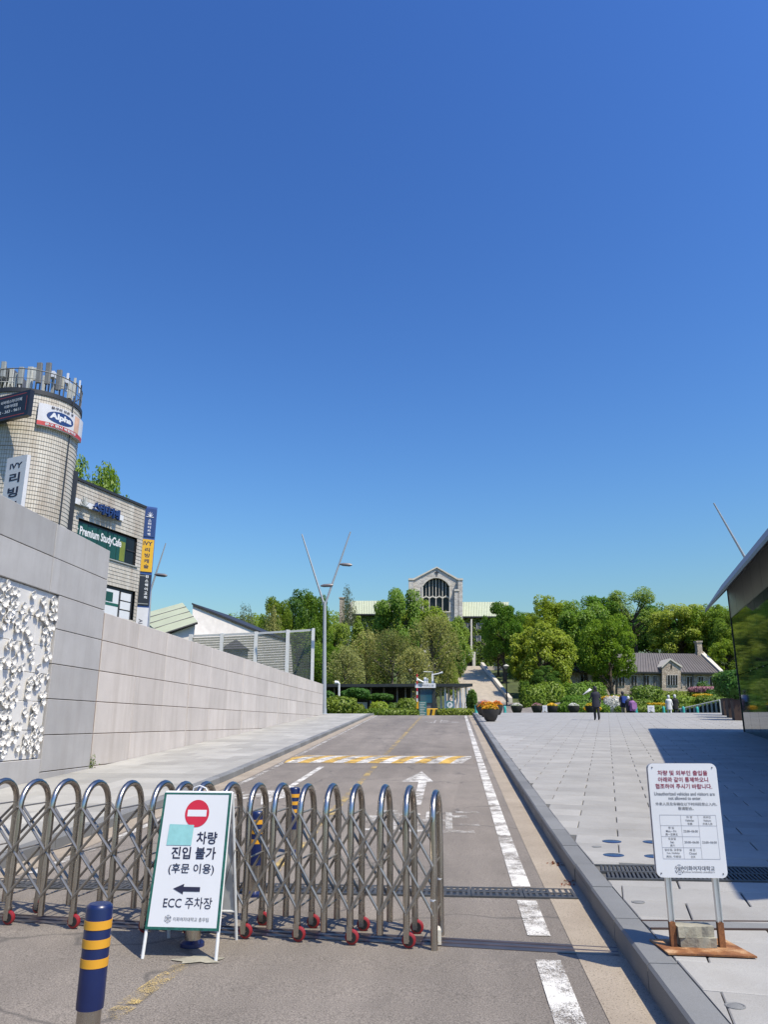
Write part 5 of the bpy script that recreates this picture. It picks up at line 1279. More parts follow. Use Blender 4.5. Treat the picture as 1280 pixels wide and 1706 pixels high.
# wings
for x0, x1, yt, yb in ((586, 683, 1001, 1021), (769.5, 848, 1003, 1025)):
    hbox('wing_wall', x0 + 1, x1 - .3, yb, 1125, 2.5, 22, M['stone_hall'], hall)
    b = MB(); th = .25
    A, B_, C_, D_ = hp(x0, yb, 1.5), hp(x1, yb, 1.5), hp(x1, yt, 12), hp(x0, yt, 12)
    zr = at(700, yt, YH + 12).z; C_.z = D_.z = zr; A.x, B_.x = A.x, B_.x
    kx = (YH + 12) / YH; C_.x *= kx; D_.x *= kx
    quad_slab(b, [A, B_, C_, D_], th); wr = b.build('wing_roof', M['copper'], hall, hl)
    nseam = int((x1 - x0) / 4.2); sb2 = MB()
    for k in range(nseam + 1):
        t = k / nseam; sb2.path([A.lerp(B_, t) + Vector((0, 0, .06)), D_.lerp(C_, t) + Vector((0, 0, .06))], .06, 4)
    sb2.build('roof_seams', M['copper'], wr, hl, kind='stuff')
    hbox('eave', x0, x1, yb + .2, yb + 2.2, 1.45, 2.4, M['frame_dark'], hall)
hpoly('end_parapet', [(839, 1014), (843, 1014), (852, 1022), (852, 1030), (845, 1030)], 1.2, 14, M['trim_stone'], hall); hpoly('end_parapet', [(581, 1003), (585.8, 1001), (585.8, 1030), (581, 1030)], 1.2, 14, M['trim_stone'], hall)
b = MB(); c = hp(567, 1000, 8); w = 4.5 * .128; b.box(c.x - w, c.x + w, c.y - w, c.y + w, hl.z, hp(567, 988).z); b.box(c.x - w * 1.25, c.x + w * 1.25, c.y - w * 1.25, c.y + w * 1.25, hp(567, 988).z + .005, hp(567, 986).z); b.build('chimney', M['stone_house'], hall, hl)
for (x, y) in ((775, 1041), (781, 1041), (797, 1041), (803, 1041), (797, 1062), (803, 1062), (820, 1041), (826, 1041), (820, 1062), (826, 1062), (600, 1040), (612, 1040), (640, 1040), (600, 1062), (640, 1062), (797, 1083), (820, 1083)):
    wd = hbox('window', x - 2.6, x + 2.6, y - 5.5, y + 5.5, 2.2, 2.49, M['trim_stone'], hall); hbox('pane', x - 2.0, x + 2.0, y - 4.8, y + 4.6, 2.1, 2.19, M['glass_dark'], wd); hbox('glazing_bar', x - .3, x + .3, y - 4.8, y + 4.6, 2.05, 2.095, M['white_metal'], wd)
for (x0, x1, y0, y1) in ((786, 788.5, 1030, 1095), (788, 794, 1085, 1112)): hbox('pilaster', x0, x1, y0, y1, 1.4, 2.48, M['trim_stone'], hall)
ent = hpoly('entrance_porch', [(770, 1112), (773, 1112), (773, 1101), (776, 1096), (780, 1095), (784, 1097), (786, 1102), (786, 1112), (789, 1112), (789, 1092), (780, 1087), (770, 1091)], -2.5, 1.3, M['trim_stone'], hall)
hbox('door', 773.2, 785.8, 1096.5, 1112, .4, .6, M['glass_dark'], ent)
for x in (776.5, 779.5, 782.5): hbox('door_bar', x - .3, x + .3, 1097.5, 1112, .2, .39, M['white_metal'], ent)
rng = np.random.default_rng(11)
def ivy(rects, name='ivy', n=9000):
    cs = []; tot = sum((x1 - x0) * (y1 - y0) for x0, x1, y0, y1 in rects)
    for x0, x1, y0, y1 in rects:
        k = int(n * (x1 - x0) * (y1 - y0) / tot); xs_ = rng.uniform(x0, x1, k); ys_ = rng.uniform(y0, y1, k)
        for x, y in zip(xs_, ys_):
            skip = any(abs(x - wx) < 3.0 and abs(y - wy) < 5.6 for wx, wy in ((775, 1041), (781, 1041), (797, 1041), (803, 1041), (797, 1062), (803, 1062), (820, 1041), (826, 1041))) or (785 < x < 789 and y < 1096) or math.sin(x * .9 + math.sin(y * .35) * 1.4) > .93
            if not skip: p = at(x, y, YH); cs.append((p.x, YH + 2.4 - rng.uniform(0, .5), p.z))
    c = np.array(cs); V, Fq = leaf_quads(c, rng.normal(size=(len(c), 3)) * .6 + (0, -1, .3), .5, rng); return mesh_np(name, V - np.array(hl), Fq, M['leaf_ivy'], hall, 'stuff')
ivy([(771, 848, 1026, 1112), (588, 681, 1022, 1100)])

# broad stairs climbing to the hall
st = thing('stone_stairs', 'broad flight of pale stone steps climbing to the hall', 'stairs', at(820, 1170, 120)); hl = st.location.copy()
sb0, sb1 = at(745, 1171, 120), at(848, 1171, 120); stp0, stp1 = at(742, 1110, 150), at(801, 1110, 150)
def srow(t, side): a_, b_ = (sb0, stp0) if side == 0 else (sb1, stp1); return a_.lerp(b_, t)
b = MB(); ns_ = 64; acc = 0
for k in range(ns_):
    t0, t1 = k / ns_, (k + 1) / ns_
    L0, R0, L1, R1 = srow(t0, 0), srow(t0, 1), srow(t1, 0), srow(t1, 1)
    if k in (21, 22, 42, 43): pass
    zt = L1.z
    b.hexa([Vector((L0.x, L0.y, L0.z - 2)), Vector((R0.x, R0.y, L0.z - 2)), Vector((R1.x, R1.y, L0.z - 2)), Vector((L1.x, L1.y, L0.z - 2)), Vector((L0.x, L0.y, zt)), Vector((R0.x, R0.y, zt)), Vector((R1.x, R1.y, zt)), Vector((L1.x, L1.y, zt))])
b.build('steps', M['stair'], st, hl, kind='stuff')
for k in range(6):
    t0, t1 = k / 6, (k + 1) / 6; R0, R1 = srow(t0, 1), srow(t1, 1); g = R1 - R0; g = g * .985; R1 = R0 + g
    for o_ in (0,):
        b = MB(); b.hexa([R0 + Vector((.05, 0, -1.5)), R0 + Vector((.6, 0, -1.5)), R1 + Vector((.6, 0, -1.5)), R1 + Vector((.05, 0, -1.5)), R0 + Vector((.05, 0, .75)), R0 + Vector((.6, 0, .75)), R1 + Vector((.6, 0, .75)), R1 + Vector((.05, 0, .75))]); b.build('parapet', M['trim_stone'], st, hl)
b = MB(); L1, R1 = srow(1, 0), srow(1, 1); b.hexa([L1 + Vector((0, .01, -3)), R1 + Vector((6, .01, -3)), R1 + Vector((6, 15, -3)), L1 + Vector((0, 15, -3)), L1 + Vector((0, .01, -.02)), R1 + Vector((6, .01, -.02)), R1 + Vector((6, 15, -.02)), L1 + Vector((0, 15, -.02))]); b.build('landing', M['stair'], st, hl)
# forecourt of asphalt below the stairs
fc = MB(); q = [at(770, 1189, 66), at(905, 1189, 66), at(940, 1186, 92), at(850, 1170.5, 119.5), at(745, 1170.5, 119.5)]
vs = [Vector((p.x, p.y, terr(p.x, p.y) + .05)) for p in q]
vs[3].z = vs[4].z = at(800, 1171, 119.6).z; vs[2].z = 4.2
for i in (0, 1): vs[i].z = ZC + .05
fc.add(vs, [(0, 1, 2, 3, 4)]); struct(fc.build('forecourt', M['asphalt']))

# ------------------------------------------------------------------ stone house with brown roof
YS = 118.0
sh = thing('stone_house', 'low stone house with brown seamed roof, gabled bay and chimney', 'house', (at(1080, 1160, YS).x, YS, 4.6)); hl = sh.location.copy()
def sp(px, py, dy=0.0): p = at(px, py, YS); return Vector((p.x, YS + dy, p.z))
def spoly(name, pts, y0, y1, mat, parent):
    b = MB(); q = [(at(x, y, YS).x, at(x, y, YS).z) for x, y in pts]; b.prism(q, lambda u, v, t: (u, YS + t, v), y0, y1); return b.build(name, mat, parent, hl)
spoly('wall', [(945, 1175), (1197, 1165), (1197, 1121), (945, 1118)], 0, 11, M['stone_house'], sh)
b = MB(); A, B_ = sp(940, 1118.5, -.6), sp(1197.5, 1121.5, -.6); k = (YS + 5.5) / YS
C_, D_ = at(1166, 1089.5, YS + 5.5), at(975, 1086.5, YS + 5.5)
quad_slab(b, [A, B_, C_, D_], .25); rr_ = b.build('roof', M['brown_roof'], sh, hl)
sm = MB()
for k in range(54):
    t = k / 53; sm.path([A.lerp(B_, t) + Vector((0, 0, .05)), D_.lerp(C_, t) + Vector((0, 0, .05))], .045, 4)
sm.build('roof_seams', M['brown_roof'], rr_, hl, kind='stuff')
b = MB(); quad_slab(b, [D_ + Vector((0, .01, 0)), C_ + Vector((0, .01, 0)), Vector((B_.x, YS + 11.5, B_.z)), Vector((A.x, YS + 11.5, A.z))], .25); b.build('rear_roof', M['brown_roof'], sh, hl)
b = MB(); b.hexa([B_ + Vector((0, 0, -.4)), B_ + Vector((.55, 0, -.4)), C_ + Vector((.75, 0, -.4)), C_ + Vector((.1, 0, -.4)), B_ + Vector((0, 0, .35)), B_ + Vector((.55, 0, .35)), C_ + Vector((.75, 0, .35)), C_ + Vector((.1, 0, .35))]); b.build('verge_coping', M['trim_stone'], sh, hl)
b = MB(); q = C_; b.hexa([Vector((B_.x + .02, YS, B_.z - 3)), Vector((B_.x + .5, YS, B_.z - 3)), Vector((B_.x + .5, YS + 11, B_.z - 3)), Vector((B_.x + .02, YS + 11, B_.z - 3)), Vector((B_.x + .02, YS, B_.z - .42)), Vector((B_.x + .5, YS, B_.z - .42)), Vector((B_.x + .5, YS + 11, B_.z - .42)), Vector((B_.x + .02, YS + 11, B_.z - .42))]); b.build('end_wall', M['stone_house'], sh, hl)
b = MB(); cx0, cx1 = sp(1162, 1090).x * 1.045, sp(1172.5, 1090).x * 1.045; zc0, zc1 = C_.z - 1.2, at(1167, 1068, YS + 5.5).z
b.box(cx0, cx1, YS + 5, YS + 6.2, zc0, zc0 + (zc1 - zc0) * .45); b.box(cx0 + .12, cx1 - .12, YS + 5.1, YS + 6.1, zc0 + (zc1 - zc0) * .45, zc1 - .25); b.box(cx0, cx1, YS + 5, YS + 6.2, zc1 - .249, zc1); b.build('chimney', M['stone_house'], sh, hl)
by_ = -.9
bay = spoly('gabled_bay', [(1100.5, 1165), (1131.5, 1163), (1131.5, 1111), (1113.5, 1099), (1100.5, 1112)], by_, 3.0, M['stone_house'], sh)
for pts in ([(1099.3, 1113.5), (1113.5, 1100.3), (1113.5, 1097.6), (1099, 1111)], [(1113.5, 1100.3), (1132.6, 1113), (1133, 1110.5), (1113.5, 1097.6)]): spoly('bay_coping', pts, by_ - .2, 3.2, M['trim_stone'], bay)
spoly('bay_slot', [(1114.7, 1114.5), (1116.8, 1114.5), (1116.8, 1109), (1115.7, 1107.8), (1114.7, 1109)], by_ - .06, by_ - .01, M['glass_dark'], bay)
def swin(parent, x0, x1, y0, y1, dy, nb):
    w_ = spoly('window', [(x0 - .9, y1 + .9), (x1 + .9, y1 + .9), (x1 + .9, y0 - .9), (x0 - .9, y0 - .9)], dy - .12, dy - .01, M['trim_stone'], parent)
    spoly('pane', [(x0, y1), (x1, y1), (x1, y0), (x0, y0)], dy - .16, dy - .121, M['glass_dark'], w_)
    for k in range(1, nb): x = x0 + (x1 - x0) * k / nb; spoly('glazing_bar', [(x - .25, y1), (x + .25, y1), (x + .25, y0), (x - .25, y0)], dy - .2, dy - .165, M['white_metal'], w_)
    for k in (1, 2): y = y0 + (y1 - y0) * k / 3; spoly('glazing_bar', [(x0, y + .2), (x1, y + .2), (x1, y - .2), (x0, y - .2)], dy - .2, dy - .166, M['frame_dark'], w_)
for x0, x1, yy in ((1031.8, 1041, 1125.5), (1052.3, 1061.2, 1125.6), (1072.3, 1081.6, 1126), (1089, 1094.4, 1126.4), (1133.5, 1137.2, 1127), (1145, 1153.5, 1127.4), (1164, 1172, 1127.8), (1183.4, 1191.4, 1128), (1009, 1016, 1125), (990, 998, 1125), (968, 978, 1125)): swin(sh, x0, x1, yy, yy + 17, 0, 2)
swin(bay, 1109.3, 1125.5, 1125.5, 1142, by_, 4)
for x in (1028.5, 1073, 1155): spoly('downpipe', [(x - .4, 1165), (x + .4, 1165), (x + .4, 1120), (x - .4, 1120)], -.25, -.05, M['frame_dark'], sh)
spoly('eave_gutter', [(941, 1120), (1197, 1123), (1197, 1121), (941, 1118.3)], -.75, -.601, M['frame_dark'], sh)

# ------------------------------------------------------------------ gatehouse canopy and barrier at the top of the road
YC = 76.0; zgr = ZC + .0
cn = thing('gate_canopy', 'long dark flat canopy on slender posts at the top of the road', 'canopy', (at(660, 1190, YC).x, YC, zgr)); hl = cn.location.copy()
def cp(px, py, Y=YC): return at(px, py, Y)
zc_ = cp(650, 1144.5).z
xl, xr = cp(530, 1144, YC).x, cp(786, 1144, YC).x
b = MB(); b.hexa([Vector((xl, YC, zc_)), Vector((xr, YC - 1.0, zc_)), Vector((xr - 2.2, YC + 9, zc_)), Vector((xl, YC + 9, zc_)), Vector((xl, YC, zc_ + .28)), Vector((xr, YC - 1.0, zc_ + .28)), Vector((xr - 2.2, YC + 9, zc_ + .28)), Vector((xl, YC + 9, zc_ + .28))]); b.build('canopy_roof', M['dark_metal'], cn, hl)
b = MB(); b.box(xl, cp(690, 1144).x, YC + 6.5, YC + 6.8, zgr - .3, zc_ - .005); b.build('back_wall', M['frame_dark'], cn, hl)
for k, px in enumerate((735, 742, 748, 756, 762, 767, 772, 777, 782)):
    yy = YC + (.1 if k % 2 else 2.2); p = cp(px, 1160, yy); b = MB(); b.box(p.x - .09, p.x + .09, yy - .09, yy + .09, zgr - .3, zc_ - .002); b.build('column', M['white_metal'], cn, hl)
for px in (557, 590, 618, 640, 662, 676, 686):
    p = cp(px, 1160, YC + 1.2); b = MB(); b.box(p.x - .07, p.x + .07, p.y - .07, p.y + .07, zgr - .3, zc_ - .002); b.build('column', M['grey_metal'], cn, hl)
for px0, px1 in ((592, 612), (665, 675)):
    p, q = cp(px0, 1180, YC + 3), cp(px1, 1170, YC + 3); b = MB(); b.box(p.x, q.x, YC + 3, YC + 3.4, zgr - .3, q.z); b.build('white_cabinet', M['white_metal'], cn, hl)
YK = 71.0
bo = thing('ticket_booth', 'small booth with blue glass and a white name board on top', 'booth', (at(711, 1190, YK).x, YK, zgr)); hl = bo.location.copy()
def kb(name, x0, x1, y0, y1, d0, d1, mat, parent, rnd_=0):
    p, q = at(x0, y1, YK), at(x1, y0, YK); b = MB(); b.box(p.x, q.x, YK + d0, YK + d1, p.z, q.z); return b.build(name, M[mat], parent, hl)
bdy = kb('booth_body', 698.5, 725.5, 1146, 1192, .15, 2.2, 'grey_metal', bo)
kb('pane', 700.5, 720.5, 1149, 1171, .05, .149, 'glass_booth', bdy); kb('corner_post', 721, 725.5, 1147, 1190, .02, .148, 'dark_metal', bdy); kb('corner_post', 698, 700, 1147, 1190, .02, .147, 'dark_metal', bdy)
nb2 = kb('name_board', 692, 726, 1138.5, 1146, -.2, .1, 'white', bo)
lettering('이화여자대학교 정문', M['ink'], nb2, lambda u, v: (u, -.206, v), at(711, 1142, YK).x - hl.x, at(711, 1142.3, YK).z - hl.z, w=1.3, h=.2, bold=.0)
for (x0, x1, y0, y1) in ((707, 711, 1128, 1138), (720, 723, 1122, 1138), (712, 714, 1130, 1138)): kb('roof_device', x0, x1, y0, y1, .3, .6, 'white_metal', bo)
b = MB(); p = at(721, 1124, YK); b.path([p, at(730, 1122.5, YK), at(738, 1120, YK)], [.05, .06, .10], 6); b.path([at(706, 1119, YK), at(721, 1119.5, YK), at(722, 1130, YK)], .03, 5); b.path([at(694, 1131, YK - .3), at(706, 1137, YK - .3)], [.12, .08], 6); b.build('camera_arm', M['white_metal'], bo, hl)
ba = thing('barrier_gate', 'raised red and white barrier arm on a yellow post by the booth', 'barrier', (at(694.5, 1190, YK - 1).x, YK - 1, zgr)); hl = ba.location.copy()
def kb2(name, x0, x1, y0, y1, mat, parent, d0=-.15, d1=.15):
    p, q = at(x0, y1, YK - 1), at(x1, y0, YK - 1); b = MB(); b.box(p.x, q.x, YK - 1 + d0, YK - 1 + d1, p.z, q.z); return b.build(name, M[mat], parent, hl)
kb2('post', 692.3, 697.6, 1168, 1192, 'yellow_block', ba)
for k in range(8): kb2('arm_segment', 694.2, 696.2, 1123 + k * 5.8, 1128.8 + k * 5.8 - .02, 'white' if k % 2 else 'red_sign', ba, -.25, -.17)
def block(px0, px1, lab):
    p, q = at(px0, 1192, YK - 1.5), at(px1, 1180.5, YK - 1.5); w = q.x - p.x; h = q.z - zgr
    t = thing('barrier_block', lab, 'traffic block', ((p.x + q.x) / 2, YK - 1.5, zgr), 0, 'yellow and black traffic blocks by the booth')
    b = MB(); b.box(-w / 2, w / 2, -.3, .3, -.1, h, .05); b.build('body', M['yellow_block'], t)
    for k in range(2):
        x = -w / 2 + w * (.2 + .45 * k); b = MB(); b.add([(x, -.303, .0), (x + w * .2, -.303, .0), (x + w * .32, -.303, h - .06), (x + w * .12, -.303, h - .06)], [(0, 1, 2, 3)]); b.build('black_stripe', M['black'], t)
block(690.5, 698, 'yellow and black striped block under the barrier arm'); block(711.5, 730, 'wide yellow and black striped block right of the teal board')
tb_ = thing('price_board', 'teal board of white lines standing before the booth', 'board', (at(704.5, 1190, YK - 2).x, YK - 2, zgr)); hl = tb_.location.copy()
p, q = at(698.5, 1191, YK - 2), at(711, 1168.5, YK - 2); b = MB(); b.box(p.x, q.x, YK - 2.03, YK - 1.97, zgr - .05, q.z); bd = b.build('panel', M['teal_sign'], tb_, hl)
for k in range(8): b = MB(); z = q.z - .12 - k * .14; b.box(p.x + .08, q.x - .08 - (k % 3) * .08, YK - 2.036, YK - 2.031, z - .025, z + .025); b.build('text_line', M['ant_pale'], bd, hl)
pk = thing('parking_sign', 'round white parking sign with letter P on a dark board under the canopy', 'sign', (at(750, 1190, YK + 1).x, YK + 1, zgr)); hl = pk.location.copy()
c = at(750, 1174.5, YK + 1); p, q = at(744.5, 1186, YK + 1), at(755.5, 1168, YK + 1)
b = MB(); b.box(p.x, q.x, YK + 1, YK + 1.08, zgr - .1, q.z); bd = b.build('board', M['teal_sign'], pk, hl)
b = MB(); n = 24; b.add([(c.x + .26 * math.cos(2 * math.pi * k / n), YK + .994, c.z + .26 * math.sin(2 * math.pi * k / n)) for k in range(n)], [tuple(range(n))]); b.build('white_disc', M['white'], bd, hl)
lettering('P', M['teal_sign'], bd, lambda u, v: (u, -.012, v), c.x - hl.x, c.z - hl.z, h=.3, bold=.04)
lm = thing('lamp_post', 'short white lamp post with a hooked head among the shrubs', 'lamp post', (at(565, 1180, 66).x, 66, ZC)); hl = lm.location.copy()
b = MB(); b.path([(hl.x, 66, ZC - .2), at(565, 1140, 66)], .09, 8); b.build('pole', M['white_metal'], lm, hl, True)
b = MB(); b.path([at(565.5, 1140, 66), at(563, 1137.2, 66), at(558, 1137.2, 66)], [.09, .14, .17], 8); b.build('lamp_head', M['white_metal'], lm, hl, True)
lm = thing('garden_lamp', 'dark garden lamp post with a pale round head by the stairs', 'lamp post', (at(844, 1160, 104).x, 104, terr(at(844, 1160, 104).x, 104))); hl = lm.location.copy()
b = MB(); b.path([(hl.x, 104, hl.z), at(844, 1112, 104)], .09, 8); b.build('pole', M['frame_dark'], lm, hl, True)
b = MB(); q = at(844, 1111, 104); b.lathe([(.1, -.3), (.34, -.05), (.4, .1), (.3, .2), (.08, .32)], 12, q); b.build('lamp_head', M['ant_pale'], lm, hl, True)

# ------------------------------------------------------------------ trees
def unit(v): return v / (np.linalg.norm(v, axis=-1, keepdims=True) + 1e-9)
def tree_mesh(seed, H, R, cb, nblob, per, leaf, shape='round', flat=.8):
    rg = np.random.default_rng(seed); rp = random.Random(seed); blobs = []
    zc, rz = (cb + H) / 2, (H - cb) / 2
    for k in range(nblob):
        if shape == 'cone':
            t = (k + rp.random()) / nblob; z = cb + (H - cb) * t; rr = R * (1 - t) ** .85 * rp.uniform(.45, .95); an = k * 2.4 + rp.uniform(-.4, .4)
            blobs.append((rr * math.cos(an), rr * math.sin(an), z, R * (.12 + .30 * (1 - t))))
        elif shape == 'vase':
            t = rp.random() ** .7; an = rp.uniform(0, 6.283); z = cb + (H - cb) * (.08 + .9 * t); rr = R * rp.uniform(.15, 1) * math.sin(math.pi * (.18 + .74 * t)) ** .7
            blobs.append((rr * math.cos(an), rr * math.sin(an), z, R * rp.uniform(.16, .26)))
        else:
            u = rp.uniform(-.75, 1); an = rp.uniform(0, 6.283); s = math.sqrt(max(0, 1 - u * u)); q = rp.uniform(.35, .92) ** .6
            blobs.append((R * s * math.cos(an) * q, R * s * math.sin(an) * q, zc + rz * u * q * .95, R * rp.uniform(.12, .30)))
    C, Nn = [], []
    for (x, y, z, r) in blobs:
        k = int(per * (r / (R * .28)) ** 2 * rp.uniform(.7, 1.2)) + 6; d = unit(rg.normal(size=(k, 3))); rad = rg.uniform(.35, 1.08, size=(k, 1)) ** .5
        st = np.array([1, 1, flat]) if shape != 'vase' else np.array([.75, .75, 1.5])
        C.append(np.array([x, y, z]) + d * rad * r * st); out = d * .7 + rg.normal(size=(k, 3)) * .5 + np.array([.4, -.4, .85])
        if shape == 'cone': out = out + np.array([0, 0, .2])
        Nn.append(out)
    C = np.concatenate(C); Nn = np.concatenate(Nn)
    V, Fq = leaf_quads(C, Nn, leaf, rg)
    b = MB(); lean = rp.uniform(-.3, .3)
    ht = H * (.92 if shape == 'cone' else .62)
    tp = [Vector((lean * t * t, .2 * math.sin(t * 3) * t, ht * t)) for t in (0, .15, .35, .6, .8, 1)]; r0 = R * (.05 if shape == 'cone' else .062) + .06
    b.path(tp, [r0 * 1.35, r0, r0 * .85, r0 * .62, r0 * .42, r0 * .15], 8)
    sel = sorted(range(nblob), key=lambda i: -blobs[i][3])[: (0 if shape == 'cone' else min(nblob, 26))]
    for i in sel:
        x, y, z, r = blobs[i]; t = min(.95, max(.22, (z - R * .45) / ht)); k = t * 5; j = int(min(4, k)); p0 = tp[j].lerp(tp[j + 1], k - j); p1 = Vector((x, y, z)); pm = p0.lerp(p1, .5) + Vector((0, 0, -.08 * R + rp.uniform(0, .1) * R)); b.path([p0, pm, p1], [r0 * .36, r0 * .24, r0 * .08], 5, False)
    return (V, Fq), b
TYPES = {}
def ttype(key, mat, bark, *a, **k):
    (V, Fq), b = tree_mesh(*a, **k)
    me = mesh_np('crown', V, Fq, mat); crown = me.data; bpy.data.objects.remove(me)
    o = b.build('trunk', bark, None, smooth=True); tm = o.data; bpy.data.objects.remove(o)
    TYPES[key] = (tm, crown, a[1], a[2])
ttype('broad_a', M['leaf_bright'], M['bark'], 1, 12, 5.2, 2.2, 80, 420, .33); ttype('broad_b', M['leaf_mid'], M['bark'], 2, 13, 5.0, 2.4, 84, 400, .32)
ttype('broad_c', M['leaf_bright'], M['bark'], 3, 11, 5.0, 1.6, 76, 420, .33); ttype('open_a', M['leaf_mid'], M['bark'], 4, 15, 5.4, 4.5, 56, 300, .32)
ttype('dark_a', M['leaf_dark'], M['bark'], 5, 13, 4.4, 1.8, 78, 400, .32); ttype('conifer_a', M['leaf_dark'], M['bark'], 6, 16, 3.0, 1.5, 120, 130, .34, 'cone'); ttype('conifer_b', M['leaf_mid'], M['bark'], 7, 14, 3.2, 1.0, 110, 150, .34, 'cone')
ttype('willow_a', M['leaf_olive'], M['bark_pale'], 8, 10, 4.2, 1.0, 120, 105, .25, 'vase'); ttype('willow_b', M['leaf_olive'], M['bark_pale'], 9, 9, 3.4, 1.2, 105, 85, .24, 'vase'); ttype('pale_a', M['leaf_pale'], M['bark_pale'], 10, 11, 4.0, 1.0, 100, 80, .26, 'vase')
def tree(kind, px, top, halfw, Y, label, group='trees on the slope', rz=None, base=None, hz=None):
    tm, cm, H, R = TYPES[kind]; p = at(px, top, Y); zb = terr(p.x, Y) if base is None else base
    t = thing('tree', label, 'tree', (p.x, Y, zb), rnd.uniform(0, 6.28) if rz is None else rz, group)
    sz = (p.z - zb) / (H * .99); sx = halfw * Y / 1280 / R
    for nm, me in (('trunk', tm), ('crown', cm)):
        o = bpy.data.objects.new(nm, me); COL.objects.link(o); o.parent = t; o.scale = (sx, sx, sz)
    return t
T = tree
# beyond the wall and around the tall street lamp
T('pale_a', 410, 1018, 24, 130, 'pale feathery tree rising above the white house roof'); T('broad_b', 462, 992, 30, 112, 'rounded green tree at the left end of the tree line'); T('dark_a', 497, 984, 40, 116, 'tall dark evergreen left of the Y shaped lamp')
T('willow_b', 455, 1022, 22, 100, 'thin olive tree in front of the rounded green one'); T('broad_b', 524, 984, 30, 108, 'green tree just behind the Y shaped lamp'); T('broad_b', 500, 1045, 42, 104, 'green tree filling the gap behind the slatted barrier')
T('broad_c', 540, 1068, 38, 96, 'bright green tree low beside the Y shaped lamp'); T('pale_a', 580, 990, 20, 118, 'slim feathery tree beside the hall chimney'); T('broad_a', 560, 1035, 36, 112, 'green tree between the lamp and the hall wing')
T('conifer_b', 597, 1030, 34, 108, 'mid height conifer below the left green roof'); T('willow_b', 610, 1058, 34, 100, 'olive tinged tree left of the booth canopy'); T('willow_a', 577, 1085, 38, 90, 'low olive bushy tree over the left half of the canopy')
T('broad_b', 620, 1065, 40, 112, 'green tree half hidden among the olive trees'); T('broad_a', 664, 976, 46, 122, 'tall bright green tree in front of the left hall wing'); T('broad_c', 700, 1000, 48, 126, 'bright green tree overlapping the base of the great window')
T('willow_a', 652, 1058, 46, 98, 'olive upright tree in the middle over the canopy'); T('willow_a', 722, 1034, 52, 100, 'largest round olive tree left of the stone stairs', rz=1.0); T('broad_c', 748, 1020, 34, 128, 'green tree beside the right edge of the great window')
T('willow_b', 690, 1085, 40, 92, 'low olive tree just left of the booth'); T('broad_b', 757, 1050, 18, 126, 'narrow green tree below the hall entrance side'); T('broad_c', 746, 1105, 18, 104, 'small bright green tree at the foot of the stairs')
# right of the stairs
T('broad_b', 836, 1002, 36, 136, 'green tree in front of the right hall wing'); T('broad_a', 828, 1048, 24, 142, 'small green tree beside the top of the stairs'); T('dark_a', 872, 1075, 28, 124, 'dark green tree hugging the right side of the stairs')
T('broad_c', 898, 1038, 54, 100, 'wide yellow green tree right of the stairs', rz=.4); T('broad_a', 915, 992, 50, 140, 'tall green tree rising behind the wide yellow green one'); T('broad_a', 968, 998, 54, 118, 'large green tree left of the stone house'); T('broad_c', 1010, 1020, 48, 110, 'spreading green tree overhanging the stone house roof', rz=2.2)
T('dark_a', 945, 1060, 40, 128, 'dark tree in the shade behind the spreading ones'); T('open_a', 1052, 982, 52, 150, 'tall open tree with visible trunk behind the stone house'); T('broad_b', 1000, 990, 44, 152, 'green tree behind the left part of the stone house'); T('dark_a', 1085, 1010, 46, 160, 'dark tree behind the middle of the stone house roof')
T('broad_a', 1128, 1004, 52, 140, 'bright green tree behind the stone house bay'); T('broad_c', 1180, 1002, 50, 138, 'bright green tree behind the house chimney'); T('broad_b', 1225, 1008, 48, 132, 'green tree right of the house chimney'); T('broad_a', 1262, 1015, 46, 125, 'green tree partly hidden by the glass building'); T('broad_c', 1212, 1060, 34, 122, 'leafy tree against the right end of the stone house')
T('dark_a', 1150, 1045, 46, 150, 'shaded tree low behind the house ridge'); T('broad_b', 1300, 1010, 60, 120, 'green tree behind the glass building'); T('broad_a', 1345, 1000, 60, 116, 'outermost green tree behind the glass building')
T('broad_b', 875, 1020, 36, 150, 'green tree filling the skyline right of the hall'); T('dark_a', 905, 1110, 30, 96, 'low dark tree below the wide yellow green one')
# tree behind the tiled wing
T('broad_a', 150, 757, 74, 58, 'leafy tree whose top shows over the tiled wing roof', group='trees behind the wall', rz=.7)
T('broad_c', 190, 805, 40, 60, 'lower leafy tree at the far end of the tiled wing roof', group='trees behind the wall', rz=.2)
# far wood closing the view
def wood(name, label, x0, x1, y0, y1, n, seed, hmin, hmax):
    rg = np.random.default_rng(seed); C, Nn = [], []
    for k in range(n):
        x, y = rg.uniform(x0, x1), rg.uniform(y0, y1); h = rg.uniform(hmin, hmax); z = terr(x, y); m = 900
        d = unit(rg.normal(size=(m, 3))); rr = rg.uniform(.4, 1, size=(m, 1)) ** .5; R_ = h * .42
        C.append(np.array([x, y, z + h * .55]) + d * rr * np.array([R_, R_, h * .5])); Nn.append(d + rg.normal(size=(m, 3)) * .5 + (0, 0, .3))
    V, Fq = leaf_quads(np.concatenate(C), np.concatenate(Nn), .8, rg); o = mesh_np(name, V, Fq, M['leaf_mid'], None, 'stuff'); o['label'] = label; o['category'] = 'wood'; return o
wood('far_wood', 'distant green wood on the hill behind the buildings', -160, 230, 195, 250, 150, 4, 10, 14)

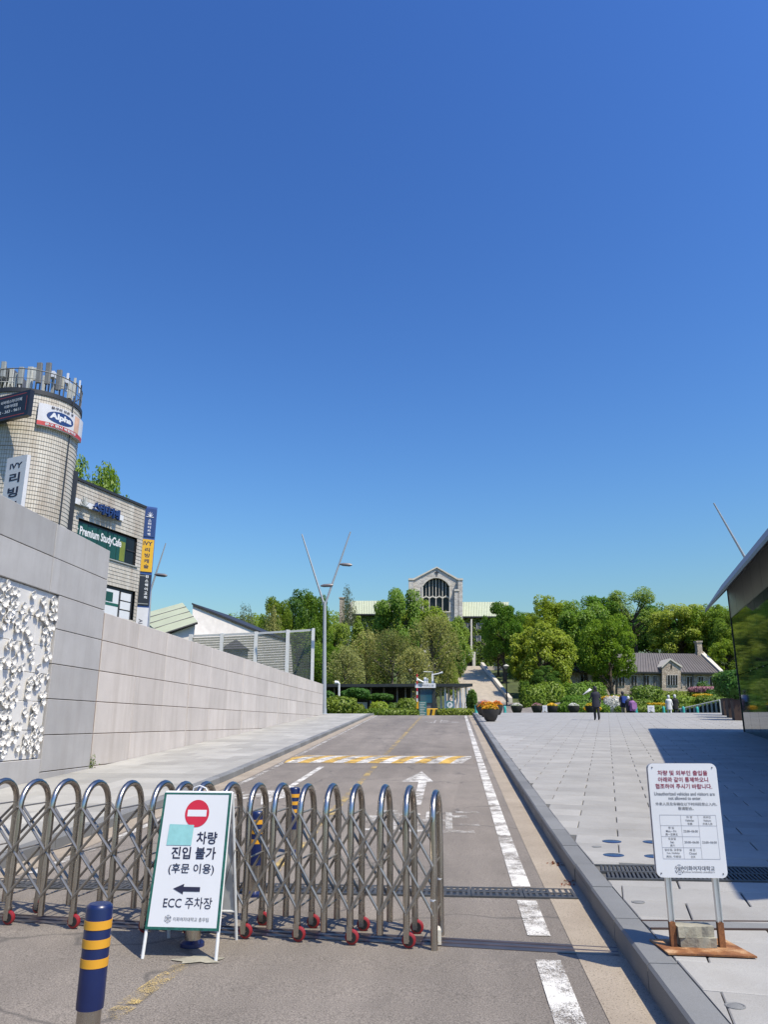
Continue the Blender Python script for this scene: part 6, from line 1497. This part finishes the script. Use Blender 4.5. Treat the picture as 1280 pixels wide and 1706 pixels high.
# ------------------------------------------------------------------ hedges, shrubs, flower beds
def blob_mesh(name, boxes, leaf, mat, seed, dens=70, core=True, parent=None, loc=(0, 0, 0), round_=.35):
    rg = np.random.default_rng(seed); C, Nn = [], []
    for (cx, cy, cz, hx, hy, hz) in boxes:
        ar = 8 * (hx * hy + hx * hz + hy * hz); k = int(min(9000, ar * dens / (leaf / .2) ** 2)) + 30
        d = unit(rg.normal(size=(k, 3))); e = 2 / max(.3, round_) if False else 4.0
        s = (np.abs(d / np.array([1, 1, 1])) ** e).sum(axis=1, keepdims=True) ** (1 / e); q = d / s
        q = q * rg.uniform(.86, 1.08, size=(k, 1)); q[:, 2] *= 1 + .12 * np.sin(q[:, 0] * 5 + cx) * np.sin(q[:, 1] * 4 + cy)
        C.append(q * np.array([hx, hy, hz]) + np.array([cx, cy, cz])); Nn.append(q / np.array([hx, hy, hz]) * min(hx, hy, hz) + rg.normal(size=(k, 3)) * .5 + (0, 0, .3))
    V, Fq = leaf_quads(np.concatenate(C), np.concatenate(Nn), leaf, rg); V = list(V); n0 = len(V); Fq = Fq.tolist()
    if core:
        for (cx, cy, cz, hx, hy, hz) in boxes:
            o = len(V); hx, hy, hz = hx * .78, hy * .78, hz * .78
            V += [np.array([cx + sx * hx, cy + sy * hy, cz + sz * hz]) for sz in (-1, 1) for sy in (-1, 1) for sx in (-1, 1)]
            Fq += [[o + i for i in f] for f in ((0, 2, 3, 1), (4, 5, 7, 6), (0, 1, 5, 4), (2, 6, 7, 3), (0, 4, 6, 2), (1, 3, 7, 5))]
    o = mesh_np(name, np.array(V) - np.array(loc), Fq, mat, parent); 
    if parent is None: o.location = loc
    return o
_seed = [100]
def hedge(px0, px1, top, Y, depth, label, mat='leaf_hedge', leaf=.2, name='hedge', cat='hedge', low=None, group=None, tilt=0, h=None):
    _seed[0] += 1; p, q = at(px0, top, Y), at(px1, top, Y); zb = terr((p.x + q.x) / 2, Y) - .1 if low is None else low
    zt = p.z
    if h: zb = zt - h
    n = max(1, int((q.x - p.x) / 3.0)); boxes = []
    for k in range(n):
        xa, xb = p.x + (q.x - p.x) * k / n, p.x + (q.x - p.x) * (k + 1) / n; zz = zt + tilt * (k / max(1, n - 1)) + rnd.uniform(-.12, .12)
        boxes.append(((xa + xb) / 2, Y + rnd.uniform(-.2, .2), (zb + zz) / 2, (xb - xa) / 2 * 1.06, depth / 2, (zz - zb) / 2))
    loc = ((p.x + q.x) / 2, Y, zb)
    o = blob_mesh(name, boxes, leaf, M[mat], _seed[0], loc=loc); return tag(o, label, cat, group)
# hedges at the crest of the road and shrubs before the canopy
hedge(597, 692, 1182, 63.5, 1.0, 'long clipped hedge left of the booth at the road crest', leaf=.16); hedge(731, 790, 1182, 63.5, 1.0, 'short clipped hedge right of the booth at the road crest', leaf=.16)
hedge(541, 592, 1164, 64.5, 2.2, 'big leafy shrub mass at the foot of the street lamp', leaf=.22, name='shrub', cat='shrub'); hedge(618, 645, 1170, 65.5, 1.6, 'round bright shrub in the middle before the canopy', 'leaf_bright', .18, 'shrub', 'shrub'); hedge(590, 606, 1174, 64.8, 1.4, 'small rounded shrub beside the big shrub mass', leaf=.18, name='shrub', cat='shrub')
hedge(664, 692, 1166, 66.5, 1.6, 'leafy shrub close to the left side of the booth', leaf=.18, name='shrub', cat='shrub'); hedge(645, 668, 1174, 67, 1.4, 'dark low shrub left of the booth', 'leaf_dark', .18, 'shrub', 'shrub')
def topiary(px, top, bottom, halfw, Y, label):
    p = at(px, top, Y); zb = ZC - .1; t = thing('topiary_pine', label, 'pine', (p.x, Y, zb), 0, 'clipped pines before the canopy'); w = halfw * Y / 1280
    zt = p.z - zb; zl = at(px, bottom, Y).z - zb; _seed[0] += 1
    b = MB(); b.path([(0, 0, 0), (.15, 0, zl * .5), (-.05, 0, zl + .2)], [.14, .1, .06], 6); b.build('trunk', M['bark'], t)
    boxes = [(-w * .45, .1, zl + (zt - zl) * .4, w * .55, .7, (zt - zl) * .4), (w * .4, -.1, zl + (zt - zl) * .45, w * .55, .7, (zt - zl) * .42), (0, 0, zl + (zt - zl) * .65, w * .6, .7, (zt - zl) * .36)]
    blob_mesh('crown', boxes, .15, M['leaf_dark'], _seed[0], parent=t)
topiary(593, 1147, 1164, 23, 67, 'wide clipped pine left before the dark canopy'); topiary(633, 1156, 1166, 22, 67.5, 'lower clipped pine near the middle of the canopy'); topiary(546, 1152, 1172, 12, 69, 'clipped pine beside the tall street lamp')
topiary(786, 1150, 1182, 8, 70, 'small dark pine at the right end of the canopy')
# garden beds on the slope before the stone house
G = 'clipped hedges on the garden slope'
hedge(938, 1005, 1160, 88, 3, 'dark hedge left of the white flower bed', 'leaf_mid', .26, group=G); hedge(1010, 1100, 1158, 96, 3, 'hedge below the stone house left windows', leaf=.26, group=G, tilt=.9); hedge(1040, 1085, 1166, 88, 2.4, 'hedge above the people with backpacks', leaf=.24, group=G, tilt=.3)
hedge(1075, 1150, 1152, 104, 3, 'hedge running under the gabled bay', leaf=.26, group=G, tilt=.7); hedge(1100, 1160, 1160, 94, 2.6, 'middle hedge on the slope below the bay', 'leaf_mid', .24, group=G, tilt=.8); hedge(1150, 1200, 1146, 108, 3, 'hedge under the right windows of the stone house', leaf=.26, group=G, tilt=.4)
hedge(1160, 1205, 1160, 92, 2.6, 'hedge right of the mauve flower bed', leaf=.24, group=G, tilt=.6); hedge(1095, 1180, 1172, 84, 2.2, 'long low hedge above the glass balustrade', leaf=.22, group=G, tilt=1.0); hedge(1030, 1110, 1176, 78, 2.0, 'low front hedge behind the walkers', leaf=.2, group=G); hedge(930, 1010, 1174, 80, 2.2, 'low front hedge behind the lone walker', 'leaf_mid', .22, group=G)
for px, tp, hw, Y, lb in ((888, 1145, 18, 90, 'shrub under the wide yellow green tree'), (915, 1140, 22, 92, 'shrub mass between stairs and stone house'), (955, 1140, 22, 96, 'leafy shrub left of the stone house corner'), (880, 1132, 14, 108, 'shrub beside the lower stairs'), (985, 1138, 22, 100, 'shrub in the shade of the overhanging tree'), (1172, 1136, 10, 112, 'dark round shrub under the house window'), (1188, 1150, 10, 100, 'dark ball shrub right on the slope')):
    hedge(px - hw, px + hw, tp, Y, hw * 2 * Y / 1280 * .7, lb, 'leaf_mid' if hw > 12 else 'leaf_dark', .28, 'shrub', 'shrub', group='shrubs on the slope')
hedge(930, 946, 1107, 105, 2, 'russet leaved shrub glowing in the shade of the trees', 'leaf_rust', .26, 'shrub', 'shrub', h=3.2)
def bed(px0, px1, top, h, Y, depth, mat, label, tilt=0): return hedge(px0, px1, top, Y, depth, label, mat, .15, 'flower_bed', 'flower bed', tilt=tilt, h=h)
bed(1008, 1036, 1163, 1.5, 82, 1.4, 'f_white', 'bank of white flowers beside the lone walker'); bed(1004, 1032, 1160, .45, 83.5, .8, 'f_yellow', 'strip of yellow flowers above the white bank'); bed(1080, 1112, 1170, .4, 82, .8, 'f_yellow', 'yellow flower strip behind the small white board', .5); bed(1155, 1185, 1157, .5, 97, .8, 'f_yellow', 'yellow flower strip higher up the slope', .4); bed(1150, 1196, 1143, .8, 103, 1.2, 'f_pink', 'mauve flower bed below the house right windows', .8); bed(975, 1000, 1176, .4, 74, .8, 'f_yellow', 'yellow flowers left of the white bank')

# planters
def planter(px, py, wpx, Y, label, mats, h=.55, top=.35):
    p = at(px, py, Y); zb = prof(ad(p.x, Y)[1]) + .18 if Y < 56 else ZC + .1
    if Y < 56: p = gnd(px, py, .18); Y = p.y; zb = p.z
    r = wpx * Y / 1280 / 2; t = thing('planter_bowl', label, 'planter', (p.x, Y, zb), 0, 'flower planter bowls')
    b = MB(); b.lathe([(r * .45, 0), (r * .5, .04), (r * .62, .08), (r * .9, h * .6), (r, h * .88), (r * 1.02, h), (r * .94, h), (r * .9, h * .9)], 24); b.build('bowl', M['bowl'], t, smooth=True)
    b = MB(); b.lathe([(r * .92, h * .86), (r * .5, h * 1.02), (.05, h * 1.06)], 16); b.build('soil', M['soil'], t)
    for k, mt in enumerate(mats):
        rg = np.random.default_rng(int(px) + k); m = int(900 * r * r) + 150; an = rg.uniform(0, 6.283, m); rr = r * .95 * np.sqrt(rg.uniform(0, 1, m)); zz = h + (top * (1 - (rr / r) ** 2)) * (.35 + .65 * rg.uniform(0, 1, m)) * (1.0 if k else .7)
        C = np.stack([rr * np.cos(an), rr * np.sin(an), zz], 1); V, Fq = leaf_quads(C, rg.normal(size=(m, 3)) * .5 + (0, -.3, 1), .10, rg); mesh_np('flowers' if k else 'foliage', V, Fq, M[mt], t)
planter(818, 1202, 29, 43, 'nearest dark bowl planter with yellow flowers at the kerb', ['leaf_mid', 'f_orange', 'f_yellow'], .62, .42); planter(811, 1194.5, 27, 48, 'second bowl planter with orange flowers behind the nearest', ['leaf_mid', 'f_orange'], .6, .4); planter(806, 1191.5, 25, 51, 'third bowl planter with pale flowers along the kerb', ['leaf_mid', 'f_pink'], .6, .4); planter(829, 1191, 20, 52, 'bowl planter with orange flowers right behind the nearest row', ['leaf_mid', 'f_orange'], .6, .35)
for px, mt, lb in ((862, 'f_white', 'bowl planter with white flowers left of the small board'), (896, 'f_pink', 'bowl planter with mauve flowers beside the small board'), (921, 'f_yellow', 'bowl planter with yellow flowers right of the small board'), (957, 'f_white', 'pale flowered bowl planter left of the lone walker'), (986, 'f_yellow', 'yellow flowered bowl planter next to the lone walker')): planter(px, 1190, 19, 62, lb, ['leaf_mid', mt], .62, .25)
for k, (px, w_, Y, lb) in enumerate(((1220, 13, 50, 'farthest of three rust brown box planters by the glass wall'), (1229, 14, 46.5, 'middle of three rust brown box planters by the glass wall'), (1239, 15, 43, 'nearest of three rust brown box planters by the glass wall'))):
    p = at(px, 1190, Y); zb = zp(p.x, Y); t = thing('box_planter', lb, 'planter', (p.x, Y, zb), -PH, 'rust brown box planters'); hw = w_ * Y / 1280 / 2 + .25
    b = MB(); b.box(-hw, hw, -hw, hw, 0, 1.05, .02); b.build('box', M['corten'], t); _seed[0] += 1
    b = MB(); b.path([(0, 0, 1), (.05, 0, 1.4)], .06, 5); b.build('trunk', M['bark'], t)
    blob_mesh('crown', [(0, 0, 1.75, hw * 1.5, hw * 1.4, .55), (-.3, .1, 2.15, hw * 1.1, hw, .45), (.25, -.1, 2.3, hw * .8, hw, .4)], .17, M['leaf_dark'], _seed[0], parent=t, dens=55)
# glass balustrade stepping down beside the garden
bal = thing('balustrade', 'glass balustrade with pale posts along the foot of the garden slope', 'balustrade', at(1165, 1187, 70)); hl = bal.location.copy()
for k in range(11):
    t = k / 10; px = 1128 + 72 * t; top = 1183 - 16 * t; Y = 72 - 4 * t; p = at(px, top, Y); b = MB(); b.box(p.x - .07, p.x + .07, Y - .07, Y + .07, ZC - .2, p.z); b.build('post', M['ant_grey'], bal, hl)
    if k < 10:
        q = at(1128 + 72 * (k + 1) / 10, 1183 - 16 * (k + 1) / 10, 72 - 4 * (k + 1) / 10); b = MB(); b.hexa([Vector((p.x + .08, p.y, ZC - .2)), Vector((q.x - .08, q.y, ZC - .2)), Vector((q.x - .08, q.y + .03, ZC - .2)), Vector((p.x + .08, p.y + .03, ZC - .2)), p + Vector((.08, 0, -.12)), q + Vector((-.08, 0, -.12)), q + Vector((-.08, .03, -.12)), p + Vector((.08, .03, -.12))]); b.build('pane', M['glass_dark'], bal, hl)
        b = MB(); b.path([p + Vector((0, 0, .03)), q + Vector((0, 0, .03))], .06, 5); b.build('handrail', M['ant_pale'], bal, hl)
def board(px, py0, py1, wpx, Y, label):
    p, q = at(px - wpx / 2, py1, Y), at(px + wpx / 2, py0, Y); t = thing('standing_board', label, 'board', ((p.x + q.x) / 2, Y, p.z), 0, 'small white boards on the plaza'); w = (q.x - p.x) / 2; h = q.z - p.z
    b = MB(); b.box(-w, w, -.03, .03, .1, h, .005); bd = b.build('panel', M['white'], t)
    for s_ in (-1, 1): b = MB(); b.box(s_ * w * .8 - .02, s_ * w * .8 + .02, -.02, .15, -.1, .1); b.build('leg', M['white_metal'], t)
    for k in range(3): b = MB(); b.box(-w * .6, w * (.5 - .2 * k), -.034, -.031, h * (.75 - .18 * k), h * (.8 - .18 * k)); b.build('text_line', M['grey_ink'], bd)
    b = MB(); b.box(-w * .35, w * .2, -.034, -.031, h * .5, h * .66) if False else b.path([(-w * .3, -.035, h * .3), (w * .3, -.035, h * .22)], .03, 5); b.build('picture', M['grey_ink'], bd)
board(1085.5, 1175.5, 1188.5, 10, 57, 'small white standing board left of the white clothed walkers'); board(908.5, 1175.5, 1188, 7, 61, 'small white standing board among the bowl planters')
def cone_(px, Y, label):
    p = at(px, 1187, Y); b = MB(); b.lathe([(.2, 0), (.2, .04), (.13, .05), (.10, .45), (.12, .6), (.06, .72)], 12); o = b.build('water_barrel', M['cone_teal'], None, smooth=True); o.location = (p.x, Y, (ZC if Y > 56 else zp(p.x, Y))); tag(o, label, 'traffic post', 'teal traffic posts')
for px, Y, lb in ((794, 58, 'teal plastic post beside the kerb end'), (1061, 62, 'teal plastic post right of the purple backpack'), (1107, 63, 'teal plastic post left of the white clothed walker'), (1140, 63, 'teal plastic post left at the balustrade'), (1163, 64, 'teal plastic post right at the balustrade'), (842, 61, 'teal plastic post left of the far planters')): cone_(px, Y, lb)

# ------------------------------------------------------------------ people
def person(px, Y, zf, height, label, top_m, leg_m, hair_m, rz=0.0, stride=.12, shoe='cloth_black', arms=((.1, .25), (-.1, .2)), skirt=False):
    p = at(px, 1190, Y); s = height / 1.7
    t = thing('person', label, 'person', (p.x, Y, zf), rz, 'people walking on the plaza')
    me = bpy.data.meshes.new('body')
    V = [(0, 0, .96), (0, 0, 1.12), (0, .0, 1.30), (0, .0, 1.44), (0, .015, 1.50), (0, .02, 1.58), (0, .02, 1.67)]; E = [(i, i + 1) for i in range(6)]; R = [(.155, .11), (.145, .10), (.175, .105), (.10, .08), (.052, .055), (.085, .10), (.075, .09)]
    def chain(start, pts, rs):
        k = start
        for q, r in zip(pts, rs): V.append(q); R.append((r, r)); E.append((k, len(V) - 1)); k = len(V) - 1
        return k
    for sd, st_ in ((-1, stride), (1, -stride)):
        chain(0, [(sd * .08, 0, .88), (sd * .072, st_ * .55, .50), (sd * .066, st_ - .02, .10), (sd * .07, st_ + .10, .03)], [.092, .078, .062, .038])
    for sd, (fw, el) in zip((-1, 1), arms):
        k = chain(3, [(sd * .19, 0, 1.40), (sd * .235, fw * .4, 1.14), (sd * .235, fw, .96 + el * .4), (sd * .235, fw + .03, .88 + el * .4)], [.055, .043, .032, .03])
        w = V[k]
        for j in range(4): chain(k, [(w[0] + sd * .004, w[1] - .026 + j * .018, w[2] - .045), (w[0] - sd * .01, w[1] - .024 + j * .018, w[2] - .075 - .006 * (j % 2))], [.009, .007])
        chain(k, [(w[0] - sd * .015, w[1] + .04, w[2] - .02), (w[0] - sd * .02, w[1] + .05, w[2] - .045)], [.010, .008])
    me.from_pydata([tuple(c * s for c in v) for v in V], E, []); o = bpy.data.objects.new('body', me); COL.objects.link(o)
    md = o.modifiers.new('skin', 'SKIN'); sv = me.skin_vertices[0].data if me.skin_vertices else None
    if sv is None: me.skin_vertices.new() if hasattr(me.skin_vertices, 'new') else None
    for i, r in enumerate(R): me.skin_vertices[0].data[i].radius = (r[0] * s, r[1] * s)
    me.skin_vertices[0].data[0].use_root = True
    o.modifiers.new('sub', 'SUBSURF').levels = 1
    dg_ = bpy.context.evaluated_depsgraph_get(); m2 = bpy.data.meshes.new_from_object(o.evaluated_get(dg_)); bpy.data.objects.remove(o)
    body = bpy.data.objects.new('body', m2); COL.objects.link(body); body.parent = t; m2.materials.clear()
    for k in ('skin', top_m, leg_m, shoe): m2.materials.append(M[k])
    for f in m2.polygons:
        c = f.center / s; f.use_smooth = True
        arm = abs(c.x) > .17 and c.z < 1.3
        f.material_index = 0 if c.z > 1.475 or (arm and c.z < .95 and abs(c.x) > .2) else (1 if c.z > .93 or arm else (3 if c.z < .09 else 2))
        if skirt and .6 < c.z < .93 and not arm: f.material_index = 1
    b = MB(); b.lathe([(.02, .13), (.07, .115), (.098, .06), (.104, .0), (.098, -.06), (.085, -.11)], 14, (0, 0, 0), True)
    h = b.build('hair', M[hair_m], t, smooth=True); h.location = (0, -.012 * s, 1.635 * s); h.scale = (s, s * 1.08, s); 
    b = MB(); b.lathe([(.205, -.34), (.20, -.2), (.185, -.06), (.165, .1), (.195, .28), (.19, .36), (.12, .44), (.06, .48)], 16); j = b.build('jacket', M[top_m], t, smooth=True); j.location = (0, 0, 1.02 * s); j.scale = (s * 1.12, s * .8, s)
    # face
    for sx in (-1, 1):
        b = MB(); b.lathe([(.012, -.004), (.006, .004)], 6); e = b.build('eye', M['hair'], t); e.location = (sx * .033 * s, .105 * s, 1.625 * s); e.rotation_euler = (-math.pi / 2, 0, 0)
        b = MB(); b.lathe([(.012, -.03), (.022, 0), (.010, .03)], 6); e = b.build('ear', M['skin'], t); e.location = (sx * .09 * s, .02 * s, 1.61 * s)
    b = MB(); b.path([(0, .10 * s, 1.63 * s), (0, .125 * s, 1.59 * s), (0, .105 * s, 1.58 * s)], [.008, .016, .01], 6); b.build('nose', M['skin'], t)
    b = MB(); b.path([(-.025 * s, .10 * s, 1.55 * s), (.025 * s, .10 * s, 1.55 * s)], .006, 5); b.build('mouth', M['red_ink'], t)
    return t
pf0 = gnd(995, 1200, .18)
mp_ = person(995, pf0.y, pf0.z, 1.76, 'person in dark navy clothes walking away across the plaza', 'cloth_navy', 'cloth_black', 'hair', 0.0, .14, arms=((.28, .5), (-.1, .1)), skirt=True)
um = thing('sun_umbrella', 'small white parasol held beside the head of the navy clothed walker', 'parasol', (pf0.x - .16, pf0.y + .22, pf0.z + 1.08), 0)
b = MB(); b.path([(0, 0, 0), (-.12, .05, .62)], .009, 6); b.build('shaft', M['steel'], um)
b = MB(); n = 8; tp = Vector((-.02, .12, .66)); rim = []
for k in range(n): an = 2 * math.pi * k / n; rim.append(Vector((-.19 + .28 * math.cos(an), .05 + .28 * math.sin(an), .42 + .14 * math.cos(an + .3))))
b.add([tp] + rim + [tp - Vector((0, 0, .02))] + [r - Vector((0, 0, .012)) for r in rim], [(0, 1 + k, 1 + (k + 1) % n) for k in range(n)] + [(n + 1, n + 2 + (k + 1) % n, n + 2 + k) for k in range(n)]); b.build('canopy', M['cloth_white'], um)
def pack(px, Y, z, mat, label):
    p = at(px, 1180, Y); o = MB(); o.prism(rrect(.36, .48, .1, 4), lambda u, v, t: (u * (1 - .1 * abs(t)), t, v), -.12, .12); o = o.build('backpack', M[mat]); o.location = (p.x, Y - .26, z); tag(o, label, 'backpack', 'backpacks of the walkers'); return o
person(1040.5, 58, ZC - .15, 1.78, 'person in tan trousers wearing a blue backpack', 'cloth_navy', 'cloth_tan', 'hair'); pack(1040.5, 58, ZC + 1.08, 'cloth_blue', 'bright blue backpack on the person in tan trousers')
person(1049.5, 57.2, ZC - .35, 1.62, 'person with a white hat next to the blue backpack', 'cloth_navy', 'cloth_black', 'cloth_white'); person(1055.5, 57.0, ZC - .35, 1.55, 'person in purple beside the white hatted walker', 'cloth_purple', 'cloth_black', 'hair'); pack(1055.5, 57, ZC + .62, 'cloth_purple', 'pale purple backpack on the walker beside the white hat')
person(1117, 60, ZC - .25, 1.68, 'person dressed in white walking near the balustrade', 'cloth_white', 'cloth_white', 'cloth_white'); person(1127.5, 60.5, ZC - .25, 1.74, 'person in black with a white cap near the balustrade', 'cloth_black', 'cloth_black', 'cloth_white')
